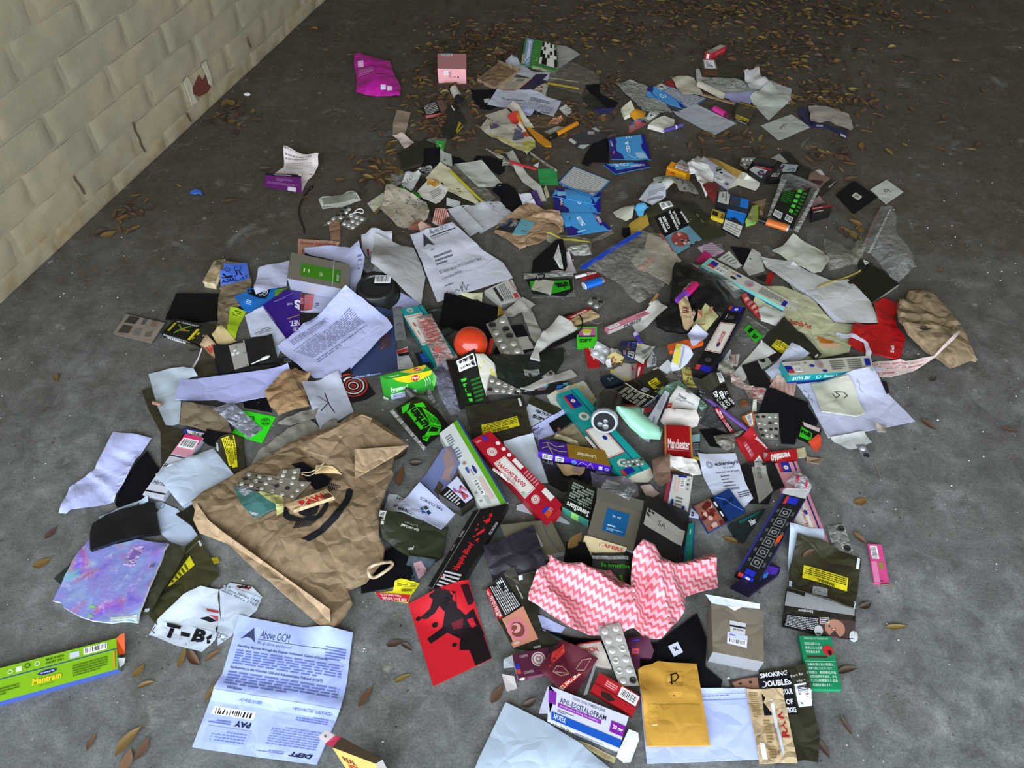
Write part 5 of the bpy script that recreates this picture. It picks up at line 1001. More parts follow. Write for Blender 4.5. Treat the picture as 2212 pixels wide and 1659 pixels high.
T('tobacco_pouch','wide olive pouch with a slanted yellow warning label','tobacco pouch',[(1480,745),(1610,635),(1822,1032),(1210,1542),(1113,1430),(1300,1140)],'s:38371f',th=.004,rigid=False,wr=.005,stk=[('warning_label',[(1525,838),(1575,932),(1330,1140),(1308,1140)],'p:cfc81c',[('l',.1,.2,.95,.9,5,'4a4a18')]),('tab',[(1605,695),(1638,678),(1662,725),(1630,748)],'i:c4ccd4',None),('zip_line',[(1480,812),(1600,700),(1606,708),(1486,822)],'i:6a6a55',None)])
T('tobacco_pouch','narrow olive pouch folded lengthwise beside the painted canvas','tobacco pouch',[(1318,740),(1495,765),(1480,830),(1300,1130),(1145,1412),(1030,1430)],'s:2f2e1d',th=.004,rigid=False,wr=.004,dz=[.008,.01,.008,.008,0,0],stk=[('tab',[(1055,1365),(1138,1372),(1130,1405),(1048,1398)],'i:b5bcc4',None)])
T('label_scrap','tiny yellow label scrap beside the big kraft bag','label',[(1740,870),(1800,850),(1826,902),(1775,936)],'p:b5a81c')
def canvas(t,b,L):
    co=N_(t,'ShaderNodeTexCoord').outputs['Object']
    a=nz(t,L,co,9,3,.5,1.2);c=nz(t,L,co,16,4,.6,.8);d=nz(t,L,co,60,4,.6)
    k=ramp(t,L,a,[(.3,lin('5a48c0')),(.42,lin('8a7fc4')),(.5,lin('7d86c4')),(.58,lin('8fa0cc')),(.66,lin('5fa8a8')),(.75,lin('9a8ad0'))])
    k=mixc(t,L,ramp(t,L,c,[(.55,(0,0,0)),(.66,(.8,.8,.8))]),k,lin('b8506a'))
    k=mixc(t,L,ramp(t,L,nz(t,L,co,13,3,.5,.5),[(.6,(0,0,0)),(.68,(.85,.85,.85))]),k,lin('7a3fd0'))
    k=mixc(t,L,ramp(t,L,d,[(.58,(0,0,0)),(.72,(.6,.6,.6))]),k,lin('b9b9dc'))
    L.new(k,b.inputs['Base Color']);b.inputs['Roughness'].default_value=.4
    bp=N_(t,'ShaderNodeBump',Strength=.6,Distance=.003);L.new(d,bp.inputs['Height']);L.new(bp.outputs[0],b.inputs['Normal'])
T('painted_canvas','broken painted panel in smeared purple, blue and red','painting',[(545,640),(800,722),(1000,670),(1175,702),(1325,730),(1190,1060),(1040,1400),(1005,1500),(880,1480),(735,1500),(560,1480),(430,1440),(270,1350),(240,1300),(160,1280),(370,880)],bumpmat('smeared_paint',canvas),th=.006,rigid=False,back='p:c9cfca',wr=.004,
  stk=[('clear_label',[(945,740),(1075,745),(965,955),(862,925)],'m:c9a9d8',[('r',.25,.2,.7,.65,'7a5aa8')]),('red_blue_mark',[(1130,920),(1200,910),(1180,985),(1115,970)],'i:8a9cc8',[('r',.1,.1,.45,.9,'a83a50'),('r',.55,.2,.9,.8,'3a4aa8')]),('paint_daub',[(535,1320),(600,1350),(540,1362)]+[(533,1350)],'i:7ab85a',None),('paint_daub',[(520,1410),(575,1445),(520,1458)]+[(516,1440)],'i:7ab87a',None),('white_edge',[(735,1450),(1010,1430),(1005,1495),(735,1500)],'p:b9c4bc',None)])
T('wallet','closed black leather wallet resting on the painted canvas','wallet',[(560,520),(700,425),(1165,290),(1228,610),(850,692),(556,806),(545,620)],'g:0c0e13',th=.008,rigid=False,slope=.2,wr=.002)
Zm('0')
T('torn_placard','torn white placard piece with big black letters','placard',[(323,1373),(335,1350),(345,1340),(400,1290),(438,1271),(474,1275),(471,1291),(477,1340),(466,1358),(470,1370),(465,1385),(437,1409),(380,1395),(335,1376)],'p:c0cad6',wr=.006,wf=16,
  stk=[('letters',[(358,1345),(395,1352),(388,1386),(352,1378)],'p:c0cad6',[('t',.05,.05,.95,.95,'T','15151a',.05,.15)]),('letters',[(392,1366),(412,1370),(410,1378),(390,1374)],'i:15151a',None),('letters',[(418,1355),(462,1366),(455,1395),(410,1388)],'p:c0cad6',[('t',.05,.05,.7,.95,'B','15151a',.05,.15),('p',[(.75,.5),(.98,.2),(.98,.9),(.85,.95)],'15151a')]),('red_stroke',[(446,1316),(473,1321),(473,1326),(450,1322)],'i:a8343c',None),('red_stroke',[(452,1330),(472,1333),(471,1343),(462,1335)],'i:a8343c',None),('black_stroke',[(432,1337),(450,1333),(470,1342),(455,1345)],'i:17171c',None),('squiggle',[(330,1355),(340,1357),(338,1372),(329,1370)],'p:c0cad6',[('w',[(.7,.1),(.3,.3),(.3,.7),(.7,.9)],.0016,'222')])])
T('torn_placard','torn white placard piece with small handwritten lines','placard',[(476,1277),(497,1260),(545,1268),(567,1290),(555,1320),(520,1350),(500,1375),(470,1395),(472,1350),(478,1340),(476,1310)],'p:b9c4d4',wr=.005,wf=16,
  stk=[('handwriting',[(484,1264),(565,1292),(555,1312),(478,1278)],'p:b9c4d4',[('t',.02,.0,.2,.26,'65','2a2c44'),('t',.02,.32,1,.6,'rs since Nakba 1948','2a2c44',0,.2),('t',.05,.68,1,1,'ialist force 1965','2a2c44',0,.2)]),('red_black_print',[(514,1262),(545,1268),(540,1275),(512,1270)],'i:7f2a30',[('x',.2,.1,.9,.9,4,'141414',.08,.15,3)]),('handwriting',[(466,1365),(492,1376),(486,1386),(464,1376)],'p:b9c4d4',[('t',0,0,1,1,'VERSE','2a2c34')])])
# ---- the big kraft carrier bag
R=T('kraft_carrier_bag','big crumpled brown carrier bag printed with a black eye','paper bag',[(418,1090),(440,1070),(520,1022),(545,1008),(600,978),(660,948),(728,922),(768,896),(803,905),(870,952),(850,985),(846,1016),(850,1024),(835,1060),(822,1100),(820,1165),(831,1185),(828,1212),(790,1258),(750,1272),(760,1300),(745,1325),(715,1365),(690,1350),(600,1270),(560,1240),(500,1180),(450,1140),(430,1122)],'c:8f7248',th=.012,rigid=False,wr=.017,wf=16,crumple=True,step=.006,puff=.02,slope=.3,
  stk=[('eyebrow',[(658,1160),(690,1178),(762,1066),(745,1052)],'c:9c7a4c',None)][:0])
bag=R
def blob(R,nm,P,col,lift=.0012):
    """an inked shape printed on the (uneven) surface of R"""
    out=[G3(p,R.base+.03).xy for p in P];pts,tr=fill([tuple(p) for p in out],.005)
    V=[]
    for p in pts:
        r=R.bvh.ray_cast(Vector((p.x,p.y,2)),Vector((0,0,-1)));V.append(Vector((p.x,p.y,(r[0].z if r[0] is not None else R.base)+lift)))
    return link(nm,V,tr,col,R.root,OR[R.root.name])
Zm('Y')
blob(bag,'printed_eyebrow',[(1170,975),(1240,930),(1330,880),(1450,770),(1540,650),(1590,560),(1610,470),(1635,450),(1675,470),(1665,540),(1640,610),(1540,765),(1420,875),(1310,965),(1240,1000),(1215,985)],'i:16181c')
blob(bag,'printed_pupil',[(1130,690),(1170,660),(1330,600),(1350,640),(1320,720),(1240,760),(1150,720)],'i:14161c')
blob(bag,'printed_eyelid',[(985,660),(1015,640),(1050,720),(1180,760),(1320,740),(1390,640),(1400,590),(1440,580),(1430,660),(1370,760),(1290,800),(1180,790),(1040,785),(985,745)],'i:191a1e')
for k in range(9): blob(bag,'printed_lash',[(1120+k*24,790),(1135+k*24,790),(1100+k*20,870-k*3),(1085+k*20,875-k*3)],'i:191a1e')
for k in range(7): blob(bag,'printed_lash',[(1420+k*20,405+k*5),(1430+k*20,403+k*5),(1455+k*16,500-k*8),(1447+k*16,503-k*8)],'i:191a1e')
part(bag,'folded_side',[(1420,120),(1560,-60),(1860,-220),(2230,10),(1690,345),(1160,60)],[.075,.08,.08,.06,.065,.075],'c:876a42')
part(bag,'folded_hem',[(1150,50),(1310,-80),(1510,-170),(1760,-300),(1860,-260),(1830,-190),(1560,-70),(1420,120),(1380,130)],[.08,.084,.088,.09,.088,.086,.086,.082,.08],'c:9a7a50')
part(bag,'glued_hem',[(1685,50),(2230,8),(2120,95),(1690,345)],[.082,.068,.066,.07],'c:ac8a5c')
part(bag,'side_gusset',[(110,580),(240,760),(400,890),(1440,1640),(1450,1850),(1340,1800),(900,1420),(500,1020),(140,880),(80,750)],[.03,.034,.036,.034,.012,.01,.01,.01,.01,.02],'c:b18d5c')
cord('rope_handle',None,None,[(1850,1215),(1940,1182),(2045,1172),(2058,1205),(1980,1270),(1890,1322),(1838,1310),(1828,1250)],.0032,'c:d0b286',parent=bag.root,closed=True,zs=[.006]*8)
T('black_cloth','black cloth showing under the bag flap and foil','cloth',[(1060,200),(1180,180),(1300,260),(1460,350),(1420,420),(1300,470),(1160,300)],VEL,th=.002,wr=.004)
cord('string_loop','thin tan string looped over the black cloth','string',[(1155,285),(1260,270),(1340,220),(1385,178),(1330,250),(1240,310),(1160,295)],.0011,'c:c4a878',zs=[.004]*7)
T('paper_tag','cream ticket under the folded bag side','ticket',[(1270,120),(1460,180),(1540,240),(1262,212)],'p:c9ad7c',th=.001,up=.001,pr=[('l',.1,.3,.9,.8,3,'a08a5c')])
R=T('zip_bag','clear sachet with dark green tint lying on the big kraft bag','plastic bag',[(470,400),(600,430),(900,560),(940,640),(740,720),(680,726),(560,600)],'s:3f6f6a',th=.003,rigid=False,wr=.008,stk=[('pale_window',[(500,420),(690,430),(700,490),(590,525)],'m:b9bcc8',None),('clear_edge',[(640,670),(740,695),(700,728),(680,726)],'m:d0d4d8',None)])
blister('blister_pack','wide silver blister strip with printed back on the kraft bag',[(590,250),(1270,420),(1100,570),(500,400)],6,3,'f:908a7c',dome='f:b5b2aa',popped=.4,pr=[('l',.02,.1,.98,.2,1,'2a2a28'),('l',.02,.45,.98,.55,1,'2a2a28'),('l',.02,.8,.98,.92,1,'2a2a28')],wr=.006)
blister('blister_pack','small torn blister corner above the wide silver strip',[(950,255),(1155,255),(1140,400),(920,330)],2,2,'f:9d978a',dome='f:d0cec8',popped=.3)
T('tissue_scrap','yellow green twisted tissue on the kraft bag','tissue',[(730,490),(790,480),(960,510),(985,560),(990,690),(920,730),(915,620),(830,560)],'p:c4c47c',wr=.02,wf=34,crumple=True)
R=T('rolling_paper_box','gold rolling paper box with bold red letters on the kraft bag','rolling papers',[(995,595),(1400,448),(1482,522),(1068,690)][0:1]+[(1405,446),(1482,520),(1075,655)],'c:c19a5a',th=.010,sides=['c:b08a4c','c:b08a4c','c:d0ad70','c:a8844a'],pr=[('t',.25,.2,.85,.9,'RAW','b02a22',.06),('r',.78,.45,.98,.95,'4a2a20'),('o',.92,.25,.05,.012,'3a2a18'),('w',[(.25,.9),(.5,.3)],.001,'e8d8b8')])

# ---- centre
Zm('M')
R=T('velvet_bag','large black cloth bag beside the red ball','pouch',[(668,432),(980,490),(1308,575),(1240,940),(1180,1000),(1050,900),(608,828)],'k:0a0a0c',th=.004,rigid=False,wr=.004)
T('paper_scrap','cream folded corner on the large black cloth bag','paper',[(830,440),(1122,395),(1110,512)],'p:c9c7a6',dz=[.0,.008,.004])
T('card_scrap','mustard triangle scrap by the white medicine box','card',[(1305,570),(1398,640),(1300,690)],'p:9a7f2a')
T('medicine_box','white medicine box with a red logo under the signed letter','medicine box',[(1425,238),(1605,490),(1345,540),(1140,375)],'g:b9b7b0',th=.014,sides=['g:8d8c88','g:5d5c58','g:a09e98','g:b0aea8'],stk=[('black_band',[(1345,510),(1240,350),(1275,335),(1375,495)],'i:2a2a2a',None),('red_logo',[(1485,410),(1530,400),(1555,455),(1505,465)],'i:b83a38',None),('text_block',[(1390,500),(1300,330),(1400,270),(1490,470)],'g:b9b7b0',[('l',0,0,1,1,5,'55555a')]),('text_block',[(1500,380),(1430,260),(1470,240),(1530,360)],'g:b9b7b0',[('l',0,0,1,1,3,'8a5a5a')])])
T('plastic_film','crumpled clear blister film below the medicine box','film',[(1360,650),(1600,540),(1750,560),(1690,610),(1830,900),(1770,1030),(1700,960),(1590,660),(1420,725)],'f:b0aea4',th=.0015,wr=.022,wf=30,crumple=True)
R=T('velvet_pouch','black pouch with a pale silver band beside the blister strip','pouch',[(1450,800),(1600,780),(1740,1072),(1620,1120),(1300,1190),(1250,1100)],'k:0b0b0d',th=.003,wr=.002,stk=[('silver_band',[(1530,940),(1670,918),(1735,1068),(1592,1092)],'f:c4c2b8',None)])
blister('blister_pack','grey blister strip with two rows of burst pockets',[(1158,780),(1392,678),(1622,1130),(1360,1178)],2,5,'f:a9a79c',dome='f:c4c2b8',popped=.35)
lathe('red_marker','red crayon standing up beside the red ball','crayon',(1228,960),(1195,1128),[('barrel','o:b8281c',[(0,.005),(1,.005)])])
Zm('0')
# ball
def ball(px_,r,col,name,label):
    C=ground(px_[0],px_[1],r);n,m=32,18;V,Fc=[],[]
    for j in range(m+1):
        a=math.pi*j/m;V += [C+Vector((r*math.sin(a)*math.cos(k*math.tau/n),r*math.sin(a)*math.sin(k*math.tau/n),r*math.cos(a)+.0008)) for k in range(n)]
    for j in range(m): Fc += [(j*n+k,(j+1)*n+k,(j+1)*n+(k+1) % n,j*n+(k+1) % n) for k in range(n)]
    o=link(name,V,Fc,col,None,None,None,True);tag(o,label,'ball');h_add(V,[(f[0],f[1],f[2]) for f in Fc]+[(f[0],f[2],f[3]) for f in Fc]);return o
def redskin(t,b,L):
    co=N_(t,'ShaderNodeTexCoord').outputs['Object']
    L.new(ramp(t,L,nz(t,L,co,14,5),[(.35,lin('a82a10')),(.55,lin('cc3a14')),(.7,lin('d8481c'))]),b.inputs['Base Color']);b.inputs['Roughness'].default_value=.22;b.inputs['Coat Weight'].default_value=.4
ball((1016.5,742),.0385,bumpmat('red_ball_skin',redskin),'red_ball','shiny orange red rubber ball in the middle of the pile')
Zm('M')
T('medicine_wrapper','white sachet with a red and black torn top','sachet',[(95,1100),(222,1048),(242,1160),(300,1285),(280,1312),(110,1312)],'p:c0c2c6',th=.003,rigid=False,wr=.006,stk=[('red_top',[(98,1105),(218,1062),(225,1100),(100,1140)],'i:b52a2a',None),('black_top',[(105,1142),(232,1105),(240,1150),(120,1172)],'i:17171a',None)])
T('plastic_case','black plastic clip with a blue star pattern','case',[(310,1120),(420,1110),(492,1220),(482,1292),(380,1282)],'o:1b1d22',th=.008,rigid=False,stk=[('blue_panel',[(360,1130),(425,1122),(485,1230),(410,1240)],'i:2452b0',[('o',.55,.5,.12,.04,'8fb0e8')])])
R=T('incense_box','teal and cream incense box under a clear printed sleeve','incense box',[(128,592),(398,548),(800,1130),(535,1255)],'g:118a88',th=.02,sides=['g:0f6f70','g:1d4a80','g:0f7878','g:0f7878'],pr=[('r',.0,.14,.78,.68,'cdcbc0'),('r',.03,.16,.74,.66,'b03a34'),('r',.05,.17,.72,.65,'d0cec4'),('o',.38,.06,.14,.03,'d8c4b4'),('o',.38,.06,.08,.02,'d8c4b4'),('r',.8,0,.84,1,'1d4a80'),('t',.3,.3,.42,.6,'Nag','b03a34'),('l',.15,.25,.25,.55,2,'b06a60'),('r',.3,.8,.6,.95,'b04a44')])
part(R,'end_flap',[(638,1255),(805,1130),(846,1212),(810,1292),(690,1322)],[.02,.02,.01,.006,.006],'p:b0a9a0')
T('printed_sleeve','clear sleeve with red print resting on the teal incense box','sleeve',[(322,700),(505,652),(772,1172),(575,1268)],'m:cbaaa4',th=.003,rigid=False,wr=.004,pr=[('l',.15,.1,.85,.6,6,'b8504c'),('e',.4,.75,.22,.07,'c86a62'),('w',[(.1,.95),(.5,.75),(.9,.98)],.002,'e0d8d4')])
blister('blister_pack','narrow grey strip of four sealed tablets left of the incense box',[(60,665),(160,655),(215,992),(85,1006)],1,4,'f:7d8084',dome='m:b9bcc0')
Zm('S')
R=T('medicine_carton','green and yellow painkiller carton standing on edge','medicine box',[(445,180),(990,42),(1065,108),(528,222)],'g:2f9a2c',foot=(3,(556,462)),sides=['g:2f9a2c']*4,pr=[('p',[(.42,.15),(.98,.02),(.98,.3),(.75,.75),(.6,.8)],'e8b818'),('e',.76,.4,.07,.28,'b03024'),('t',.71,.3,.81,.55,'Nyal','e8dcd0',.02),('t',.12,.45,.32,.75,'Paracetamol','d8ecd0',.02),('w',[(.42,.2),(.6,.9),(.8,.85),(.99,.2)],.0012,'d8dcd0')],
  sp={2:[('p',[(.12,.0),(1,0),(.98,.18),(.7,.35),(.45,.36),(.25,.2)],'e8b818'),('e',.62,.2,.09,.15,'b03024'),('t',.55,.12,.69,.28,'Nyal','e8dcd0',.02),('t',.05,.42,.42,.62,'Paracetamol','e2f0da',.03),('l',.05,.64,.34,.7,1,'cfe6c4'),('r',.02,.74,.6,1,'b9c0dc'),('l',.08,.78,.45,.92,2,'555a70'),('w',[(.8,.3),(.84,.5),(.82,.7)],.0012,'d8e8d0'),('w',[(.85,.27),(.89,.48),(.87,.68)],.0012,'d8e8d0'),('w',[(.9,.24),(.94,.46),(.92,.66)],.0012,'d8e8d0')]})
part(R,'torn_flap',[(1065,108),(1125,190),(1105,300),(1080,300),(1060,200)],[.052,.04,.02,.02,.04],'g:58a83c')
part(R,'glue_flap',[(485,420),(540,440),(552,465),(490,450)],[.004,.006,.002,.001],'p:c9cdc8')
T('tobacco_pouch','black brown card behind the green splatter sachet','card',[(750,312),(1025,320),(1135,490),(1090,530),(960,400),(752,505)],'s:27241a',th=.002,rigid=False,z=.001,dz=[.034,.034,.006,0,.012,.002])
T('zip_bag','clear zip bag with violet sheen beside the green bar card','plastic bag',[(1090,265),(1225,100),(1260,120),(1405,620),(1295,672),(1170,500)],'v:9a9cb8',th=.003,rigid=False,wr=.006)
T('game_card','black card with barcode and green bars, left of the olive pouches','card',[(1250,120),(1590,50),(1745,500),(1402,612)],'g:0f110f',th=.003,rigid=False,pr=[('b',.32,.06,.92,.3),('r',.16,.42,.55,.96,'12200f')]+[('r',.3+.02*i,.45+.1*i,.5+.0*i,.51+.1*i,'4cc838') for i in range(5)]+[('l',.6,.5,.92,.95,6,'1f6a1c')])
T('paper_wrap','white paper with yellow print beside the green bar card','paper',[(1600,110),(1700,80),(1832,170),(1850,292),(1755,292),(1720,470),(1650,300)],'p:c6c4b4',wr=.006,pr=[('x',.1,.1,.9,.9,8,'c4b83a',.05,.1,5)])
R=T('zip_bag','clear zip bag around the green splatter sachet','plastic bag',[(560,600),(960,330),(1132,492),(1285,770),(970,1062)],'v:a5a8a2',th=.003,rigid=False,wr=.003,z=.002)
T('splatter_sachet','black sachet with a neon green splatter and bold black word','tobacco pouch',[(628,565),(860,430),(1005,485),(1140,600),(1282,780),(1140,900),(1000,1015),(955,985)],'g:0c0e0c',th=.004,rigid=False,wr=.004,z=.008,
  stk=[('lettering',[(935,830),(765,615),(875,540),(1060,770)],'i:35c81c',[('t',.02,.05,.98,.95,'urban','0f1a0c',.06)]),('splatter',[(850,520),(960,500),(1000,560),(890,550)],'i:35c81c',None),('splatter',[(940,545),(1130,690),(1185,790),(1060,770)],'i:35c81c',[('t',.95,.85,.1,.2,'MENTHOL CRUSH','12330c',.02),('t',.8,.98,.3,.9,' ','12330c')]),('splatter',[(1060,775),(1180,800),(1150,890),(980,900)],'i:35c81c',[('r',.1,.1,.8,.6,'0f1a0c'),('t',.75,.55,.15,.15,'ventti','35c81c',.03)]),('splatter',[(955,900),(1050,890),(1010,970),(960,945)],'i:35c81c',[('l',.1,.2,.9,.8,2,'12330c')]),('splatter',[(710,560),(810,500),(780,590),(720,640)],'i:35c81c',None)])
zipband(R,[(562,598),(600,575),(1000,1040),(968,1062)],'m:c9ccc8',z=.012)
Zm('T')
T('tobacco_pouch','dark green pouch printed with a small white address','tobacco pouch',[(150,112),(400,70),(780,40),(1225,-60),(1230,130),(1100,330),(590,580),(235,482)],'s:17201a',th=.003,wr=.003,stk=[('address',[(620,300),(865,262),(880,365),(645,400)],'i:17201a',[('l',.02,.0,.98,1,6,'c4c8c2')])])
blister('blister_pack','burst silver blister strip by the dark green pouch',[(130,475),(610,640),(560,690),(68,725)],5,2,'f:8a877e',dome='f:cfcec8',popped=.5)
blister('blister_pack','patterned foil strip crossing the grey paper stick',[(900,390),(1040,290),(1230,480),(1080,610)],2,4,'f:a9aaa8',popped=.6)
T('cigarette_packet','opened packet with a disease warning under the paper stick','cigarette packet',[(600,612),(790,540),(930,480),(1295,440),(1300,490),(1060,600),(750,642)],'g:15161a',th=.004,rigid=False,stk=[('lettering',[(790,590),(640,605),(650,575),(790,555)],'i:121214',[('t',.0,.1,1,.9,'DISEASE','d8d8dc',.03)]),('photo_panel',[(830,520),(1000,500),(960,570),(840,585)],'i:6f5a5c',[('r',0,0,1,.3,'5f98a8')]),('blue_panel',[(1130,510),(1230,495),(1190,545),(1120,560)],'i:2a62b8',None),('teal_corner',[(1215,470),(1290,458),(1290,495),(1225,510)],'i:4fa0a8',None)])
T('paper_stick','long rolled grey paper stick','paper',[(578,585),(760,480),(900,405),(1335,240),(1428,330),(1380,352),(1000,470),(760,560)],'p:a8a49b',th=.004,rigid=False,puff=.006)
T('tobacco_pouch','olive pouch with yellow side label, behind the yellow warning label','tobacco pouch',[(-180,1000),(-60,900),(20,1060),(-20,1200),(-150,1150)],'s:201f15',th=.002,stk=[('warning_label',[(-185,1010),(-90,985),(-75,1150),(-180,1160)],'p:bfb41c',[('l',.1,.1,.9,.9,4,'4a4818')])])
T('paper_sheet','white sheet with yellow flecks behind the money incense box','paper',[(970,660),(1240,540),(1520,435),(1560,470),(1715,720),(1640,850),(1240,845),(1190,862),(1050,800)],'p:cac9bd',wr=.003,pr=[('x',.05,.02,.98,.95,9,['c9bf3c','d0c648'],.025,.05,7)])
T('tobacco_pouch','olive pouch with a white panel of upside-down words','tobacco pouch',[(740,650),(1190,862),(1060,945),(860,1090),(740,1132),(660,850)],'s:2a2919',th=.002,stk=[('white_panel',[(665,850),(702,775),(1052,942),(740,1128)][0:4],'p:b7bcc8',None),('lettering',[(1040,985),(800,900),(830,860),(1060,950)],'p:b7bcc8',[('t',.05,.05,1,1,'HEALTH','22242a',.03)]),('lettering',[(930,1050),(750,985),(780,935),(960,1005)],'p:b7bcc8',[('t',.05,.05,1,1,'LOVE','22242a',.03)])])
T('invoice','lavender folded invoice with a dark photo window','letter',[(715,1165),(1230,855),(1405,950),(1380,1000),(1100,1225),(862,1312),(720,1230)],'p:b5b9e4',th=.001,stk=[('dark_window',[(1000,1075),(1285,905),(1372,1040),(1092,1222)],'g:0f0d10',[('x',.2,.65,.4,.95,3,['8a4a3a','6a3028'],.04,.08,3)]),('logo',[(760,1165),(845,1112),(865,1140),(780,1190)],'p:b5b9e4',[('t',0,0,1,1,'sccs','3a3c55',.04)]),('address',[(800,1215),(915,1140),(945,1185),(830,1258)],'p:b5b9e4',[('l',0,0,1,1,3,'55587a')])])
T('kraft_paper','plain tan paper between invoice and money incense box','paper',[(1100,1240),(1385,1060),(1440,1110),(1560,1300),(1650,1430),(1480,1395),(1300,1355)],'c:9f865c',th=.002,rigid=False)
R=T('tobacco_pouch','olive pouch with a wide yellow upside-down warning label','tobacco pouch',[(-245,870),(0,795),(600,670),(640,720),(730,1120),(782,1232),(330,1352),(-110,1330)],'s:2b281b',th=.004,rigid=False,wr=.005,stk=[('warning_label',[(572,1115),(20,1255),(0,1110),(530,970)],'p:d2c61a',[('t',.28,.03,.72,.3,'WARNING','1e1d10',.03),('l',.03,.35,.97,.97,4,'4a4818')]),('tab',[(540,712),(575,702),(608,815),(578,825)],'i:c4c6c4',None)])
Zm('0')
T('glassine_bag','plain white zip bag under the red incense box','glassine bag',[(1087,958),(1151,941),(1186,1042),(1128,1048)],'p:b9c0ca',th=.002,wr=.002,fold=[((1120,950),(1160,1045),.003,.012)])
T('tobacco_pouch','black pouch with clipped grey words under the gold foil','tobacco pouch',[(1165,985),(1215,1000),(1290,1010),(1270,1050),(1215,1062),(1185,1045)],'g:101012',th=.002,stk=[('lettering',[(1172,992),(1196,998),(1195,1006),(1172,1000)],'i:101012',[('t',0,0,1,1,'SCULAR','7d7f86',.02)])])
R=T('incense_box','purple and gold lavender incense box lying across the pile','incense box',[(1165,948),(1306,973),(1320,1008),(1163,975)],'g:7a5c17',foot=(3,(1160,990)),sides=['g:4a2a10','g:4a2a10','g:4418b0','g:8a7a60'],pr=[('r',0,0,.42,1,'32186e'),('w',[(.05,.3),(.15,.15),(.25,.4),(.38,.2)],.0016,'b09a50'),('w',[(.12,.2),(.16,.6),(.2,.95)],.0016,'b09a50'),('w',[(.05,.7),(.12,.5),(.3,.7),(.4,.6)],.0014,'b09a50'),('r',.42,0,.425,1,'b02a20'),('t',.82,.75,.55,.45,'Lavender','d8cba0',.01)],sp={2:[('b',.06,.15,.2,.85),('r',.24,.15,.36,.85,'d0d0d4'),('l',.26,.25,.34,.75,2,'444'),('e',.5,.5,.04,.35,'5a78c8'),('w',[(.55,.8),(.6,.2),(.68,.5)],.001,'d8b0a0'),('w',[(.68,.9),(.72,.1),(.78,.9)],.001,'d8b0a0'),('r',.84,.25,.89,.75,'d8d8e0'),('o',.95,.5,.03,.01,'d8d8e0')]})
T('gold_foil','crumpled gold foil strip beneath the purple incense box','foil',[(1202,1004),(1264,1016),(1260,1027),(1252,1034),(1218,1029)],'f:b89a6c',th=.002,wr=.02,wf=40,crumple=True)
T('foil_scrap','torn shiny foil peeking above the purple incense box','foil',[(1195,946),(1201,938),(1226,948),(1246,955),(1252,964),(1232,962)],'f:c9bea0',th=.001,wr=.014,wf=50,crumple=True,up=.004)
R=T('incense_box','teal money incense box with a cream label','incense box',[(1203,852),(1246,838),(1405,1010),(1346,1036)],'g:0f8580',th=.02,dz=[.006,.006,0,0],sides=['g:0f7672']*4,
  pr=[('r',.70,0,.74,1,'123a6a'),('r',.74,0,1,1,'11908a'),('r',.14,.045,.62,.2,'1d1f80'),('r',.14,.045,.24,.2,'b8301f'),('o',.42,.12,.09,.07,'d8c8b8'),('o',.35,.31,.2,.025,'d8cbb8'),('o',.35,.31,.16,.05,'d8cbb8'),('o',.35,.31,.07,.02,'b06a50'),('r',0,.44,.70,.78,'a83028'),('r',.03,.447,.67,.772,'d0cdc2'),('r',.06,.453,.64,.765,'a83028'),('r',.075,.456,.625,.762,'d2cfc4'),('e',.45,.58,.08,.025,'1d1f80'),('o',.35,.86,.17,.025,'d8cbb8'),('o',.35,.86,.13,.04,'d8cbb8'),('r',.1,.92,.5,.98,'1d1f80'),('r',.1,.92,.2,.98,'b8301f')],
  stk=[('lettering',[(1278,934),(1308,969),(1303,973),(1272,938)],'i:d2cfc4',[('t',0,0,1,1,'MONEY MATRIX','b0342a',.03)]),('lettering',[(1268,942),(1296,976),(1291,979),(1263,944)],'i:d2cfc4',[('t',0,0,1,.9,'Shrinivas Sugandhalaya','b0604e')])])
part(R,'end_flap',[(1346,1036),(1405,1010),(1412,1030),(1400,1042),(1362,1042)],[.02,.02,.006,.004,.01],'p:aaa393')
part(R,'end_flap',[(1362,1030),(1347,1035),(1350,1042),(1366,1035)],[.02,.02,.012,.012],'g:0f8580')
T('blister_strip','long dented silver blister strip below the purple box','blister pack',[(1275,1025),(1300,1030),(1375,1055),(1380,1075),(1362,1080),(1280,1055)],'f:77747c',th=.003,rigid=False,wr=.014,wf=50,crumple=True)
Zm('U')
T('zip_bag','crumpled pale green plastic bag behind the white tablets box','plastic bag',[(1240,900),(1450,750),(1570,730),(1690,850),(1990,1100),(1900,1160),(1720,1010),(1500,900),(1350,980)],'m:7fa890',th=.003,rigid=False,wr=.012)
T('cigarette_packet','small navy packet lying flat left of the keyboard-patterned packet','cigarette packet',[(395,650),(532,608),(738,712),(500,790)],'g:10222f',th=.014,sides='g:0c1a24',pr=[('l',.35,.3,.55,.7,3,'7d92a0'),('e',.7,.45,.06,.06,'7d92a0')])
T('paper_card','cream card with yellow flecks above the navy packet','card',[(533,580),(740,440),(872,460),(870,692),(740,722)],'p:b3ada0',th=.001,pr=[('x',.1,.2,.9,.95,4,'c4b43c',.05,.1,6)])
T('rolling_papers','red rolling paper packet under the fan of slips','rolling papers',[(862,465),(1082,410),(1005,652),(865,690)],'g:a5181e',th=.003,rigid=False,pr=[('r',0,0,.35,1,'77706c'),('t',.5,.3,.7,.95,'ven','e0dcd8',.04),('r',.75,.0,.78,1,'7a1014')])
T('paper_disc','grey rounded tag with clipped capital letters','tag',[(1180,265),(1232,370),(1222,480),(1090,505),(1080,430)],'p:a3a5a3',th=.001,stk=[('lettering',[(1225,340),(1215,480),(1160,480),(1170,335)],'p:a3a5a3',[('t',.0,.1,1,.9,'HEL','3a3c40',.03)])])
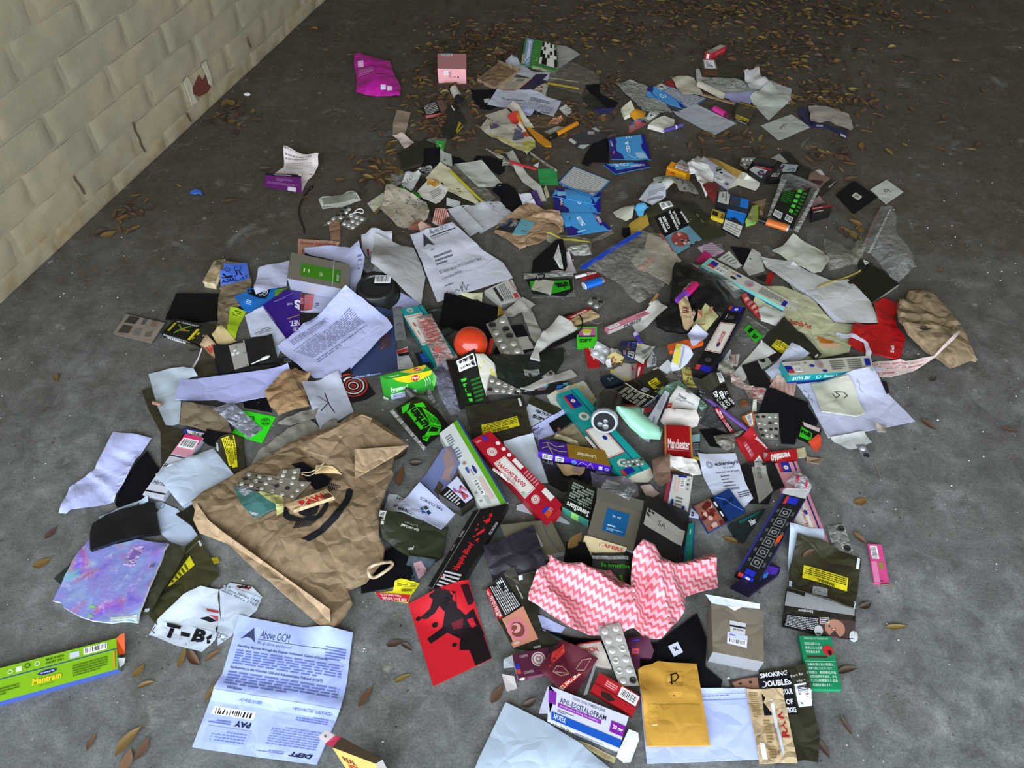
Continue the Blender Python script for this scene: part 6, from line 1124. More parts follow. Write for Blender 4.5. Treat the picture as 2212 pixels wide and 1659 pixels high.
T('rolling_papers','red rolling paper packet under the white four pocket tray','rolling papers',[(132,132),(302,120),(392,495),(215,516)],'g:a8161d',th=.004,rigid=False,stk=[('lettering',[(275,415),(205,230),(285,195),(320,390)],'i:a8161d',[('t',.0,.1,1,.9,'ventti60','e2dcd8',.03)]),('grey_corner',[(250,128),(302,122),(310,180)]+[(300,165)],'i:8a8682',None)])
R=T('mint_tin','small neon green mint box with a pink picture lid','mint box',[(40,-40),(345,-40),(350,85),(45,200)][:0] or [(38,-98),(342,-98),(342,200),(48,206)],'g:3ecb20',th=.008,sides='g:2c9a18',pr=[('r',.08,.06,.92,.52,'b05a88'),('e',.5,.34,.2,.14,'d8c4b0'),('r',.08,.44,.92,.52,'3a2050'),('e',.5,.22,.24,.1,'b5b82a'),('t',.1,.62,.75,.78,'ZIPT','16330f',.04),('o',.16,.7,.08,.02,'16330f')])
R=blister('blister_tray','white plastic tray with four crushed pockets',[(340,150),(552,240),(450,446),(245,332)],2,2,'o:c6c8ca',dome='o:d2d4d6',popped=.0,th=.004)
T('chewing_gum_box','smooth white folded wrapper beside the four pocket tray','wrapper',[(550,240),(650,233),(712,290),(662,412),(520,382)],'p:c8c8c4',th=.008,rigid=False,puff=.006)
T('food_wrapper','small yellow and brown wrapper below the white tray','wrapper',[(480,425),(600,398),(735,440),(700,492),(600,480),(560,500),(500,470)],'p:b5a86a',th=.002,rigid=False,wr=.02,wf=40,crumple=True,pr=[('x',.2,.1,.9,.9,5,['8a4a2a','6a4a28'],.06,.12,3)])
T('tissue_scrap','tiny crumpled white tissue left of the cream card','tissue',[(470,470),(530,470),(555,570),(490,580),(455,520)],'p:cacaca',wr=.014,wf=50,crumple=True)
T('rolling_papers','navy blue rolling paper booklet with a red figure and barcode','rolling papers',[(702,126),(948,108),(882,452),(700,432)],'g:1c2658',th=.004,rigid=False,pr=[('x',.45,.08,.65,.3,6,['a84a4a','c06a60'],.03,.06,4),('e',.45,.47,.15,.09,'8a7838'),('b',.45,.6,.95,.98),('r',.1,.62,.3,.98,'b89a9a'),('l',.7,.05,.95,.5,4,'5a68a0')])
T('slip_fan','fan of white and grey paper slips','paper',[(945,140),(1140,205),(1215,205),(1185,240),(1050,430),(1032,490),(890,440)],'p:b6b6ab',th=.002,rigid=False,wr=.004,stk=[('grey_slip',[(990,300),(1140,205),(1150,240),(1040,340)],'p:6f7066',None),('yellow_print',[(935,155),(1020,165),(990,215),(930,215)],'i:bdb340',None),('grey_slip',[(1000,420),(1180,250),(1185,270),(1020,440)],'p:85867c',None)])
T('tobacco_pouch','olive pouch with yellow label behind the keyboard-patterned packet','tobacco pouch',[(920,690),(1180,560),(1255,520),(1415,720),(1240,892),(1080,800)],'s:28261a',th=.003,wr=.003,stk=[('warning_label',[(1340,810),(1220,888),(1095,745),(1220,668)],'p:cdbd1c',[('l',.3,.05,.95,.95,5,'4a4818'),('t',.02,.1,.2,.6,'W','1d1c10',.04)]),('tab',[(1172,540),(1245,505),(1255,530),(1185,565)],'i:c4c6c4',None)])
T('foil_scrap','white film scrap beside the yellow labelled pouch','film',[(1255,520),(1400,392),(1525,505),(1400,612)],'p:bfc2c2',th=.001,dz=[0,.01,.004,0])
blister('blister_pack','grey foil strip with torn corner by the pale green bag',[(1360,650),(1660,385),(1760,430),(1560,740)],2,5,'f:8a8a82',dome='f:b5b6b2',popped=.4)
T('ticket','small yellow green banknote-like ticket with red print','ticket',[(1590,525),(1740,520),(1770,720),(1835,820),(1670,840),(1640,760)],'p:b3ab5c',wr=.003,pr=[('t',.3,.02,.8,.12,'FUN','2a2a1c',.03),('t',.15,.3,.7,.42,'TRANS','a8402c',.03),('x',.3,.5,.8,.7,5,'3a3a20',.04,.08,3),('l',.3,.8,.95,.97,2,'6a4a28')])
R=T('cigarette_packet','black cigarette packet covered in rows of white characters','cigarette packet',[(590,880),(860,695),(1268,905),(985,1120)],'g:14130f',foot=(3,(978,1192)),sides=['g:101010','g:101010','g:141a30','g:0e0e0e'],pr=[(('r',.04+.065*i,.12+.14*j,.085+.065*i,.22+.14*j,'a8a598')) for i in range(9) for j in range(6) if (i*7+j*3)%8]+[('w',[(.66,.0),(.6,.5),(.7,1)],.003,'c9c2a8'),('t',.72,.5,.95,.7,'MEVIUS','b0b2b8',.02)],sp={2:[('t',.2,.3,.85,.75,'MEVIUS','8f949e',.02),('w',[(.05,.9),(.08,.1),(.95,.1)],.0014,'c0c4cc')]})
R=T('carton','red and black tray edge under the black packet','box',[(700,1250),(760,1080),(980,1180),(1150,1130),(1160,1170),(830,1320)],'g:8a1f24',th=.004,rigid=False,stk=[('grey_panel',[(705,1210),(800,1090),(880,1130),(790,1220)],'i:8f949c',[('o',.4,.5,.15,.05,'44484f')])])
# jar
R=lathe('glass_jar','black open jar lying with its silver rim towards the front','jar',(452,1322),(545,945),[('rim','f:9aa0a4',[(0,.0255),(.03,.0285),(.09,.0285),(.1,.027)]),('body','o:1c1916',[(.1,.027),(.2,.0275),(.78,.0275),(.92,.0245),(1,.018)])],z=[.04,.002])
def disc(nm,c,nrm,r0,r1,col,parent,n=28):
    ax=nrm.cross(Vector((0,0,1))).normalized();ay=ax.cross(nrm).normalized()
    V=[c+ax*(q*math.cos(a*math.tau/n))+ay*(q*math.sin(a*math.tau/n)) for q in (r0,r1) for a in range(n)]
    return link(nm,V,[(a,(a+1) % n,n+(a+1) % n,n+a) for a in range(n)],col,parent,OR[parent.name])
disc('mouth',R.A-R.d*.0008,-R.d,.0003,.0225,'o:08080a',R.root)
disc('rim_ring',R.A-R.d*.0012,-R.d,.0222,.0262,'f:b5babd',R.root)
for dx,dz_,r in ((-.008,-.006,.006),(.004,-.009,.007),(.002,.003,.0055)):
    c=R.A-R.d*.0016+R.sx*dx+R.up*dz_
    o=bpy.data.objects.new('glass_bead',dome_mesh('f:7d8286',False));COL.objects.link(o);o.parent=R.root;o.location=c-OR[R.root.name];o.scale=(r,r,r*.7)
    o.rotation_euler=(-R.d).to_track_quat('Z','Y').to_euler()
T('mint_case','mint green zipped silicone case','case',[(578,1445),(640,1420),(780,1385),(900,1340),(1000,1345),(970,1440),(1120,1510),(1285,1590),(1260,1680),(1000,1720),(800,1620)],'o:86b89e',th=.014,rigid=False,puff=.012,stk=[('zip_teeth',[(900,1345),(945,1345),(965,1435),(935,1440)],'o:5f8a76',[('l',.1,.0,.9,1,9,'22302a')]),('zip_teeth',[(1235,1560),(1285,1592),(1260,1660),(1225,1620)],'o:6f9a86',[('l',.1,.0,.9,1,6,'22302a')])])
blister('blister_pack','grey green blister strip beneath the mint case',[(740,1700),(1080,1640),(1100,1760),(800,1790)],5,2,'f:8a9a94',dome='f:b5c0ba',popped=.3)
T('cigarette_box','black and grey box side with yellow strip right of the red packet','cigarette packet',[(1760,1520),(1880,1500),(1870,1900),(1760,1890)],'g:15161a',th=.012,sides='g:101114',pr=[('r',0,0,1,.3,'7fa4a8'),('l',.1,.35,.9,.85,9,'8f9298'),('r',0,.87,1,1,'bfae1c')])
R=T('medicine_carton','long white tablets carton strip with a yellow end','medicine box',[(1360,850),(1428,890),(1130,1590),(968,1492)],'g:c6c8d2',th=.01,sides='g:b0b2ba',stk=[('lettering',[(1100,1500),(1180,1240),(1245,1270),(1160,1520)],'g:c6c8d2',[('t',.0,.0,1,.5,'Zumenon','33353a',.02),('l',.1,.65,.9,.95,2,'77797f')]),('yellow_end',[(1010,1400),(1140,1455),(1125,1585),(972,1492)],'i:d6cf84',[('l',.3,.2,.6,.8,1,'8a8560')]),('fine_print',[(1230,1130),(1340,910),(1390,930),(1290,1160)],'g:c6c8d2',[('l',0,0,1,1,4,'8f9198')])])
R=T('medicine_carton','opened white tablets carton with a red logo and barcode flap','medicine box',[(1430,960),(1545,822),(1872,1012),(1822,1192),(1380,1145)],'g:d2d0cc',th=.01,rigid=False,stk=[('lettering',[(1560,930),(1700,1010),(1690,1045),(1545,965)],'g:d2d0cc',[('t',.0,.0,.8,.9,'Zumenon','44464c',.02)]),('fine_print',[(1530,970),(1790,1085),(1780,1115),(1515,1000)],'g:d2d0cc',[('l',0,0,1,1,2,'77797f')]),('barcode',[(1650,885),(1745,935),(1735,975),(1640,925)],'g:d2d0cc',[('b',0,0,1,1)]),('red_logo',[(1400,1045),(1470,1040),(1450,1110),(1375,1140)],'i:bf2f2c',[('l',.15,.35,.85,.6,1,'e8d8d4')]),('print',[(1540,1100),(1680,1120),(1670,1175),(1530,1160)],'g:d2d0cc',[('l',.1,.1,.9,.9,2,'55575c')])])
T('paper_napkin','folded off-white napkin on the red cigarette packet','napkin',[(1290,1300),(1350,1170),(1750,1200),(1800,1195),(1872,1290),(1845,1372),(1720,1405),(1360,1365)],'p:d6cdc6',th=.006,rigid=False,wr=.006,puff=.006)
Zm('0')
R=T('cigarette_packet','dark red cigarette packet with a gold border','cigarette packet',[(1435,917),(1493,921),(1498,1006),(1436,1001)],'g:9a0f14',th=.024,sides=['g:8a0c10','g:a07a40','g:b48c58','g:8a0c10'],pr=[('r',0,.9,1,1,'b0885a'),('r',0,0,.07,1,'a87e44'),('r',.93,0,1,1,'a87e44'),('r',.07,.02,.93,.9,'9a0f14'),('t',.12,.36,.9,.62,'Manchester','e6dedc',.02),('r',.1,.645,.9,.652,'d8c8c0'),('t',.17,.8,.84,.87,'Finest Virginia Tobacco','d8b8b0')],sp={2:[('t',.1,.2,.9,.8,'Manchester','d8c0b0',.02)]})
T('tissue','torn white foil tissue below the red cigarette packet','tissue',[(1423,1018),(1440,1004),(1500,1010),(1511,1036),(1492,1040),(1448,1022),(1432,1028)],'p:c9c4be',th=.002,wr=.02,wf=40,crumple=True)
R=T('incense_box','white and red ended incense box below the torn tissue','incense box',[(1445,1024),(1497,1030),(1485,1112),(1430,1095)],'g:c6c4bc',th=.018,sides=['g:b0aea6','g:b0aea6','g:8a8a86','g:8f2a3a'],pr=[('r',0,0,.16,1,'8f3040'),('r',.15,0,.18,1,'2a2a70'),('r',.4,.0,.75,.06,'1d1f80'),('r',.33,.08,.5,.5,'cfb5ae'),('b',.52,.06,.72,.34,True),('o',.85,.1,.05,.02,'222'),('t',.8,.2,.9,.26,'E','222',.04),('o',.85,.36,.05,.015,'222'),('e',.34,.8,.06,.1,'22307a'),('r',.74,.82,.86,1,'22307a'),('l',.45,.6,.72,.95,4,'66666a')])
T('candy_wrapper','small pink lettered sweet wrapper with foil','wrapper',[(1382,1052),(1405,1050),(1424,1068),(1414,1075),(1398,1077),(1390,1066)],'p:bba59e',th=.002,wr=.008,wf=50)
T('dried_leaves','brown crushed card in the gap by the sweet wrapper','card',[(1405,1010),(1440,1005),(1445,1050),(1425,1060),(1408,1045)],'c:6a4a30',th=.002,wr=.008)
Zm('a')
R=T('cigarette_packet','black Japanese cigarette packet with a teal end','cigarette packet',[(1290,728),(1602,852),(1505,1240),(1188,1075)],'g:12190f',foot=(3,(1142,1155)),sides=['g:10150f','g:10150f','g:3f8a78','g:0e140f'],dz=[0,0,0,0],pr=[(('r',.94-.075*i,.62-.085*j,.88-.075*i,.56-.085*j,'8a9488')) for i in range(11) for j in range(6) if (i*5+j*3)%7]+[('t',.95,.96,.12,.78,'SevenStars','e0e4dc',.03),('r',.08,.68,.98,.69,'b0b8ac'),('t',.72,.73,.5,.66,'12','b0b8ac')],sp={2:[('r',.35,.05,.62,.95,'8fd06a')]})
T('cards','white and red card corner under the red incense box','card',[(640,1060),(880,990),(1280,1270),(1270,1290),(640,1110)],'p:b5b9c0',th=.002,rigid=False)
Zm('0')
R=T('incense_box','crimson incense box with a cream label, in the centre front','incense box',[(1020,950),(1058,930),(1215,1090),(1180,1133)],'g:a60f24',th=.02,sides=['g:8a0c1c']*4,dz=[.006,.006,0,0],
  pr=[('r',.68,0,.69,1,'6f0a18'),('o',.34,.2,.22,.025,'d8c4c0'),('c',.34,.2,.2,'cfc6c0'),('o',.34,.2,.17,.02,'a83040'),('o',.34,.2,.08,.03,'a83040'),('r',.03,.3,.66,.72,'d4cfc8'),('r',.06,.31,.63,.71,'b03038'),('r',.075,.314,.615,.706,'d6d1ca'),('c',.34,.79,.19,'cfc6c0'),('o',.34,.79,.16,.02,'a83040'),('o',.34,.79,.07,.03,'a83040'),('c',.84,.16,.1,'d8d0cc'),('c',.84,.24,.1,'d8d0cc'),('c',.84,.32,.1,'d8d0cc'),('r',.74,.38,.95,.5,'d8d4ce'),('l',.72,.54,.97,.72,6,'c98a90'),('r',.74,.78,.98,.9,'d8d4ce'),('r',.2,.9,.5,.96,'2230b0'),('r',.2,.93,.5,.98,'c04a20'),('r',.45,.02,.6,.08,'2230b0'),('t',.05,.035,.3,.06,'CHAMPA','d8b0b0'),('t',.45,.93,.6,.97,'SATYA','d8b0b0'),('e',.12,.68,.07,.02,'8fb890')],
  stk=[('lettering',[(1079,1000),(1138,1047),(1131,1056),(1074,1008)],'i:d6d1ca',[('t',0,0,1,.95,"DRAGON'S BLOOD",'b82a34',.04)]),('lettering',[(1086,1020),(1116,1042),(1111,1050),(1081,1028)],'i:d6d1ca',[('t',0,.1,1,.9,'INCENSE','8f6a6a',.0)]),('lettering',[(1066,1010),(1120,1052),(1117,1057),(1063,1015)],'i:d6d1ca',[('t',0,0,1,.9,'from Shrinivas Sugandhalaya','b0787a')])])
part(R,'end_flap',[(1180,1133),(1208,1098),(1214,1108),(1200,1128),(1190,1135)],[.02,.02,.008,.006,.008],'g:b01228')
R=T('incense_box','white incense box with a green edge, left of the crimson one','incense box',[(949,936),(990,905),(1098,1085),(1041,1103)],'g:c8ccc8',th=.02,sides=['g:a9aca8','g:4a8a1c','g:b9bcb8','g:a9aca8'],dz=[.008,.008,0,0],pr=[('r',.72,0,.93,1,'5a9a1c'),('r',.93,0,1,1,'233a78'),('l',.12,.08,.4,.22,5,'6a7080'),('l',.12,.25,.4,.38,4,'5a6488'),('o',.3,.45,.09,.02,'8a90a0'),('c',.3,.45,.05,'a05a30'),('e',.52,.56,.06,.05,'22307a'),('r',.22,.5,.32,.57,'3a50a0'),('t',.36,.5,.42,.62,'Shrinivas','a04a48'),('r',.48,.66,.62,.92,'cfb0aa'),('b',.24,.66,.42,.84,True),('o',.14,.8,.045,.015,'222'),('o',.14,.9,.045,.015,'222'),('r',.3,.87,.42,.96,'a8aaa6')])
Zm('b')
R=T('silver_box','silver carton with a square blue label and torn top','box',[(268,765),(812,920),(705,1392),(150,1222)],'f:85806f',foot=(3,(105,1360)),sides=['f:8a887c','f:7d7a6c','f:c4c6c8','f:908e80'],pr=[('r',.27,.14,.76,.72,'12588c'),('t',.42,.27,.6,.34,'(n n)','c9dcea',.02),('l',.36,.52,.68,.58,1,'c9dcea'),('l',.36,.61,.7,.68,2,'b0cade')])  # silver brighter on the front than on top, frontal daylight put into the colours
part(R,'open_flap',[(275,625),(835,785),(812,920),(268,765)],[.05,.05,.046,.046],'f:6f6b60')
T('tape_scrap','clear tape scrap with black marks on the silver carton','tape',[(370,640),(722,768),(622,932),(290,775)],'m:b5b8bc',th=.001,rigid=False,pr=[('r',.25,.0,.7,1,'6f7472'),('t',.8,.35,.95,.65,'L0','2a2a30')])
T('rolling_papers','cream rolling paper cover with red word at the silver carton foot','rolling papers',[(55,1532),(108,1330),(600,1480),(560,1560),(190,1602)],'p:c9b78c',th=.002,rigid=False,stk=[('lettering',[(285,1420),(560,1490),(550,1520),(275,1450)],'p:c9b78c',[('t',0,0,1,1,'PAPERS','a3303a',.04)]),('print',[(100,1480),(230,1510),(200,1570),(80,1540)],'p:c9b78c',[('l',0,0,1,1,4,'8f8060')])])
T('incense_box','thin teal incense box standing along the black pouch','incense box',[(1352,1060),(1448,1045),(1415,1500),(1290,1560)],'g:0d7a70',th=.012,sides='g:1a3a80',pr=[('r',0,0,.12,1,'1a3a80'),('r',.9,0,1,1,'1a3a80'),('o',.5,.5,.2,.03,'5fb0a4'),('l',.4,.1,.6,.35,1,'a9d0c8')])
R=T('velvet_pouch','black pouch with a clear labelled band right of the silver carton','pouch',[(860,780),(1372,990),(1262,1642),(690,1520),(705,1392),(812,905)],'g:121216',th=.004,rigid=False,wr=.004,up=.002,stk=[('clear_band',[(795,960),(1312,1190),(1272,1362),(742,1182)],'f:bdbbb2',[('t',.4,.3,.58,.6,'SA','3a3a3c'),('r',.0,.5,1,.52,'8a8a84')])])
T('paper_edge','white letter edge with a capital S under the blue packet','paper',[(1385,910),(1470,1000),(1475,1040),(1350,1045)],'p:b5bad8',th=.001,pr=[('t',.15,.35,.45,.9,'S','22242c',.04)])

# ---- mask, zip bags, lighter, black bin bag
Zm('N')
T('paper_sheet','pinkish paper under the black face mask','paper',[(180,490),(540,300),(600,280),(695,490),(560,530)],'p:b3a6aa',th=.001)
R=T('zip_bag','clear zip bag with a green and black sachet, below the mask','plastic bag',[(62,505),(400,495),(652,482),(682,772),(420,780),(160,792)],'v:9a9d92',th=.004,rigid=False,wr=.004)
T('splatter_sachet','green splattered black sachet under a beige tag','tobacco pouch',[(92,572),(640,560),(652,700),(560,760),(170,742)],'g:101210',th=.003,rigid=False,up=.001,stk=[('splatter',[(140,600),(600,580),(620,690),(380,750)],'i:259a18',[('t',.95,.85,.55,.2,'urban','0d160b',.06)]),('splatter',[(135,600),(230,590),(200,720),(150,700)],'i:259a18',None)])
zipband(R,[(62,505),(652,480),(655,525),(68,560)],'m:b5b7b0',z=.012)
T('paper_tag','beige paper tag lying on the green sachet','tag',[(210,560),(426,590),(385,752),(150,690)],'p:a5a292',th=.001)
R=T('face_mask','black folded face mask with a white lining','face mask',[(160,480),(170,350),(330,200),(470,125),(525,112),(555,220),(585,400),(560,455),(490,440),(400,450),(350,512)],'k:0c0c0c',th=.006,rigid=False,puff=.012,stk=[('white_lining',[(415,350),(478,185),(535,452),(490,440)],'p:b5b3ae',[('l',.3,.6,.9,.95,5,'8a8884')])])
cord('ear_loop',None,None,[(212,570),(222,530),(262,508),(305,512),(305,545),(260,575)],.0018,'k:0c0c0c',parent=R.root,closed=True,zs=[.002]*6)
T('rolling_papers','red rolling paper packet behind the blue lighter','rolling papers',[(745,545),(830,480),(985,512),(900,562),(760,602)],'g:a01b20',th=.003,rigid=False,stk=[('lettering',[(935,520),(810,545),(815,495),(930,480)],'i:a01b20',[('t',0,.1,1,1,'ventti','dcd6d2',.03)])])
lathe('cigarette','unlit white cigarette beside the blue lighter','cigarette',(678,545),(805,515),[('paper','p:cfcfc9',[(0,.0042),(1,.0042)])])
lathe('lighter','bright blue lighter with a white base and red button','lighter',(778,652),(1025,572),[('base','o:c9ced6',[(0,.0112),(.04,.012)]),('body','o:0f5fc4',[(.04,.012),(.82,.012)]),('head','f:7d8ea8',[(.82,.0105),(.93,.0105)]),('button','o:b82a2c',[(.93,.008),(1,.007)])],squash=.65)
blister('blister_pack','small square foil with four burst pockets on bare concrete',[(895,758),(1045,842),(938,942),(800,852)],2,2,'f:87887e',dome='f:b5b6b0',popped=.5)
R=T('rolling_papers','red and tan rolling paper booklet near the foil square','rolling papers',[(520,1045),(830,912),(968,1000),(612,1132)],'c:b8965a',th=.008,rigid=False,stk=[('red_cover',[(520,1045),(828,912),(880,932),(585,1072)],'i:8f1518',[('t',.2,.25,.85,.85,'ventti60','d8c8c0',.03)]),('lettering',[(600,1095),(670,1070),(680,1095),(612,1122)],'c:b8965a',[('t',.1,0,1,1,'RAW','8a2a1c',.04)])])
cord('wire_ring','thin clear fishing line ring on the concrete','wire',[(860,1010),(930,985),(1000,1000),(1005,1060),(950,1100),(880,1085),(850,1050)],.0006,'m:a9a69a',closed=True)
cord('elastic_loop','thin black elastic loop beside the white mask lining','elastic',[(505,1035),(560,1000),(690,985),(750,1030),(765,1110),(735,1180),(690,1195)],.0016,'k:0c0c0c',zs=[.003]*7)
R=T('face_mask','white pleated face mask with a black strip, turned inside out','face mask',[(480,1030),(600,1092),(700,1185),(560,1260),(400,1335),(240,1455),(255,1562),(140,1532),(190,1400),(290,1230)],'p:bdbab2',th=.006,rigid=False,wr=.006,puff=.008)
part(R,'black_strip',[(400,1335),(700,1190),(722,1200),(725,1250),(430,1385),(300,1470),(240,1480)],[.012,.012,.01,.006,.006,.006,.01],'k:0c0c0c')
R=T('envelope','brown beige padded mailer behind the blue edged bag','envelope',[(1545,30),(1700,80),(1830,240),(1950,350),(1800,635),(1650,545),(1450,420)],'p:a99b82',th=.003,rigid=False,wr=.004)
T('paper_slip','handwritten beige slip inside the blue edged bag','paper',[(1345,325),(1460,200),(1645,320),(1430,445)],'p:9c978a',th=.001,pr=[('w',[(.2,.5),(.3,.3),(.35,.6),(.45,.35),(.55,.55),(.65,.35),(.75,.6)],.0012,'6a665c')])
T('cigarette_filter','faint orange scrap inside the blue edged bag','paper',[(1430,440),(1560,310),(1650,260),(1640,330),(1520,460)],'p:a87a60',th=.001)
R=T('zip_bag','big clear freezer bag with a blue slider edge','plastic bag',[(735,430),(1000,270),(1440,10),(1530,60),(1720,90),(1900,420),(1790,620),(1620,790),(1440,862),(1340,805),(1200,640),(1000,520),(790,462)],'v:b5b2a5',th=.003,rigid=False,wr=.016,wf=14,puff=.012)
zipband(R,[(728,425),(1430,-5),(1475,18),(785,452)],'o:0f3fb8','slider_edge',z=.016)
lathe('cigarette_butt','burnt cigarette stub at the corner of the freezer bag','cigarette butt',(1575,870),(1660,750),[('ash','p:cfc6b8',[(0,.0035),(.15,.0042)]),('stub','p:a87a48',[(.15,.0042),(1,.0042)])])
Zm('O')
T('bin_bag','crumpled black bin bag with cards lying on it','bin bag',[(262,590),(300,480),(420,440),(560,520),(760,660),(960,800),(950,900),(870,1080),(760,1210),(600,1282),(380,1272),(100,1182),(78,1080),(250,900),(262,700)],'o:0c0c0e',th=.006,rigid=False,wr=.04,wf=18,crumple=True,puff=.012)
R=lathe('vape','pink and purple disposable vape on the black bin bag','vape',(352,838),(575,620),[('lower','o:7a3aa8',[(0,.008),(.06,.0105),(.45,.0105)]),('upper','o:c01a62',[(.45,.0106),(.95,.0106),(1,.008)])],squash=.7)
RC=T('label_strip','tiny cream label on the pink vape','label',[(400,740),(505,642),(525,652),(425,765)],'p:b3a9a0',th=.0006,slope=3)
adopt(RC,R)
T('rolling_papers','crumpled tan booklet cover with dark letters on the bin bag','rolling papers',[(345,920),(440,845),(500,950),(548,1090),(480,1152),(430,1130)],'c:a88a50',th=.002,wr=.006,stk=[('lettering',[(380,1010),(370,950),(480,940),(500,1020)],'c:a88a50',[('t',.1,.2,.95,.9,'RAW','4a1c14',.05)])])
T('cigarette_card','small white slip with red arch on the bin bag','card',[(508,1000),(545,915),(568,980),(530,1055)],'p:a9a398',th=.001,pr=[('o',.5,.4,.3,.1,'a83a30')])
T('banknote','folded pale green ticket with red print on the bin bag','ticket',[(682,855),(855,970),(770,1070),(690,1156),(530,1105)],'p:a3a070',th=.001,wr=.003,pr=[('r',.2,.25,.38,.5,'9a6a50'),('r',.45,.4,.6,.65,'9a6a50'),('r',.62,.15,.75,.35,'9a6a50'),('l',.1,.7,.5,.85,2,'8a5a40')])
Zm('N')
T('glassine_bag','white paper bag under the pink incense stick box','glassine bag',[(1360,1120),(1650,865),(1762,990),(1412,1222)],'p:b5b3aa',th=.001)
R=T('rolling_papers','thin pink box of long papers with black lettering','rolling papers',[(1032,1145),(1540,930),(1602,968),(1078,1190)],'g:c47f8a',foot=(3,(1082,1232)),sides=['g:b56a78','g:7a6a68','g:b5b0ac','g:c07080'],pr=[('b',.05,.2,.28,.8),('t',.92,.75,.68,.3,'Lifestyle','3a2a2c'),('r',0,.85,1,1,'d05a78')],sp={2:[('t',.35,.1,.75,.95,'PURIZE','2a2426',.03)]})
lathe('crayon','purple and white crayon below the white paper bag','crayon',(1390,1205),(1462,1335),[('tip','o:5a3f90',[(0,.003),(.1,.006)]),('band','p:b5a9cc',[(.1,.006),(.4,.006)]),('body','p:4a3585',[(.4,.006),(1,.006)])])
Zm('O')
T('knife_handle','orange plastic cutter lying under white notes','cutter',[(235,1350),(480,1288),(655,1290),(662,1330),(300,1432),(262,1425)],'o:c4521a',th=.010,rigid=True)
T('note_paper','lilac note paper beside the midnight incense box','paper',[(440,1330),(540,1240),(690,1330),(640,1410),(520,1505),(480,1500)],'p:b5b8d2',th=.001,dz=[.004,.012,.004,0,0,0])
T('note_paper','white torn slip with a yellow column','paper',[(335,1342),(410,1345),(500,1380),(548,1440),(480,1530),(390,1592),(300,1600),(280,1560)],'p:bfc2ce',th=.001,wr=.003,stk=[('yellow_column',[(340,1345),(402,1350),(370,1560),(300,1520)],'i:c9bb3a',None),('rules',[(420,1380),(440,1385),(400,1580),(380,1570)],'i:8f92a8',None)])
# ---- right-hand side
T('velvet_pouch','black pouch between warning card and white tag envelope','pouch',[(990,180),(1200,200),(1240,260),(1130,410)],VEL,th=.002)
T('leaflet','pink ruled leaflet above the white warning card','leaflet',[(590,190),(760,130),(915,235),(800,295),(680,300)],'p:b39aa8',th=.001,pr=[('l',.2,.1,.9,.8,5,'8f7a8a'),('t',.4,.75,.95,.95,'Pharmacy','8a2a5a')])
T('card','magenta card corner at the end of the white teal box','card',[(565,345),(680,232),(765,300),(640,375)],'g:b01f62',th=.002)
T('warning_card','white warning card with upside-down black sentences','card',[(1122,412),(1050,445),(830,330),(970,232)],'p:b9bdb4',th=.001,stk=[('lettering',[(1085,385),(985,415),(860,320),(960,262)],'p:b9bdb4',[('t',.1,.05,.6,.22,'Smoking','2a2a2c',.02),('t',.05,.3,.7,.47,'can damage','2a2a2c',.02),('t',.05,.55,.8,.72,'the lungs and','2a2a2c',.02),('t',.1,.8,.8,.97,'your health','2a2a2c',.02)])])
T('plastic_film','clear film with a handwritten label under the white teal box','film',[(410,390),(530,390),(1130,700),(1172,740),(1030,862),(850,740),(600,540)],'v:b5b5ac',th=.002,wr=.006,stk=[('label',[(535,405),(640,400),(1130,695),(985,780)],'m:cfcdc4',[('t',.1,.35,.5,.75,'O.B.R','44444a')])])
T('envelope','white tag envelope with a punched hole','envelope',[(1130,440),(1240,205),(1340,265),(1392,470),(1205,532)],'p:aaa89f',th=.001,wr=.002,pr=[('c',.34,.4,.05,'1d1a16')])
T('card','red card strip beside the white tag envelope','card',[(1450,478),(1515,515),(1450,642),(1388,592)],'g:9a1418',th=.001)
T('warning_strip','black card with tiny grey words by the red strip','card',[(1290,545),(1400,510),(1420,560),(1395,600),(1330,575)],'g:1c1a1a',th=.001)
Zm('0')
T('postal_satchel','cream plastic postal satchel with red and orange print','mailing bag',[(1640,620),(1690,622),(1745,645),(1800,700),(1848,704),(1832,765),(1790,772),(1720,790),(1690,725),(1688,690),(1640,690),(1625,655)],'s:b1b08d',th=.004,rigid=False,wr=.012,wf=14,stk=[('lettering',[(1704,692),(1752,706),(1750,717),(1703,703)],'s:b1b08d',[('t',0,0,1,1,'Australia Post','a8341f',.03)]),('orange_arc',[(1762,730),(1800,742),(1795,748),(1770,746)],'i:c2701a',None),('peach_arc',[(1762,748),(1812,748),(1810,756),(1775,756)],'i:c9a080',None),('address_panel',[(1706,615),(1732,612),(1760,640),(1730,648)],'p:aeae98',[('l',.1,.1,.9,.9,5,'77776c')]),('label',[(1690,645),(1725,655),(1720,678),(1690,670)],'p:b5b5a0',[('l',.1,.7,.9,.85,1,'55554c')])])
Zm('J')
T('glassine_bag','big limp grey white bag at the right','plastic bag',[(370,1235),(490,1180),(620,1040),(800,1150),(980,1240),(1060,1350),(960,1490),(870,1500),(550,1350)],'p:a9ab9a',th=.002,rigid=False,wr=.012,dz=[0,.01,.014,.006,0,0,0,0,0])
Zm('0')
T('paper_sheet','large crumpled white sheet folded over the postal satchel','paper',[(1642,556),(1700,566),(1745,590),(1800,612),(1830,606),(1862,640),(1878,655),(1896,701),(1803,700),(1760,655),(1700,615),(1655,580)],'p:b7b7b4',th=.001,wr=.012,wf=12,crumple=True,stk=[('turned_edge',[(1648,572),(1750,640),(1802,698),(1822,698)],'p:c4c6d2',None)])
Zm('J')
RZ=T('zip_bag','crinkled clear bag over the grey white bag','plastic bag',[(980,1125),(1120,1130),(1300,1262),(1370,1165),(1466,1245),(1405,1400),(1050,1485),(1000,1350)],'v:b0ae9c',th=.003,rigid=False,wr=.022,wf=20,puff=.014)
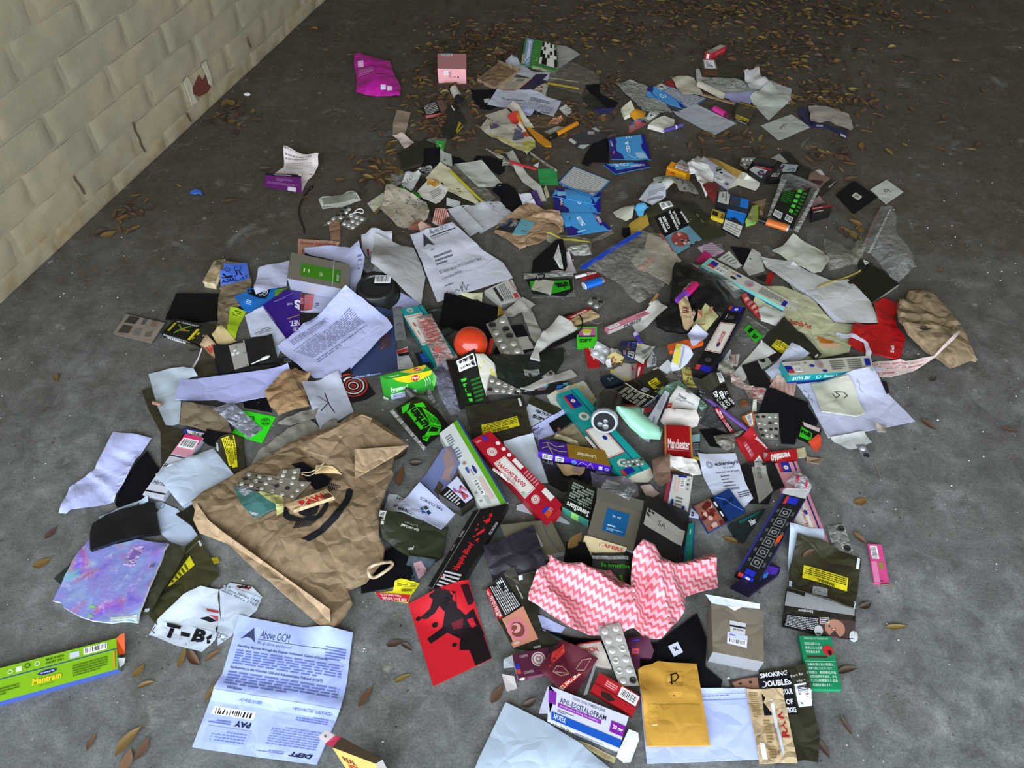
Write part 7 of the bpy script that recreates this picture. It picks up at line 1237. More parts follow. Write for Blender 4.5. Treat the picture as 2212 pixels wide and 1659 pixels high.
Zm('P')
R=T('notebook','dark olive notebook with white page edges','notebook',[(500,275),(640,185),(800,75),(905,125),(1118,300),(775,535)],'g:191810',th=.008,rigid=True,back='p:b5b3a8',wr=.001)
T('barcode_card','black tag with a white barcode above the notebook','card',[(610,75),(660,40),(740,20),(800,80),(700,140),(640,140)],'g:131310',th=.002,stk=[('barcode',[(665,50),(725,15),(755,60),(700,95)],'i:b5b5ac',[('b',.05,.05,.95,.95)])])
RC=T('zip_strip','yellow bag strip in front of the notebook','strip',[(135,355),(460,215),(655,140),(655,152),(470,230),(140,370)],'o:b3a84c',th=.002,rigid=False)
adopt(RC,RZ)
T('red_mailer','red plastic mailing bag with a white word','mailing bag',[(790,575),(920,480),(1090,540),(1102,620),(1060,690),(1085,820),(1180,955),(1120,1222),(780,1142),(480,1057),(560,800),(860,790)],'s:a81014',th=.003,rigid=False,wr=.01,stk=[('lettering',[(1050,1135),(1045,1050),(995,1050),(1000,1135)][::-1] and [(1000,1135),(1005,1050),(1048,1055),(1045,1140)],'s:a81014',[('t',0,0,1,1,'Sell','dcd2ce',.03)])])
T('kraft_bag','crumpled brown paper bag at the far right edge','paper bag',[(1090,540),(1170,540),(1210,425),(1480,430),(1560,480),(1730,700),(1880,920),(2048,1205),(1990,1192),(1840,1270),(1720,1310),(1600,1230),(1450,1130),(1190,950),(1080,800),(1060,690)],'c:8a7147',th=.010,rigid=False,wr=.03,wf=15,crumple=True,puff=.025,step=.007)
T('printed_tape','white paper tape repeating red script','tape',[(800,1240),(860,1222),(1270,1232),(1480,1240),(1600,1120),(1750,982),(1778,990),(1680,1110),(1500,1252),(1290,1342),(1000,1415),(830,1406)],'p:cdb9b2',th=.001,wr=.004,dz=[0,0,0,0,.006,.01,.01,.004,0,0,0,0],fr=[(800,1225),(1500,1235),(1300,1340),(820,1410)],pr=[('t',.12,.12,.62,.28,'Shrinivas Sugandhalaya','b2303c',.01,.25),('t',.68,.18,.92,.3,'(BLR) LLP','b2303c'),('t',.25,.48,.5,.6,'(BLR) LLP','b2303c'),('o',.62,.55,.04,.012,'b2303c'),('t',.7,.45,.98,.62,'Shrinivas','b2303c',.01,.25),('t',.18,.78,.5,.95,'Shrinivas','b2303c',.01,.25),('o',.05,.2,.035,.01,'b2303c'),('o',.08,.85,.035,.01,'b2303c'),('l',.1,.36,.9,.42,1,'c8787c')])
T('white_ribbon','white ribbon looping from satchel to incense box','ribbon',[(350,897),(380,893),(690,968),(745,1000),(785,1120),(775,1235),(925,1292),(915,1326),(800,1312),(742,1215),(720,1100),(695,1000),(370,947)],'p:bfc0cc',th=.001,wr=.003,slope=.8,stk=[('barcode',[(730,1150),(775,1140),(780,1200),(745,1210)],'i:c0c0cc',[('b',.1,.05,.9,.95,True)])])
Zm('O')
R=T('incense_box','cream and turquoise incense box slanting across the upper right','incense box',[(745,312),(1692,822),(1625,912),(640,395)],'g:b9b5a6',foot=(3,(625,440)),sides=['g:9a978c','g:9a978c','g:6fb3a8','g:7fb8ac'],pr=[('r',.0,.1,.07,.9,'6fb3a8'),('r',.05,.15,.13,.75,'1a1f8a'),('r',.05,.55,.13,.8,'a82a2a'),('b',.15,.4,.26,.9),('o',.2,.2,.015,.005,'333'),('o',.24,.22,.015,.005,'333'),('l',.3,.2,.42,.35,1,'a04a40'),('e',.4,.3,.03,.12,'22307a'),('e',.37,.72,.035,.12,'22222a'),('e',.55,.5,.05,.35,'8f8aa0'),('e',.56,.55,.025,.18,'a86a58'),('l',.68,.2,.95,.85,5,'66625c'),('r',.955,.3,1,.9,'1a1f8a')],sp={2:[('t',.6,.3,.3,.8,'Satya','cfe0da') if False else ('r',0,.8,1,1,'1d3a80'),('t',.05,.25,.35,.7,'SATYA SAI BABA','d8e8e2',.02)]})
T('red_leaflet','red ticket stub with white words below the cream box','ticket',[(1095,805),(1165,760),(1375,1035),(1310,1068)],'g:a82f2a',th=.001,pr=[('l',.2,.1,.9,.85,4,'d0a098')])
T('green_pouch','clear bag with a green splattered sachet by the midnight box','plastic bag',[(1040,1240),(1170,1020),(1440,1190),(1370,1290),(1290,1345),(1140,1310),(1110,1350)],'v:9a9d92',th=.002,rigid=False,wr=.004,stk=[('green_print',[(1140,1180),(1200,1120),(1370,1270),(1280,1340)],'i:2aa51c',[('r',.2,.2,.9,.4,'0f1a0c'),('t',.1,.5,.6,.85,'ventti','0f1a0c',.04)]),('zip_strip',[(1165,1025),(1190,1010),(1450,1180),(1430,1200)],'m:b5b7b0',None)])
T('paper_sheet','white folded paper below the cream box','paper',[(1310,935),(1400,890),(1640,990),(1540,1105),(1350,1065)],'p:b3b1a9',th=.001,wr=.004)
R=T('incense_box','black midnight incense box with a cream label','incense box',[(972,893),(1172,908),(760,1700),(550,1640)],'g:0e0d0f',th=.026,dz=[.004,.004,0,0],sides=['g:101014','g:10122e','g:131313','g:0b0b0c'],pr=[('r',.02,.0,.2,.06,'b8342a'),('r',.2,.0,.8,.085,'1a1f90'),('o',.5,.045,.11,.09,'cfc6c0'),('o',.45,.18,.16,.03,'5f5c5a'),('o',.45,.18,.1,.05,'4a4846'),('r',.86,0,.9,1,'1c2050'),('r',0,.27,.9,.72,'cfc9be'),('r',.03,.278,.87,.712,'a83c34'),('r',.06,.286,.84,.704,'cfcac0'),('e',.55,.6,.1,.035,'1a1f60'),('o',.45,.84,.16,.03,'5f5c5a'),('o',.45,.84,.1,.05,'4a4846'),('r',.02,.93,.25,1,'b8342a'),('r',.25,.92,.85,1,'1a1f90'),('t',.2,.1,.26,.25,'SATYA','b5b0ac') if False else ('l',.15,.1,.2,.25,1,'b5b0ac')],
  stk=[('lettering',[(895,1205),(830,1350),(800,1340),(865,1195)][::1] and [(930,1215),(855,1365),(810,1350),(885,1200)],'i:cfcac0',[('t',0,0,1,1,'MIDNIGHT','b0423a',.03)]),('lettering',[(855,1180),(760,1365),(740,1358),(835,1172)],'i:cfcac0',[('t',0,0,1,1,'Shrinivas Sugandhalaya','b0625a')])])
T('tobacco_pouch','olive pouch with small crooked yellow label, right of midnight box','tobacco pouch',[(1620,1025),(1700,1100),(1780,1190),(1850,1215),(2070,1472),(2000,1530),(1800,1400),(1500,1480),(1345,1310),(1480,1160)],'s:24241a',th=.003,rigid=False,wr=.004,stk=[('warning_label',[(1550,1268),(1688,1372),(1630,1450),(1482,1335)],'p:c4b41c',[('l',.05,.1,.95,.6,3,'4a4818'),('t',.95,.98,.55,.7,'WARNING','1d1c10',.03)]),('tab',[(1345,1300),(1370,1285),(1395,1310),(1372,1335)],'i:c4c4bc',None),('tab',[(1985,1500),(2020,1470),(2035,1485),(2000,1518)],'i:c4c4bc',None)])
T('paper_sheet','bluish white note under the right-hand teal box','paper',[(1480,1659),(1600,1480),(1730,1400),(1830,1410),(1920,1480),(1560,1700)],'p:b5bccc',th=.001,wr=.003)
Zm('V')
T('glassine_bag','long white paper bag with a black and grey pouch over it','glassine bag',[(560,620),(1000,130),(1215,310),(900,430),(760,700),(690,730)],'p:bcbdb4',th=.001,wr=.002)
T('paper_strip','narrow white strips beside the midnight box','paper',[(530,240),(555,260),(480,440),(390,440),(430,380)],'p:b9bcc6',th=.001)
T('printed_card','white card with red ruled box behind the long paper bag','card',[(530,320),(680,310),(640,500),(560,470)],'p:b9b0aa',th=.001,pr=[('w',[(.1,.1),(.6,.1),(.7,.8),(.2,.8),(.1,.1)],.0014,'a04a48'),('l',.2,.2,.6,.7,5,'9a8480')])
T('plastic_film','crumpled clear film with metallic glints','film',[(330,590),(350,500),(480,440),(560,480),(580,620),(450,690),(400,640)],'f:9a968c',th=.002,wr=.024,wf=40,crumple=True)
T('velvet_pouch','small black pouch with a grey band on the long paper bag','pouch',[(705,490),(935,415),(1110,360),(1240,330),(1230,390),(1000,500),(1155,760),(1060,880),(890,860)],'g:121314',th=.003,stk=[('grey_band',[(935,415),(1100,362),(1160,450),(1010,540)],'p:8d8e80',None)])
T('paper_sheet','white blue note with torn edge left of the right-hand teal box','paper',[(1055,560),(1240,420),(1420,210),(1530,240),(1640,330),(1300,430),(1330,560),(1400,690),(1215,720)],'p:b3b8c6',th=.001,wr=.006)
T('printed_tape','crumpled plastic tape with red script above the black cloth','tape',[(500,630),(690,690),(720,760),(1060,880),(1000,1080),(800,990),(740,850),(560,800)],'m:cbaea4',th=.001,wr=.012,wf=30,stk=[('script',[(780,790),(1040,890),(1000,1040),(800,970)],'m:cbaea4',[('t',.3,.05,.95,.3,'Shrinivas','b2303c',.02,.2),('t',.1,.5,.6,.75,'Shrinivas','b2303c',.02,.2)])])
T('glassine_scrap','peach plaid paper scrap under the right-hand teal box','paper',[(1090,845),(1230,640),(1350,680),(1525,740),(1480,945),(1250,880)],'p:bfa092',th=.001,wr=.004,pr=[('r',.1+.15*i,0,.16+.15*i,1,'b8877a') for i in range(6)])
Zm('0')
R=T('incense_box','cream and teal incense box lying at the right edge of the pile','incense box',[(1688,783),(1880,768),(1887,799),(1706,811)],'g:b5b1a2',foot=(3,(1708,829)),sides=['g:9f9c90','g:9f9c90','g:0d8080','g:0d8a88'],pr=[('r',0,.3,.08,.8,'141f80'),('r',.02,.6,.08,.85,'a82a2a'),('b',.1,.4,.17,.8),('o',.1,.2,.012,.004,'333'),('o',.14,.2,.012,.004,'333'),('o',.18,.2,.012,.004,'333'),('l',.1,.82,.2,.94,2,'c0988c'),('o',.25,.18,.015,.005,'333'),('e',.31,.42,.03,.1,'22307a'),('e',.4,.35,.045,.32,'8f8a92'),('e',.41,.4,.02,.16,'a06a50'),('e',.43,.85,.03,.1,'22307a'),('l',.52,.15,.68,.85,5,'6a665e'),('l',.72,.15,.88,.85,5,'6a665e'),('r',.92,.2,.98,.7,'141f80')],sp={2:[('r',0,.75,1,1,'1a2a80'),('t',.05,.2,.25,.6,'SATYA SAI','d0e4e0',.02),('o',.36,.4,.03,.01,'8fc8c0'),('t',.42,.2,.75,.6,'Shrinivas Sugandhalaya','d0e4e0',.01,.2)]})
part(R,'open_end',[(1684,783),(1690,783),(1708,828),(1702,826)],[.018,.02,.002,.002],'g:0d8a88')
T('paper_sheet','large lilac white sheet at the right edge of the pile','paper',[(1720,832),(1754,827),(1816,823),(1879,809),(1908,841),(1957,890),(1976,911),(1854,936),(1789,947),(1760,894),(1742,856)],'p:b6b9cf',th=.001,wr=.004,wf=10,fold=[((1770,850),(1850,935),.003,.02)],stk=[('ink_scrawl',[(1740,842),(1760,868),(1752,872),(1732,848)],'p:b6b9cf',[('w',[(.0,.5),(.2,.2),(.3,.8),(.45,.2),(.6,.8),(.8,.3),(1,.7)],.0012,'3f414c')]),('ink_scrawl',[(1846,832),(1864,855),(1858,858),(1842,838)],'p:b6b9cf',[('w',[(.0,.5),(.3,.2),(.5,.8),(.9,.4)],.001,'55576a')])])
T('glassine_bag','cream paper bag with a looping inked letter on the lilac sheet','glassine bag',[(1754,827),(1825,823),(1842,842),(1870,891),(1850,898),(1776,887)],'p:b5b5a3',th=.003,rigid=False,wr=.004,pr=[('w',[(.38,.38),(.45,.5),(.52,.42),(.42,.33),(.58,.36),(.66,.45),(.6,.5)],.0018,'2f2f30')])
T('velvet_cloth','tiny black spotted cloth corner behind the lilac sheet','cloth',[(1898,830),(1912,828),(1920,850),(1915,852)],'k:141018',th=.002)
T('plastic_film','white film bag sticking out under the lilac sheet','film',[(1778,932),(1790,947),(1865,934),(1883,956),(1850,970),(1834,972),(1800,955)],'p:b5b8b5',th=.001,wr=.004)
T('foil_scrap','crushed silver foil under the lilac sheet edge','foil',[(1884,926),(1915,920),(1912,936),(1892,938)],'f:b5b0a4',th=.003,wr=.02,wf=60,crumple=True)
blister('blister_pack','tiny foil strip of two tablets right of the white film',[(1848,964),(1868,962),(1884,988),(1868,996)],1,2,'f:8a8c92',dome='f:c4c6cc',popped=.3)
Zm('V')
T('tobacco_pouch','black pouch warning about kidneys in white capitals','tobacco pouch',[(10,775),(380,640),(450,790),(530,890),(605,1080),(440,1172),(230,910)],'s:2a291c',th=.003,rigid=False,stk=[('warning_panel',[(230,905),(440,790),(600,1080),(440,1170)],'i:0e0e0e',None),('lettering',[(440,1150),(260,930),(320,890),(500,1110)],'i:0e0e0e',[('t',0,.1,1,.9,'SMOKING','d8d8d4',.04)]),('lettering',[(510,1115),(335,905),(395,875),(560,1075)],'i:0e0e0e',[('t',.05,.1,.95,.9,'CAUSES','d8d8d4',.04)]),('lettering',[(580,1075),(410,890),(465,860),(600,1040)],'i:0e0e0e',[('t',0,.1,.95,.9,'KIDNEY','d8d8d4',.04)]),('barcode',[(300,680),(375,648),(440,770),(360,810)],'i:a9a99c',[('b',.05,.05,.95,.95,True)])])
R=lathe('toothbrush','purple handled toothbrush with a dark grey head','toothbrush',(60,880),(810,1450),[('head','o:35353a',[(0,.005),(.04,.008),(.13,.008),(.2,.004)]),('handle','o:6f4a98',[(.2,.004),(.35,.0052),(1,.005)])],squash=.7)
T('warning_label','white framed label on the toothbrush head','label',[(88,792),(160,880),(112,920),(38,842)],'g:17181a',th=.001,pr=[('w',[(.05,.05),(.95,.05),(.95,.95),(.05,.95),(.05,.05)],.001,'c9c9cc'),('l',.2,.25,.8,.75,2,'c9c9cc')])
blister('blister_pack','empty dark blister strip left of the red warning band',[(240,1080),(460,1390),(300,1432),(80,1350)],2,3,'f:55585a',dome='m:8f9496',popped=.4)
T('warning_band','black strip with a red warning band about leg cancer','tobacco pouch',[(280,1150),(330,1128),(560,1390),(605,1478),(515,1495)],'s:151515',th=.002,stk=[('red_band',[(545,1490),(290,1160),(335,1130),(600,1478)],'i:b51f28',[('t',.05,.05,.95,.45,'SMOKING CAUSES','e2d4d2',.03),('t',.1,.55,.85,.95,'KIDNEY CANCER','e2d4d2',.03)])])
T('velvet_pouch','black zip pouch beneath the cloudy bag and receipt','pouch',[(80,1440),(300,1420),(520,1500),(680,1490),(420,1700),(240,1680)],'k:0c0c0e',th=.003)
T('zip_bag','cloudy bag with an orange trace beside the red packets','plastic bag',[(285,1545),(560,1500),(740,1450),(640,1560),(600,1700),(480,1750),(330,1650)],'m:8f8b7e',th=.003,rigid=False,wr=.008,puff=.008)
T('sachet_box','black and green pouch scrap under the black cloth','tobacco pouch',[(1590,1320),(1900,1430),(1860,1580),(1720,1650),(1540,1560)],'g:131613',th=.003,rigid=False,stk=[('green_print',[(1600,1395),(1760,1500),(1740,1620),(1560,1540)],'i:2fae1f',[('t',.05,.1,.9,.6,'roll','0f1a0c',.06)]),('white_corner',[(1610,1320),(1880,1430),(1860,1480),(1640,1390)],'p:c4b0ac',None)])
T('card','orange red wavy card corner under the green scrap','card',[(1700,1620),(1850,1500),(1905,1560),(1900,1660),(1840,1760)],'g:c8462a',th=.002)
T('velvet_pouch','large black cloth spread left of the lilac sheet','pouch',[(950,1205),(1000,1050),(1062,872),(1200,850),(1500,960),(1690,1040),(1700,1100),(1840,1322),(1830,1372),(1605,1312),(1540,1500),(1500,1655),(1300,1645),(1255,1230)],'k:0b0b0d',th=.004,rigid=False,wr=.004)
T('carton','orange box corner with a barcode behind the tablet foil','box',[(708,1242),(862,1168),(912,1212),(900,1375),(822,1412)],'g:c46a30',th=.005,rigid=False,stk=[('barcode',[(752,1240),(860,1190),(880,1370),(830,1400)],'i:c4c6c8',[('b',.05,.05,.95,.95,True)])])
blister('blister_pack','silver foil sheet of sixteen burst tablet pockets',[(872,1232),(1245,1222),(1258,1585),(1000,1565)],4,4,'f:a5a39a',dome='f:c9c8c2',popped=.75)
T('leaf_scrap','white and green slip in the gap by the black cloth','paper',[(865,1030),(915,1020),(930,1160),(860,1170)],'p:b3b8a8',th=.001)
T('dry_bark','round brown leaf piece in the gap by the plastic tape','bark',[(660,1040),(730,1000),(800,1030),(790,1090),(700,1110)],'l:7a4a26',th=.002,wr=.006)
Zm('c')
T('rolling_papers','red rolling paper packet tilted over the black pouch','rolling papers',[(790,142),(1005,402),(945,572),(785,552),(598,292)],'g:a81c24',th=.006,rigid=False,stk=[('lettering',[(955,395),(800,240),(835,205),(985,365)][::1] and [(965,400),(795,245),(830,205),(1000,385)],'i:a81c24',[('t',.02,.1,.98,.9,'ventti60','e2d8d6',.04)]),('barcode',[(800,560),(885,462),(940,555),(935,570)],'i:c9c9c4',[('b',.05,.05,.95,.95)]),('white_flecks',[(690,330),(720,290),(830,460),(790,500)],'i:b8505a',[('l',.1,.1,.9,.9,4,'d8b0b4')])])
T('incense_box','pink and cream pyramid incense box under the black one','incense box',[(1040,548),(1330,535),(1730,1545),(1400,1545)],'g:cf9098',th=.010,sides='g:b87a84',pr=[('r',.28,.0,.66,.13,'1f2a90'),('r',.2,.0,.32,.13,'b02a34'),('o',.48,.07,.1,.08,'d8c8c4'),('o',.4,.27,.16,.03,'e0c4c4'),('r',.05,.42,.72,.98,'cfc8be'),('r',.08,.43,.69,.98,'a83a3c'),('r',.1,.435,.67,.98,'d2ccc2'),('r',.82,0,.88,1,'2a2a60'),('e',.58,.62,.07,.03,'1f2a80'),('r',.88,0,1,1,'b87a84')],stk=[('lettering',[(1395,1065),(1490,1310),(1440,1320),(1370,1080)],'i:d2ccc2',[('t',0,.1,1,.9,'EGYPTIAN PYRA','a83a3c',.03)])])
RP=T('rolling_papers','red rolling paper packet with an opened tan end','rolling papers',[(935,428),(1328,385),(1342,512),(952,578)],'g:b01a22',th=.010,sides=['g:9a151c']*4,pr=[('t',.8,.85,.2,.2,'ventti60','e6dcda',.05),('p',[(0,0),(.12,.1),(.1,.3),(0,.5)],'8f8a88')])
RC=T('paper_tongue','tan paper tongue sticking out of the red packet','paper',[(1330,385),(1430,365),(1455,480),(1345,490)],'p:b9b08a',th=.002,rigid=False)
adopt(RC,RP)
T('card','brown card chip below the orange wavy card','card',[(1450,480),(1650,500),(1600,565),(1450,535)],'c:8f7350',th=.003)
R=T('velvet_pouch','black pouch with a clear handwritten band below the red packets','pouch',[(648,585),(780,560),(1042,570),(1172,872),(1040,900),(1000,1042),(740,1032)],'g:101013',th=.003,rigid=False,stk=[('clear_band',[(782,560),(942,580),(1045,895),(882,1040)],'f:a9a79e',[('t',.35,.12,.6,.45,'950','3a3a3c')])])
T('plastic_bag','small white plastic bag with red lips print','plastic bag',[(1215,780),(1330,655),(1455,728),(1518,822),(1465,945),(1300,845)],'m:d2cfd2',th=.004,rigid=False,wr=.01,puff=.01,stk=[('red_print',[(1280,840),(1320,730),(1355,740),(1320,850)],'i:b8344a',None),('red_print',[(1405,880),(1430,790),(1450,800),(1440,890)],'i:b8344a',None)])
T('receipt','white shop receipt with a spiral logo','receipt',[(135,480),(300,447),(600,443),(660,640),(712,800),(806,990),(700,1088),(500,1000),(330,930),(230,750)],'p:c4cadb',th=.001,wr=.003,fr=[(135,480),(600,445),(800,990),(330,1050)],pr=[('o',.24,.21,.09,.02,'6f7480'),('o',.24,.21,.055,.018,'6f7480'),('t',.38,.15,.98,.26,"eckersley's",'44485a',.03,.15),('t',.55,.27,.85,.31,'ART & CRAFT','66697a'),('t',.34,.36,.92,.41,"Eckersley's Art & Craft",'4f5262',.02),('l',.42,.45,.82,.49,1),('l',.42,.52,.78,.56,1),('l',.42,.59,.78,.63,1),('l',.42,.66,.8,.7,1),('t',.45,.72,.78,.77,'TAX INVOICE','44475a',.03),('l',.2,.85,.45,.88,1),('l',.7,.82,.98,.95,3)])
R=T('cigarette_packet','blue cigarette packet with a wet mouth photograph','cigarette packet',[(100,1075),(527,857),(723,1125),(280,1378)],'g:10306a',foot=(3,(258,1402)),sides=['g:0f2c60','g:0f2c60','g:14408a','g:123a80'],pr=[('r',.0,.0,.44,1,'8a5a50'),('x',.02,.1,.42,.95,20,['6a241c','a8503c','c08a7a','5a1c18','c8703a','d0a89a'],.03,.09,8),('r',.44,0,.53,1,'0c0c10'),('l',.46,.1,.51,.9,2,'d0d0d8'),('w',[(.6,.1),(.75,.3),(.82,.6),(.95,.95)],.002,'4a7ac8'),('t',.62,.35,.92,.5,'SQUARE','0c1c40',.04)])
T('cigarette_packet','dark striped packet under the black incense box','cigarette packet',[(515,1292),(900,1110),(965,1100),(705,1500),(640,1480)],'g:1b2426',th=.010,rigid=False,stk=[('lettering',[(755,1245),(830,1205),(850,1270),(790,1310)],'i:10181a',[('t',0,0,1,1,'Nex','d0d6d8',.05)]),('teal_lines',[(640,1250),(900,1120),(880,1160),(650,1290)],'i:16403c',[('l',0,0,1,1,4,'1f6a60')])])
Zm('0')
T('fruit_packet','dark packet with a violet and blue lizard-like swirl','cigarette packet',[(1656,1212),(1686,1225),(1683,1240),(1620,1285),(1580,1265)],'g:17122e',th=.012,rigid=False,stk=[('violet_swirl',[(1660,1222),(1684,1228),(1676,1242),(1652,1240)],'i:4a2aa0',None),('blue_swirl',[(1650,1236),(1662,1234),(1656,1248),(1648,1250)],'i:3a7ac8',None)])
R=T('incense_box','black incense box printed with square animal emblems','incense box',[(1690,1066),(1741,1078),(1642,1256),(1592,1232)],'g:18181a',th=.026,sides=['g:111','g:111','g:0e0e10','g:141416'],
  pr=[('r',0,0,.1,1,'2a2a70'),('r',.95,0,1,1,'2a2a60'),('r',.3,.02,.75,.1,'1f2ab0'),('r',.22,.02,.34,.12,'b8302a')]+[z_ for i in range(6) for z_ in (('r',.32,.17+.125*i,.72,.27+.125*i,'6f7272'),('r',.36,.18+.125*i,.68,.26+.125*i,'1c1c1e'),('o',.52,.22+.125*i,.11,.04,'8a8d8c'),('r',.78,.19+.125*i,.88,.24+.125*i,'4a4c4c'),('r',.15,.2+.125*i,.26,.24+.125*i,'4a4c4c'))]+[('P',[(.74,.5),(.9,.46),(.9,.56),(.76,.6)],'c84a20'),('r',.3,.94,.7,1,'1f2ab0')],sp={3:[('b',.1,.15,.2,.6),('r',.25,.15,.36,.6,'b9b9bc'),('r',.4,.2,.5,.7,'c9c9cc'),('l',.55,.2,.95,.8,3,'6a6c70')],2:[('r',.3,.05,.75,.6,'1f2ab0'),('r',.1,.05,.3,.6,'b8302a'),('o',.52,.35,.1,.08,'d0c8c8')]})
part(R,'end_flap',[(1690,1066),(1741,1078),(1743,1068),(1734,1056),(1700,1054),(1692,1058)],[.026,.026,.03,.034,.034,.03],'p:8f8f8c')
Zm('d')
T('card','blank white card under the front olive pouch','card',[(895,100),(1320,122),(1345,330),(1000,320),(922,602)],'p:b6c4d4',th=.002)
blister('blister_pack','clear six pocket tablet strip on bare concrete',[(1368,92),(1560,62),(1690,440),(1425,355)],2,3,'m:b5b5ac',dome='m:cfcfca',popped=.3)
R=T('tobacco_pouch','open olive pouch with yellow label and upside-down portrait, at right front','tobacco pouch',[(850,1045),(880,835),(1690,1060),(1702,1172),(1692,1452),(1262,1392),(828,1292)],'s:1c1c16',th=.003,rigid=False,wr=.002,stk=[('inner_film',[(890,832),(1688,1075),(1690,1165),(852,1045)],'f:b9bcc0',None),('name_panel',[(1660,1165),(860,1055),(865,1120),(1670,1230)][0:4],'s:25251b',None),('lettering',[(1190,1140),(1015,1125),(1020,1090),(1190,1100)],'i:25251b',[('t',0,0,1,1,'Riverstone','c9c9c4',.02)]),('warning_panel',[(870,1150),(1262,1190),(1255,1385),(832,1285)],'i:101012',[('l',.05,.05,.98,.95,8,'b5b7bc')]),('portrait',[(1262,1175),(1698,1230),(1690,1448),(1258,1388)],'i:4a3a38',[('e',.45,.55,.28,.5,'b0806a'),('e',.42,.62,.08,.08,'8a4a44'),('e',.42,.62,.05,.03,'d8ccc4'),('e',.0,.8,.12,.3,'c9cdd0'),('e',.97,.85,.12,.3,'c9cdd0')]),('badge',[(1272,1190),(1385,1185),(1392,1255),(1278,1262)],'i:16161a',[('w',[(.06,.06),(.94,.06),(.94,.94),(.06,.94),(.06,.06)],.001,'d8d8dc'),('l',.15,.2,.85,.8,2,'d8d8dc')])])
RC=T('pouch_flap','raised olive pouch flap carrying the front yellow warning label','tobacco pouch',[(972,245),(1130,275),(1270,295),(1500,385),(1768,490),(1720,900),(1668,1082),(1320,965),(888,832),(905,740)],'s:2e2c1a',th=.004,rigid=False,wr=.006,dz=[.0,0,0,0,.006,0,0,.006,0,0],stk=[('warning_label',[(1592,882),(1058,722),(1080,565),(1610,720)],'p:d6c818',[('t',.28,.02,.68,.28,'WARNING','1e1d10',.03),('l',.03,.35,.97,.95,4,'4a4818')]),('silver_seal',[(1185,825),(1357,862),(1342,970),(1163,928)],'f:b5bcc0',[('w',[(.1,.5),(.3,.3),(.5,.6),(.8,.3)],.003,'6a7074')]),('tab',[(1705,498),(1738,512),(1725,632),(1692,618)],'i:cfd2d2',None),('tab',[(905,748),(940,762),(930,838),(892,828)],'i:b5c4d4',None),('tab',[(1675,1000),(1702,1005),(1695,1088),(1665,1070)],'i:b5bcc4',None)])
adopt(RC,R)
T('rolling_papers','pink rolling paper packet alone at the right','rolling papers',[(1850,300),(2015,312),(2112,785),(1930,772)],'g:cf4a86',th=.004,rigid=False,pr=[('b',.12,.05,.62,.38,True),('r',.5,.46,.8,.64,'8a8038'),('t',.95,.95,.3,.75,'Purity','3a2030') if False else ('t',.3,.72,.6,.95,'L','5a2040'),('r',.0,.45,.4,.98,'d87aa4')],dz=[0,.004,.004,0])
cord('twig','thin dry stem lying at the right of the pile','twig',[(2000,790),(2100,790),(2150,830)],.0012,'l:6a5a40')

# ---- front
Zm('Z')
T('tobacco_pouch','dark green pouch with a barcode beside the kraft bag','tobacco pouch',[(230,770),(520,750),(740,805),(960,925),(1042,880),(965,1240),(900,1292),(600,1252),(270,1060)],'s:2a301e',th=.004,rigid=False,wr=.006,stk=[('barcode',[(245,770),(328,768),(290,932),(232,925)],'i:b5b7ac',[('b',.05,.05,.95,.95,True)]),('lettering',[(690,935),(485,915),(490,880),(695,905)],'s:2a301e',[('t',0,0,1,1,'Golden Leaf','d5d8cc',.02)]),('lettering',[(675,880),(525,865),(530,845),(680,860)],'s:2a301e',[('t',0,0,1,1,'POUCH ONLY','b5b8ac')]),('lettering',[(560,1125),(635,1115),(632,1155),(560,1160)],'s:2a301e',[('t',0,0,1,1,'Leaf','d5d8cc',.02)])])
T('tobacco_pouch','white pouch panel with clipped upside-down words','tobacco pouch',[(330,480),(430,490),(510,540),(450,632),(745,812),(520,752),(255,742)],'p:b3b9c4',th=.001,stk=[('lettering',[(655,770),(450,725),(455,685),(660,735)],'p:b3b9c4',[('t',.2,0,1,1,'TING','22242c',.04)]),('lettering',[(500,585),(425,550),(432,520),(505,555)],'p:b3b9c4',[('t',0,0,1,1,'LH','22242c',.03)]),('violet_mark',[(385,640),(455,630),(450,660),(400,682)],'i:6a4a80',None)])
T('photo_pouch','dark pouch with a hand photograph and badge','tobacco pouch',[(580,1240),(895,1290),(690,1525),(480,1500)],'s:33424a',th=.002,wr=.003,stk=[('photograph',[(620,1320),(720,1300),(800,1410),(690,1510)],'i:a07f86',[('x',.1,.1,.9,.9,8,['c4a0a0','8a6a70','b58a80'],.06,.14,4)])])
T('velvet_pouch','black zip pouch half under the kraft carrier bag','pouch',[(0,1425),(280,1170),(512,1038),(640,1482),(330,1602),(0,1662)],'k:0b0b0e',th=.004,rigid=False,z=.0005)
T('warning_label','yellow and red warning scrap below the black zip pouch','label',[(380,1640),(410,1528),(480,1502),(702,1552),(600,1690),(560,1780),(400,1760),(160,1660)],'p:d6ca1c',th=.001,stk=[('lettering',[(640,1650),(480,1650),(485,1618),(645,1618)],'p:d6ca1c',[('t',.2,0,1,1,'WARNING','1e1d10',.03)]),('print',[(650,1600),(430,1590),(440,1540),(660,1560)],'p:d6ca1c',[('l',0,0,1,1,3,'4a4818')]),('red_band',[(170,1655),(590,1690),(560,1775),(240,1745)],'i:c0202c',[('t',.1,.1,.75,.45,'QUITTING WILL','e6d8d8',.02),('t',.1,.55,.95,.95,'IMPROVE YOUR HEAL','e6d8d8',.02)])])
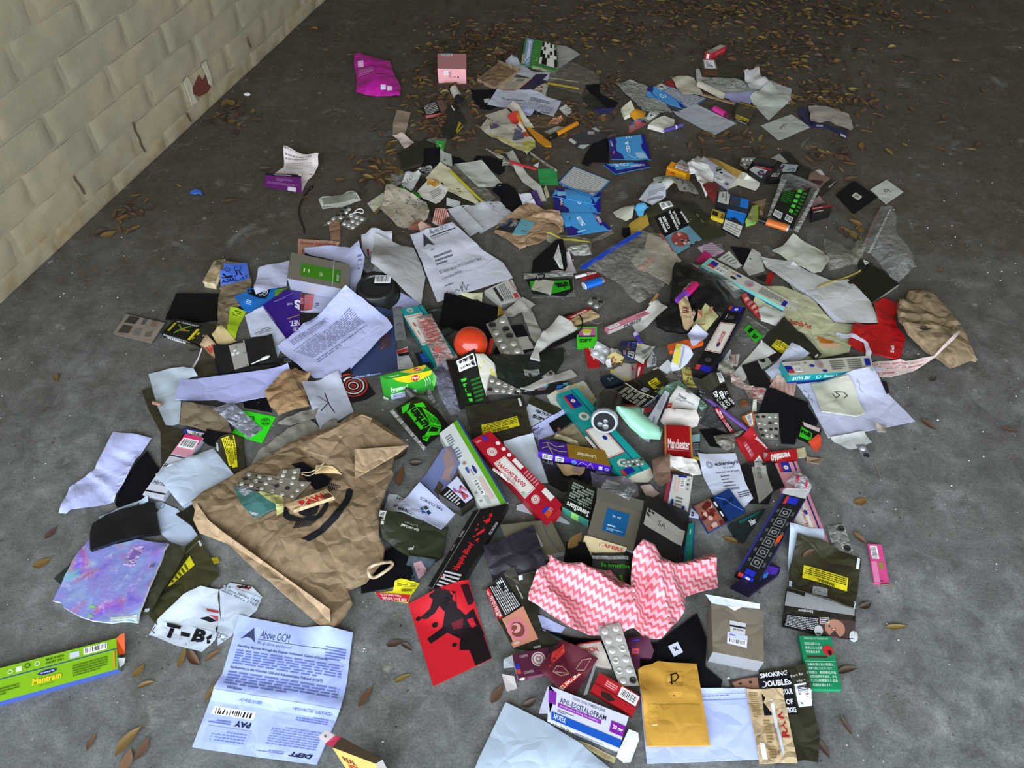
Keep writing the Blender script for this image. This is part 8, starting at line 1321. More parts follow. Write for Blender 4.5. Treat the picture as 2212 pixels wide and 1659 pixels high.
R1=T('clinic_leaflet','clinic leaflet with a blue whirl logo and pale portrait half','leaflet',[(700,338),(1122,720),(960,928),(740,808),(450,632)],'p:c2c9e6',th=.001,dz=[.006,.0,0,0,0],stk=[('lettering',[(975,690),(705,555),(715,515),(985,655)],'p:c2c9e6',[('t',0,0,1,1,'TMJ CLINICS','3a3f58',.02)]),('logo',[(860,720),(740,760),(690,660),(800,610)],'p:c2c9e6',[('P',[(.1,.1),(.45,.02),(.5,.4),(.2,.5)],'16305a'),('P',[(.55,.05),(.95,.25),(.9,.6),(.6,.45)],'1f4a86'),('P',[(.1,.6),(.45,.55),(.6,.95),(.2,.95)],'3a3f44'),('P',[(.65,.6),(.95,.7),(.8,.98),(.6,.85)],'1f5a8a')])])
R2=T('portrait_page','blue grey page with a neck portrait','leaflet',[(705,325),(980,20),(1090,0),(1190,200),(1080,370),(912,525)],'g:5f6a92',th=.001,stk=[('neck_portrait',[(970,30),(1080,20),(1190,220),(1010,240)],'i:7f6a68',None),('neck_portrait',[(1010,230),(1185,210),(1080,370),(960,330)],'i:8d7472',None),('hair',[(870,440),(930,340),(990,400),(920,510)],'i:3f3428',None)])
adopt(R2,R1)
R=T('cigarette_packet','black packet with an organ drawing, front of the white incense box','cigarette packet',[(1150,272),(1345,540),(1192,655),(930,480)][3:]+[(1150,272),(1345,540),(1192,655)],'g:100f10',foot=(3,(1176,752)),sides=['g:2b2a20','g:14120f','g:2b2a1e','g:35332a'],pr=[('p',[(.45,0),(1,0),(1,.95),(.45,.95)],'c4c8e2'),('w',[(.5,.3),(.65,.5),(.85,.35),(.95,.6)],.005,'b8708a'),('w',[(.6,.8),(.7,.55),(.8,.8)],.006,'b04a55'),('e',.55,.3,.05,.1,'8a5aa0'),('l',.05,.15,.4,.85,6,'c9c9d0')])
Zm('0')
R=T('incense_box','long black incense box spattered with red lettering','incense box',[(1023,1103),(1098,1088),(980,1290),(925,1266)],'g:0f0e10',th=.024,sides=['g:0b0b0c','g:141214','g:3a3438','g:101012'],pr=[('r',.17,0,.185,1,'8a8580'),('x',.42,.08,.7,.42,16,['c41a1c','b5181a'],.02,.075,5),('x',.5,.42,.75,.55,8,'c41a1c',.01,.025,9),('l',.25,.78,.85,.97,5,'c9c6c8'),('l',.04,.25,.12,.6,2,'6a6668'),('x',.22,.8,.34,.86,4,['c4b0b0','b0282a'],.03,.05,2)],stk=[('lettering',[(975,1228),(1010,1170),(1028,1178),(992,1238)],'i:0f0e10',[('t',0,.1,1,.95,'Vampire Blood','c41c20',.03,.1)]),('lettering',[(1055,1153),(1072,1128),(1076,1130),(1060,1156)],'i:0f0e10',[('t',0,.0,1,1,'15G INCENSE','c9c6c8')])],sp={2:[('t',.15,.2,.6,.85,'Vampire','b03040',.02)]})
R=T('silver_box','olive grey open carton under the black zip pouch','box',[(1080,1134),(1190,1122),(1224,1190),(1115,1214)],'f:847e6a',th=.018,sides=['f:8a8676','f:8a8676','f:b5b2aa','f:8a8676'],pr=[('r',.55,.35,.62,.75,'b9b7ac'),('w',[(.82,.0),(.78,.5),(.88,1)],.002,'4a5058')])
T('velvet_cloth','black cloth scrap by the olive grey carton','cloth',[(1222,1185),(1260,1195),(1285,1240),(1240,1262),(1215,1232)],'k:0b0b0d',th=.002)
T('velvet_pouch','smooth charcoal zip pouch in front of the open carton','pouch',[(1044,1192),(1152,1146),(1180,1230),(1160,1243),(1120,1250),(1066,1256)],'s:231f2b',th=.004,rigid=False,wr=.004)
T('picture_card','red picture card with black figures','card',[(882,1304),(1013,1262),(1062,1422),(936,1482)],'g:c01826',th=.002,rigid=False,pr=[('P',[(.3,0),(.5,.0),(.75,.12),(.7,.3),(.5,.28),(.42,.15)],'140a10'),('P',[(.5,.28),(.62,.2),(.8,.4),(.95,.35),(1,.7),(.8,.6),(.6,.62),(.45,.5),(.15,.55),(.12,.48),(.4,.42)],'160a10'),('P',[(.62,.62),(.98,.58),(1,1),(.72,1),(.7,.8),(.55,.75),(.58,.68)],'12080e'),('P',[(.1,.22),(.3,.17),(.42,.05),(.46,.18),(.35,.24),(.2,.26)],'190a12'),('P',[(.85,.05),(.98,.05),(1,.3),(.88,.3)],'2a0c14'),('e',.08,.22,.04,.025,'140a10'),('e',.3,.36,.05,.03,'140a10'),('e',.5,.67,.04,.025,'140a10'),('P',[(.55,.42),(.75,.42),(.7,.52),(.55,.5)],'5a101c'),('P',[(.8,.45),(.9,.45),(.92,.55),(.84,.56)],'b01626')])
Zm('g')
T('tobacco_pouch','olive pouch with a mouth photograph and red cancer warning','tobacco pouch',[(1155,615),(1420,440),(1490,410),(1540,492),(1900,420),(1890,600),(1800,760),(1790,950),(1830,1130),(1905,1160),(2022,1272),(1830,1332),(1720,1352),(1490,1332),(1310,1010)],'s:29281b',th=.003,rigid=False,wr=.004,stk=[('warning_panel',[(1390,970),(1190,605),(1375,485),(1595,830)],'i:131313',[('l',.05,.05,.98,.95,9,'c4c4c4')]),('red_band',[(1300,1005),(1155,640),(1195,608),(1362,965)],'i:c4222a',[('t',.1,.1,.95,.5,'SMOKING CAUSES','e6d4d2',.02),('t',.05,.55,.75,.95,'MOUTH CANCER','e6d4d2',.03)]),('mouth_photo',[(1310,1015),(1605,832),(1785,1225),(1490,1330)],'i:c4846c',[('e',.45,.5,.36,.34,'d07a86'),('e',.45,.52,.26,.24,'7a4438'),('e',.42,.46,.18,.15,'d89a96'),('r',.08,.85,.3,.93,'d0b0a0')]),('lettering',[(1590,745),(1510,605),(1550,585),(1630,730)],'i:29281b',[('t',0,.0,1,.6,'Champion','d0d0c8',.02)]),('tab',[(1545,505),(1595,492),(1600,540),(1555,548)],'i:c4c8cc',None),('tab',[(1725,1315),(1812,1300),(1815,1325),(1730,1340)],'i:c4c8cc',None)])
T('paper_sheet','lilac paper corner under the chevron cloth','paper',[(1780,950),(1830,940),(2110,1080),(2060,1142),(1840,1125)],'p:b5bce6',th=.001)
Zm('0')
T('velvet_cloth','broad black cloth under the chevron cloth and grey box','cloth',[(1170,1360),(1240,1378),(1420,1390),(1505,1325),(1526,1380),(1524,1440),(1560,1470),(1557,1487),(1480,1500),(1395,1450),(1300,1420)],'k:0c0d10',th=.002,wr=.002)
T('zip_bag','clear bag with green lettering above the chevron cloth','plastic bag',[(1275,1215),(1360,1218),(1360,1300),(1320,1290),(1278,1250)],'g:15170f',th=.003,rigid=False,stk=[('zip_strip',[(1275,1214),(1362,1218),(1362,1230),(1276,1226)],'m:c4c6c4',None),('lettering',[(1295,1232),(1356,1238),(1356,1246),(1295,1240)],'i:15170f',[('t',0,0,1,1,'Be inventtive','3aa82c',.02)]),('green_bar',[(1320,1256),(1327,1256),(1330,1266),(1323,1266)],'i:5fae3a',None),('green_bar',[(1334,1256),(1340,1256),(1344,1268),(1338,1268)],'i:5fae3a',None)])
def chevron(t,b,L):
    g=N_(t,'ShaderNodeNewGeometry');sep=N_(t,'ShaderNodeSeparateXYZ');mp=N_(t,'ShaderNodeMapping');mp.inputs['Rotation'].default_value=(0,0,.5)
    L.new(g.outputs['Position'],mp.inputs[0]);L.new(mp.outputs[0],sep.inputs[0])
    pp=N_(t,'ShaderNodeMath',operation='PINGPONG');L.new(sep.outputs[0],pp.inputs[0]);pp.inputs[1].default_value=.006
    ad=N_(t,'ShaderNodeMath',operation='ADD');L.new(sep.outputs[1],ad.inputs[0]);L.new(pp.outputs[0],ad.inputs[1])
    p2=N_(t,'ShaderNodeMath',operation='PINGPONG');L.new(ad.outputs[0],p2.inputs[0]);p2.inputs[1].default_value=.006
    dv=N_(t,'ShaderNodeMath',operation='DIVIDE');L.new(p2.outputs[0],dv.inputs[0]);dv.inputs[1].default_value=.006
    L.new(ramp(t,L,dv.outputs[0],[(.38,lin('c85c68')),(.55,lin('d8a6ae'))]),b.inputs['Base Color']);b.inputs['Roughness'].default_value=.9
T('chevron_cloth','pink and white zigzag cleaning cloth, twisted in the middle','cloth',[(1181,1217),(1215,1245),(1250,1255),(1315,1253),(1340,1280),(1354,1300),(1356,1240),(1375,1217),(1400,1225),(1440,1245),(1490,1225),(1535,1205),(1548,1265),(1547,1276),(1480,1292),(1470,1340),(1440,1378),(1425,1390),(1355,1376),(1315,1375),(1240,1377),(1185,1340),(1140,1310),(1142,1296),(1158,1262),(1185,1240)],bumpmat('zigzag_cloth',chevron),th=.003,rigid=False,wr=.03,wf=17,crumple=True,puff=.012,step=.006,fold=[((1160,1262),(1240,1375),.02,.022),((1190,1235),(1350,1340),.03,.03),((1250,1256),(1354,1310),.02,.02),((1358,1235),(1362,1375),.035,.022),((1400,1228),(1440,1375),.03,.025),((1375,1220),(1410,1300),.025,.02),((1440,1250),(1545,1225),.02,.02),((1430,1260),(1470,1335),.025,.02)])
Zm('i')
T('mailing_bag','large white padded mailer at the bottom edge','envelope',[(275,530),(390,585),(520,650),(760,800),(960,970),(960,1060),(40,1060),(100,900)],'p:aebdce',th=.006,rigid=False,wr=.008,wf=12,puff=.006)
T('ticket','pale green banknote-like slip under the tablets box','ticket',[(730,770),(985,882),(978,922),(820,852)],'p:a9a878',th=.001,pr=[('l',.1,.2,.9,.8,3,'9a6a50')])
R=T('incense_box','maroon incense box with a torn open end','incense box',[(318,222),(545,172),(580,330),(355,372)],'g:4a1730',th=.016,sides=['g:3a1226']*2+['g:5a2038','g:b5a9aa'],pr=[('t',.18,.1,.42,.22,'CHAMPA','b89aa4'),('c',.68,.4,.2,'b9b0ac'),('o',.68,.4,.17,.03,'8a4a5a'),('o',.68,.4,.08,.03,'8a4a5a'),('t',.2,.78,.48,.9,'CHAMPA','b89aa4'),('r',.02,.42,.12,.75,'2230a8'),('r',.02,.65,.12,.85,'b03a34')],sp={2:[('e',.12,.5,.08,.4,'c4c8d8'),('l',.3,.2,.95,.85,3,'9a7080')]})
part(R,'end_flap',[(262,252),(318,222),(330,300),(262,310)],[.012,.016,.014,.006],'p:8f9498')
part(R,'end_flap',[(250,345),(330,360),(350,440),(282,460)],[.01,.012,.002,.001],'p:a39a98')
T('incense_box','cream labelled maroon incense box under the foil strip','incense box',[(690,162),(885,128),(960,300),(860,280)],'g:b5aaa0',th=.012,rigid=False,pr=[('r',0,0,1,.06,'9a2a34'),('t',.15,.2,.75,.42,'OPION','a82f34',.03)])
T('incense_box','maroon box end with a rounded flap right of the foil strip','incense box',[(1030,108),(1190,128),(1228,205),(1215,246),(1140,240),(1142,320),(1110,332)],'g:451430',th=.006,rigid=False,pr=[('r',.3,.12,.52,.45,'2230b0'),('r',.3,.35,.52,.5,'b03a30')])
R=T('sachet','maroon square sachet with a red banner and berry picture','sachet',[(632,130),(866,262),(695,517),(483,332)],'g:4f1224',th=.004,rigid=False,up=.004,stk=[('red_banner',[(598,448),(758,320),(770,345),(625,470)],'i:c02a1e',[('t',.05,.15,.95,.85,'ALL NATURAL','e8d8cc',.04)]),('berry_picture',[(575,225),(650,160),(655,215),(550,330)],'i:b5322c',[('e',.2,.75,.2,.18,'2a2426')]),('silver_edge',[(840,300),(868,265),(800,480),(775,485)],'f:b9b4b8',None),('leaf_drawing',[(560,340),(660,260),(700,350),(600,420)],'i:4f1224',[('w',[(.1,.2),(.4,.05),(.7,.3),(.9,.9),(.4,.7),(.1,.2)],.001,'9a7f68'),('w',[(.2,.3),(.8,.8)],.001,'9a7f68')]),('leaf_drawing',[(700,290),(830,230),(840,300),(720,370)],'i:4f1224',[('w',[(.1,.5),(.5,.1),(.9,.4),(.5,.9),(.1,.5)],.001,'9a7f68')])])
blister('blister_pack','long silver tablet strip with black lettering, front centre',[(862,78),(1000,50),(1135,425),(1010,430)],2,6,'f:b5b4b0',dome='f:d5d5d2',popped=.35)
T('rolling_papers','red rolling paper box with barcode and burnt hole','rolling papers',[(882,335),(1148,490),(1092,615),(822,452)],'g:a51620',th=.014,sides='g:8a1018',pr=[('r',.55,.05,.98,.58,'c9cccf'),('b',.57,.08,.97,.55),('r',.2,.1,.5,.5,'b02830'),('l',.22,.15,.48,.45,3,'d8a0a0'),('r',0,.56,1,.62,'6f0c14'),('P',[(.2,.75),(.4,.68),(.55,.8),(.45,1),(.25,.98)],'2a1a16')])
R=T('medicine_box','white and violet tablets box with a dosage panel','medicine box',[(555,420),(1068,620),(1005,835),(545,640)],'g:c9cce0',th=.016,sides=['g:a9acc0','g:b5b8c8','g:c4c8d8','g:b8bcd0'],up=.0,pr=[('r',.0,.12,.1,.5,'7a2a9a'),('t',.3,.06,.72,.15,'TION ONLY MEDICINE','6a6c80',.01),('t',.15,.22,.75,.38,'APO-ESCITALOPRAM','2a2c44',.01),('r',.13,.4,.7,.52,'8a2aa0'),('t',.15,.42,.66,.5,'escitalopram 20 mg (as oxalate)','e2d4ea'),('l',.13,.58,.35,.68,2,'6a6c80'),('r',.05,.72,1,.95,'1450b0'),('t',.08,.75,.25,.9,'APOTEX','d8dcf0',.02),('r',.82,.3,1,.62,'7a1a94'),('t',.85,.38,.98,.54,'20 mg','e8dcf0',.03)],sp={2:[('b',.05,.1,.35,.85),('l',.4,.2,.8,.7,3,'8a8ca0')]})
part(R,'open_flap',[(1005,835),(1070,700),(1130,725),(1135,770),(1080,915),(1035,918),(990,880)],[.016,.016,.01,.008,.002,.002,.006],'p:c4c6c2')
part(R,'side_flap',[(545,430),(560,420),(600,470),(560,600),(490,600),(500,560)],[.016,.016,.016,.016,.01,.01],'g:b5b8cc')
Zm('j')
R=T('carton','plain grey brown box with two white price stickers','box',[(466,-97),(760,-58),(768,238),(476,180)],'p:756c5c',foot=(3,(440,236)),sides=['p:6a6254','p:6a6254','f:b5b8bc','p:5a5348'],stk=[('price_label',[(572,0),(665,18),(660,85),(575,70)],'i:c6c8cc',[('r',0,.35,1,.5,'1d1d20'),('t',.2,.55,.85,.8,'yu-yoku','33353a',.02)]),('price_label',[(560,65),(675,90),(670,160),(555,132)],'i:c4c9dc',[('b',.05,.45,.95,.9),('l',.1,.1,.6,.3,1,'5a6ab0')])])  # left side a darker brown: its shade is painted into the side colour
part(R,'torn_flap',[(432,-150),(745,-95),(745,-65),(640,-75),(600,-55),(560,-80),(470,-98)],[.07,.07,.066,.066,.06,.066,.066],'p:b5bcc8')
R=T('cigarette_packet','green cigarette packet with white Japanese writing','cigarette packet',[(968,88),(1150,92),(1213,394),(1030,392)],'g:0f8052',th=.012,sides=['g:0c6a44','g:0c6a44','g:0f8a5a','g:0b5f3c'],pr=[('t',.15,.03,.9,.07,'EMERGENCY TRANSPORT','b5d8c4'),('t',.12,.12,.6,.18,'喫煙は様々な','cfe6d8'),('t',.12,.2,.65,.26,'疾病になる危険','cfe6d8'),('t',.12,.28,.55,.34,'性を高めます','cfe6d8'),('c',.82,.28,.17,'b8242a'),('e',.86,.32,.06,.05,'1c1416'),('r',.12,.39,.75,.43,'4a2a1c'),('r',.03,.485,.97,.492,'b5d8c4'),('t',.08,.52,.92,.575,'20歳未満の者の喫煙は、','d8eee0'),('t',.08,.595,.85,.65,'法律で禁じられています。','d8eee0'),('t',.08,.67,.92,.725,'喫煙は、動脈硬化や血','d8eee0'),('t',.08,.745,.92,.8,'栓形成傾向を強め、あな','d8eee0'),('t',.08,.82,.92,.875,'たが心筋梗塞など虚血','d8eee0'),('t',.12,.9,.7,.955,'危険性を高めます。','d8eee0')])
T('photo_strip','dark strip with a pair of eyes, left of the doubles warning','photo',[(565,345),(735,310),(748,388),(580,388)],'g:2f2622',th=.001,pr=[('P',[(.1,.3),(.5,.1),(.95,.2),(.95,1),(.15,1)],'8a6450'),('e',.35,.55,.06,.12,'2a1c16'),('e',.7,.5,.06,.12,'2a1c16')])
T('tobacco_pouch','black pouch with doubles warning words and barcode','tobacco pouch',[(738,295),(990,265),(1085,650),(1076,812),(1000,800),(840,822),(860,560)],'s:2c2b1c',th=.003,rigid=False,wr=.004,stk=[('warning_panel',[(738,295),(905,275),(962,535),(770,545)],'i:0d0d12',[('t',.02,.05,.92,.16,'SMOKING','e0e2ea',.03),('t',.05,.24,.98,.38,'DOUBLES','e0e2ea',.04),('t',.66,.46,.96,.58,'YOUR','e0e2ea',.03),('t',.7,.68,.92,.8,'OF','e0e2ea',.03),('t',.62,.86,.96,.98,'STROKE','e0e2ea',.03)]),('lettering',[(915,318),(998,308),(1002,328),(920,338)],'s:2c2b1c',[('t',0,0,1,1,'Port Royal','d5d8d8')]),('lettering',[(945,352),(990,346),(992,360),(948,366)],'s:2c2b1c',[('t',0,0,1,1,'25g e','c9ccd0')]),('barcode',[(935,372),(1024,370),(1040,492),(965,500)],'i:c4c8d4',[('b',.05,.03,.95,.97,True)])])
T('envelope','lavender blue envelope under the yellow padded one','envelope',[(55,400),(412,392),(662,388),(742,796),(100,820)],'p:b3c0f2',th=.002,rigid=False,wr=.003,stk=[('print',[(415,428),(660,420),(662,436),(418,446)],'i:b3c0f2',[('l',0,.1,1,.9,1,'7a80b0')]),('seam',[(420,458),(665,450),(666,454),(421,462)],'i:8a94d0',None)])
T('rolling_papers','large tan rolling paper sleeve, torn open beside red letters','rolling papers',[(662,395),(868,395),(957,818),(742,818)],'c:bfa06a',th=.003,rigid=False,pr=[('l',.06,.04,.3,.4,12,'8f7648'),('l',.32,.42,.5,.75,8,'8f7648'),('b',.1,.74,.24,.95),('l',.3,.78,.5,.95,5,'8f7648')],stk=[('torn_slit',[(798,455),(815,455),(878,745),(872,788)],'p:c4c8dc',None),('lettering',[(868,675),(835,512),(862,508),(910,672)],'c:bfa06a',[('t',0,0,1,1,'RAW','9a2424',.05)]),('lettering',[(845,780),(828,620),(838,618),(856,778)],'c:bfa06a',[('t',0,0,1,1,'CLASSIC ROLLING PAPERS','6a5430')])])
T('padded_envelope','mustard yellow padded envelope marked with the letter P','envelope',[(48,285),(75,262),(130,250),(160,235),(225,242),(300,246),(382,250),(420,480),(460,716),(98,720)],'p:bd8f38',th=.006,rigid=False,wr=.004,puff=.004,stk=[('address_panel',[(100,490),(400,484),(410,592),(112,596)],'p:b38832',None),('torn_bit',[(120,600),(155,597),(158,608),(125,610)],'p:e0c88a',None),('letter_mark',[(210,300),(300,300),(300,445),(215,445)],'p:bd8f38',[('w',[(.28,.1),(.3,.5),(.42,.95)],.0024,'1d1a14'),('w',[(.22,.12),(.6,.05),(.75,.2),(.55,.36),(.2,.42)],.0022,'1d1a14')])])
T('key_tile','tiny white square tile marked with a cross','tile',[(222,146),(275,122),(305,180),(255,205)],'o:c9cfe0',th=.003,pr=[('w',[(.35,.35),(.65,.65)],.0022,'222'),('w',[(.65,.35),(.38,.62)],.0018,'222')])
Zm('f')
T('printed_letter','blue white printed letter with logo and barcode, at front left','letter',[(545,142),(1110,250),(1672,315),(1610,800),(1555,1065),(1310,1625),(700,1545),(72,1448),(300,860),(370,720)],'p:aebdf6',th=.001,wr=.004,wf=9,step=.01,fold=[((300,860),(1555,1065),.006,.02)],fr=[(545,142),(1672,315),(1555,1065),(300,860)],
  pr=[('p',[(.07,.32),(.16,.14),(.2,.34),(.16,.29),(.12,.28)],'3a4266'),('t',.23,.16,.48,.27,'Above OCM','3a4468'),('r',.22,.285,.8,.292,'33406a'),('t',.22,.31,.51,.37,'We go above and beyond','4a5480'),('l',.8,.24,.97,.42,5,'6a78b8'),('t',.07,.395,.83,.44,'Resolving disputes through the Dispute Settlement Centre of Victoria','3a4470',.02),('l',.07,.46,.96,.665,6,'6a7ac0'),('t',.06,.685,.82,.73,'Applications to the Victorian Civil and Administrative Tribunal (VCAT)','3a4470',.02),('l',.06,.75,.96,.94,5,'6a7ac0'),('t',.1,.955,.22,.99,'Disclaimer','3a4470',.02)],
  stk=[('payment_slip',[(1310,1610),(90,1440),(300,880),(1545,1085)],'p:aebdf6',[('b',.62,.58,.96,.72),('t',.05,.05,.24,.13,'DEFT','22284a',.06,.2),('l',.28,.06,.5,.12,2,'6a7ac0'),('l',.05,.2,.45,.55,8,'7a88c8'),('r',.6,.1,.95,.38,'a3b2ee'),('l',.62,.13,.9,.33,4,'6a7ac0'),('t',.62,.42,.75,.52,'PAY','22284a',.05),('l',.78,.42,.96,.5,2,'6a7ac0'),('l',.05,.68,.3,.8,3,'6a7ac0'),('t',.04,.86,.35,.92,'+228187871 38229800068<','4a5890'),('t',.6,.86,.78,.92,'000197596<3+','4a5890')])])
R=T('tobacco_box','yellow and red box with an open flap at the bottom edge','tobacco box',[(1555,1345),(1965,1570),(1895,1612),(1465,1450)],'g:3a2f1e',foot=(3,(1380,1700)),sides=['g:3a2f1e','g:a9a6a0','g:cfae5c','g:7a0f24'],sp={2:[('t',.12,.25,.42,.45,'REAL','6a3020',.03),('t',.15,.5,.5,.72,'AMSTERDAM','b03020',.03)]})
part(R,'open_flap',[(1405,1270),(1492,1330),(1390,1412),(1322,1345)],[.075,.07,.065,.07],'p:a39a98',pr=[('t',.3,.4,.6,.6,'Ge','222',.03)])
part(R,'red_flap',[(1492,1330),(1555,1345),(1465,1450),(1390,1412)],[.07,.062,.062,.065],'g:a8304a')
Zm('e')
R=T('incense_box','lime green incense box with an orange end flap at the left edge','incense box',[(-240,722),(1158,362),(1172,668),(-240,1060)],'g:7fb316',th=.016,sides=['g:6a9a14','g:8a9a8a','g:3a4f98','g:6a9a14'],pr=[('r',0,.33,1,.36,'2a3f8a'),('b',.76,.06,.93,.27),('r',.66,.1,.73,.28,'c4c8e4'),('t',.49,.08,.62,.15,'MADE IN INDIA','24400c',.02),('t',.49,.19,.62,.26,'EXPORT ONLY','24400c',.02),('o',.43,.16,.02,.006,'d8e0c8'),('r',.28,.1,.32,.26,'d8e0c8'),('o',.24,.2,.018,.005,'d8e0c8'),('o',.36,.15,.02,.006,'2a3a10'),('e',.5,.5,.07,.07,'1c2a7a'),('t',.45,.47,.55,.53,'Satya','d8dcf0',.02),('t',.39,.6,.6,.8,'Mantram','e0c824',.05,.1),('t',.44,.84,.55,.9,'The Holy Name','3a5a10'),('l',.68,.5,.93,.88,5,'4a6a14'),('l',.02,.6,.3,.85,3,'4a6a14'),('r',.965,.4,.985,.98,'b59a20')])
part(R,'orange_flap',[(1158,362),(1200,325),(1240,312),(1245,515),(1166,530)],[.016,.02,.022,.01,.014],'g:c4460a')
part(R,'end_flap',[(1170,560),(1250,555),(1235,620),(1172,675)],[.014,.008,.004,.004],'p:b9bdb8')

# ------------------------------------------------------------------ fallen leaves, crumbs
def leaf_mesh(k):
    rg=random.Random(k+3);V,Fc=[],[];n=7
    wd=(.42,.34,.5,.26,.44,.3)[k % 6];cu=(.25,.5,.12,.35,.7,.2)[k % 6];be=(.12,-.25,.3,.05,.4,-.1)[k % 6]
    for i in range(n+1):
        t=i/n;w=wd*(math.sin(math.pi*min(1,t*1.02)**.85))**.8*(1+rg.uniform(-.1,.1))+.004
        x=t-.5;y=be*(t-.5)**2;z=cu*.3*(t-.5)**2+.03
        for s in (-1,-.5,0,.5,1): V.append((x,y+s*w/2,z+cu*.55*(abs(s)*w)**1.4+(0 if s else -.015)))
    for i in range(n):
        for j in range(4): Fc.append((i*5+j,i*5+j+1,i*5+j+6,i*5+j+5))
    b=len(V);V += [(.49,be*.24-.012,.08),(.49,be*.24+.012,.08),(.68,be*.5+.01,.04),(.68,be*.5-.01,.04)];Fc.append((b,b+1,b+2,b+3))
    return V,Fc
LV=[leaf_mesh(k) for k in range(6)]
LC=['l:5c432f','l:66492c','l:4c3a2c','l:745a2c','l:584034','l:6e5036','l:7d6a34','l:45382b']
LW=dict(zip(LC,('russet','tan','dark brown','ochre','red brown','light brown','yellowish','dull brown')))
LME={}
def leaf(px_,L=.045,ang=None,k=None,c=None,label=None,grp=None,up=0.0):
    k=random.randrange(6) if k is None else k;c=c or random.choice(LC)
    if (k,c) not in LME:
        me=bpy.data.meshes.new('leaf');me.from_pydata(LV[k][0],[],LV[k][1]);me.materials.append(M(c));me.polygons.foreach_set('use_smooth',[True]*len(LV[k][1]));LME[(k,c)]=me
    o=bpy.data.objects.new('dry_leaf',LME[(k,c)]);COL.objects.link(o)
    g=G3(px_);o.location=(g.x,g.y,h_at(g.x,g.y)+.0008+up)
    o.rotation_euler=(random.uniform(-.15,.15),random.uniform(-.12,.12),random.uniform(0,6.28) if ang is None else ang);o.scale=(L,L,L)
    tag(o,label or 'small dry leaf on the bare floor','leaf',grp)
    return o
Zm('0')
A_=math.atan2
for x,y,L,a,lab in ((112,1152,.035,1.2,'curled tan leaf left of the painted canvas'),(92,1218,.038,.6,'round brown leaf lower left of the painted canvas'),(301,1450,.03,1.1,'small dark leaf below the torn placard letters'),(316,1478,.03,.4,'thin curved leaf under the small dark one'),(276,1600,.058,1.0,'long brown leaf at the lower left edge'),(310,1617,.04,1.25,'narrow dark leaf beside the long brown one'),(197,1604,.03,1.4,'slim upright leaf at the lower left'),(276,1643,.04,1.4,'cracked leaf at the bottom left edge'),(395,1420,.045,1.5,'broken leaf under the torn placard'),(418,1425,.04,-.8,'folded brown leaf under the torn placard'),(460,1415,.035,.7,'veined leaf beside the torn placard'),(455,1495,.035,1.2,'leaf half under the front printed letter'),(790,1505,.045,1.1,'tan pointed leaf right of the front printed letter'),(870,1465,.035,.5,'dark leaf above the pointed tan one'),(853,1391,.035,.2,'spotted leaf left of the red picture card'),(880,1397,.03,-.6,'crumpled leaf beside the red picture card'),(900,1003,.035,.1,'orange brown leaf right of the kraft bag flap'),(868,985,.045,.9,'large yellow brown leaf at the kraft bag flap'),(865,1030,.06,1.5,'twisted ochre leaf behind the kraft bag'),(1585,1170,.05,-.4,'reddish leaf left of the black incense box'),(1860,1085,.035,.3,'small leaf on the bare floor at right'),(1855,1165,.035,-.9,'pointed leaf left of the pink packet'),(1740,1203,.035,.6,'yellow leaf by the pink packet'),(1935,1355,.045,.1,'pale star shaped leaf at the right'),(1828,1447,.04,.2,'round tan leaf right of the green packet'),(1827,1568,.035,-1.2,'orange leaf at the lower right'),(1775,1615,.04,-1.0,'brown leaf right of the black tobacco pouch'),(1075,1500,.04,1.0,'brown leaf left of the tablets box'),(1145,1520,.03,.5,'pale leaf beside the tablets box'),(2003,920,.04,-1.0,'orange leaf right of the lilac sheet'),(1985,735,.04,.2,'yellow leaf below the right kraft bag'),(2015,820,.03,.6,'curled yellow leaf near the printed tape'),(122,818,.03,-1.2,'green brown leaf on the open floor at left'),(1870,1310,.03,.4,'tiny leaf right of the open olive pouch'),(1080,120,.07,.3,'large flat brown leaf above the cardboard mailer'),(1735,105,.075,.1,'broad brown leaf at the back right'),(2180,930,.04,-.5,'yellow leaf near the right edge'),(1240,1190,.05,.9,'yellow brown leaf by the silver carton')):
    leaf((x,y),L*.9,a,label=lab)
BACK=[(1180,70,150,35,3,'behind the puzzle magazine'),(980,180,55,45,3,'below the pink carton'),(955,260,40,35,2,'around the taupe paper strip'),(1050,95,55,30,2,'above the cardboard mailer'),(1420,60,120,40,2.5,'behind the red carton'),(1690,110,90,45,3.5,'right of the red carton'),(1650,20,150,22,2.5,'at the top edge of the photograph'),(1850,30,120,22,2,'at the top right'),(1790,205,60,22,1.5,'behind the navy wallet'),(1480,20,120,18,2,'at the back in the middle'),(1240,265,45,22,1.2,'by the orange marker pen'),(1300,190,50,22,1,'left of the cloudy bag'),(835,350,25,45,1.4,'left of the unfolded olive pouch'),(840,430,20,25,.6,'by the floral tissue bag'),(1590,310,50,22,.8,'behind the opened cream carton'),(1790,340,35,22,.8,'behind the photograph packs'),(1130,335,45,20,.5,'by the long receipt'),(480,240,30,18,.9,'at the foot of the wall'),(265,460,25,20,.9,'at the near end of the wall'),(700,85,25,18,.3,'left of the magenta mailer'),(1860,510,40,25,.5,'near the tall clear bag'),(1950,270,110,70,.5,'on the bare floor at right'),(2030,140,100,70,.5,'in the dark right corner'),(560,400,80,70,.3,'around the white leaflet'),(1200,560,25,20,.4,'by the black face mask')]
def clusters(n,sp): return [(random.gauss(s[0],s[2]),random.gauss(s[1],s[3]),s[5]) for s in random.choices(sp,[q[4] for q in sp],k=n)]
def clear(x,y):
    g=ground(x,y);return h_at(g.x,g.y)<.0006 and (g-WA).dot(WN)>.03 and g.y<4.3
pts=[p for p in clusters(1300,BACK) if -100<p[0]<2212 and -20<p[1]<800 and clear(*p[:2])]
pts.sort(key=lambda p: -p[1])
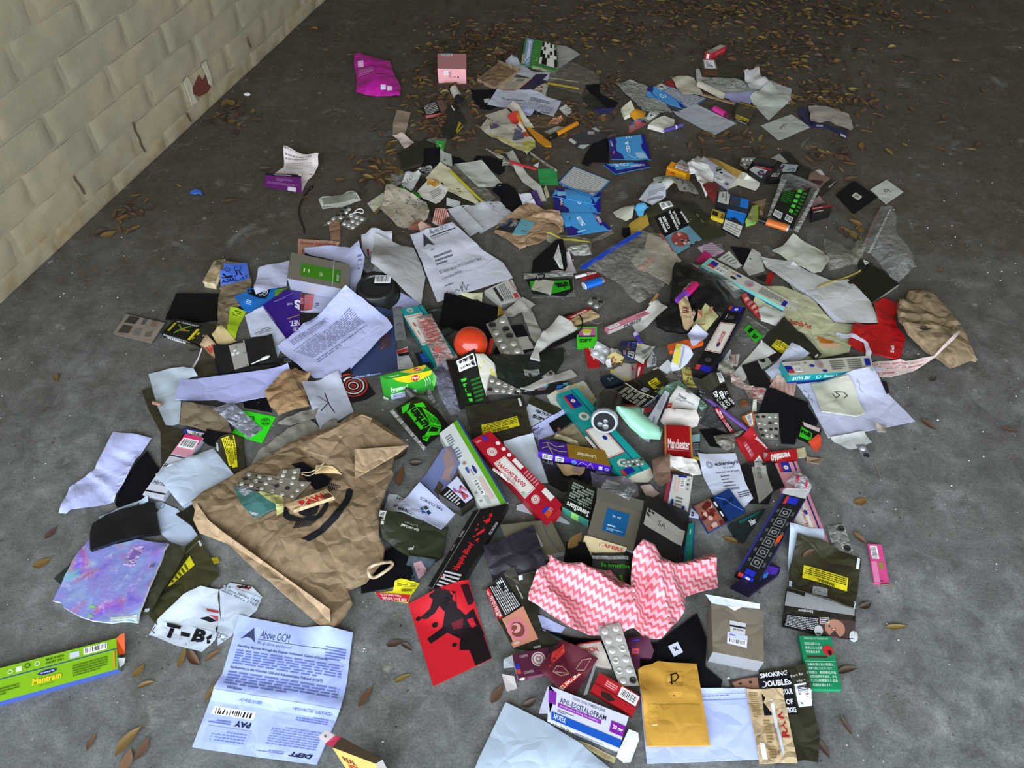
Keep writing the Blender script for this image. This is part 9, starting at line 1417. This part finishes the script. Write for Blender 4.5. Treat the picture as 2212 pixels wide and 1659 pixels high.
for x,y,w in pts[:255]:
    c=random.choice(LC);leaf((x,y),random.uniform(.022,.046),c=c,up=random.uniform(0,.004),label='dry %s leaf lying %s' % (LW[c],w),grp='dry leaves '+w)
# leaves too many to count: one litter of small ones
V,Fc,I=[],[],[]
cols=LC
for p in pts[255:]+[q for q in clusters(2000,BACK[:12]) if clear(*q[:2])]:
    k=random.randrange(6);g=ground(*p[:2]);L=random.uniform(.012,.036);R_=Matrix.Rotation(random.uniform(0,6.28),3,'Z') @ Matrix.Rotation(random.uniform(-.4,.4),3,'X')
    b=len(V);z=h_at(g.x,g.y)+.001+random.uniform(0,.005)
    V += [R_ @ (Vector(v)*L)+Vector((g.x,g.y,z)) for v in LV[k][0]];Fc += [tuple(i+b for i in f) for f in LV[k][1]];I += [random.randrange(8)]*len(LV[k][1])
o=link('leaf_litter',V,Fc,cols,None,None,I,True);tag(o,'loose litter of tiny brown leaves at the back of the garage','leaf litter',kind='stuff')
# crumbs and grit
V,Fc,I=[],[],[]
for _ in range(1500):
    x,y=random.uniform(-40,2250),random.triangular(0,1659,500);g=ground(x,y)
    if h_at(g.x,g.y)>.004 or (g-WA).dot(WN)<.01: continue
    r=random.choice((.0008,.001,.0014,.0022));b=len(V);c=Vector((g.x,g.y,r*.6))
    V += [c+Vector(v)*r*random.uniform(.7,1.3) for v in ((1,0,0),(-1,0,0),(0,1,0),(0,-1,0),(0,0,.8),(0,0,-.6))]
    Fc += [(b,b+2,b+4),(b+2,b+1,b+4),(b+1,b+3,b+4),(b+3,b,b+4)];I += [random.choice((0,0,1,2))]*4
o=link('grit',V,Fc,['p:c4c4bc','p:6a5a44','p:3a3028'],None,None,I);tag(o,'crumbs and grit scattered over the concrete','grit',kind='stuff')
# crust of spilt mortar on the floor beside the kraft bag
for P_ in ([(545,1005),(560,975),(620,930),(668,905),(690,925),(720,905),(735,920),(680,950),(600,990),(560,1015)],[(600,915),(640,895),(690,880),(680,905),(630,920)]):
    T('mortar_crust','rough pale crust of spilt mortar '+('under the kraft bag flap' if len(P_)>6 else 'beside the crumpled kraft wrapper'),'mortar',P_,'p:8d8a80',th=.002,rigid=False,wr=.008,wf=60,step=.006,z=0)
# dirt heap line along the wall foot, shell
lathe('snail_shell','tiny white shell on the floor by the wall','shell',(527,203),(541,204),[('shell','p:cfcac2',[(0,.003),(.3,.008),(.8,.007),(1,.002)])],squash=.6)
cord('grass_stem','thin dry stem right of the tiny foil strip','stem',[(1887,993),(1896,1015),(1903,1038)],.0008,'l:8a7a58')
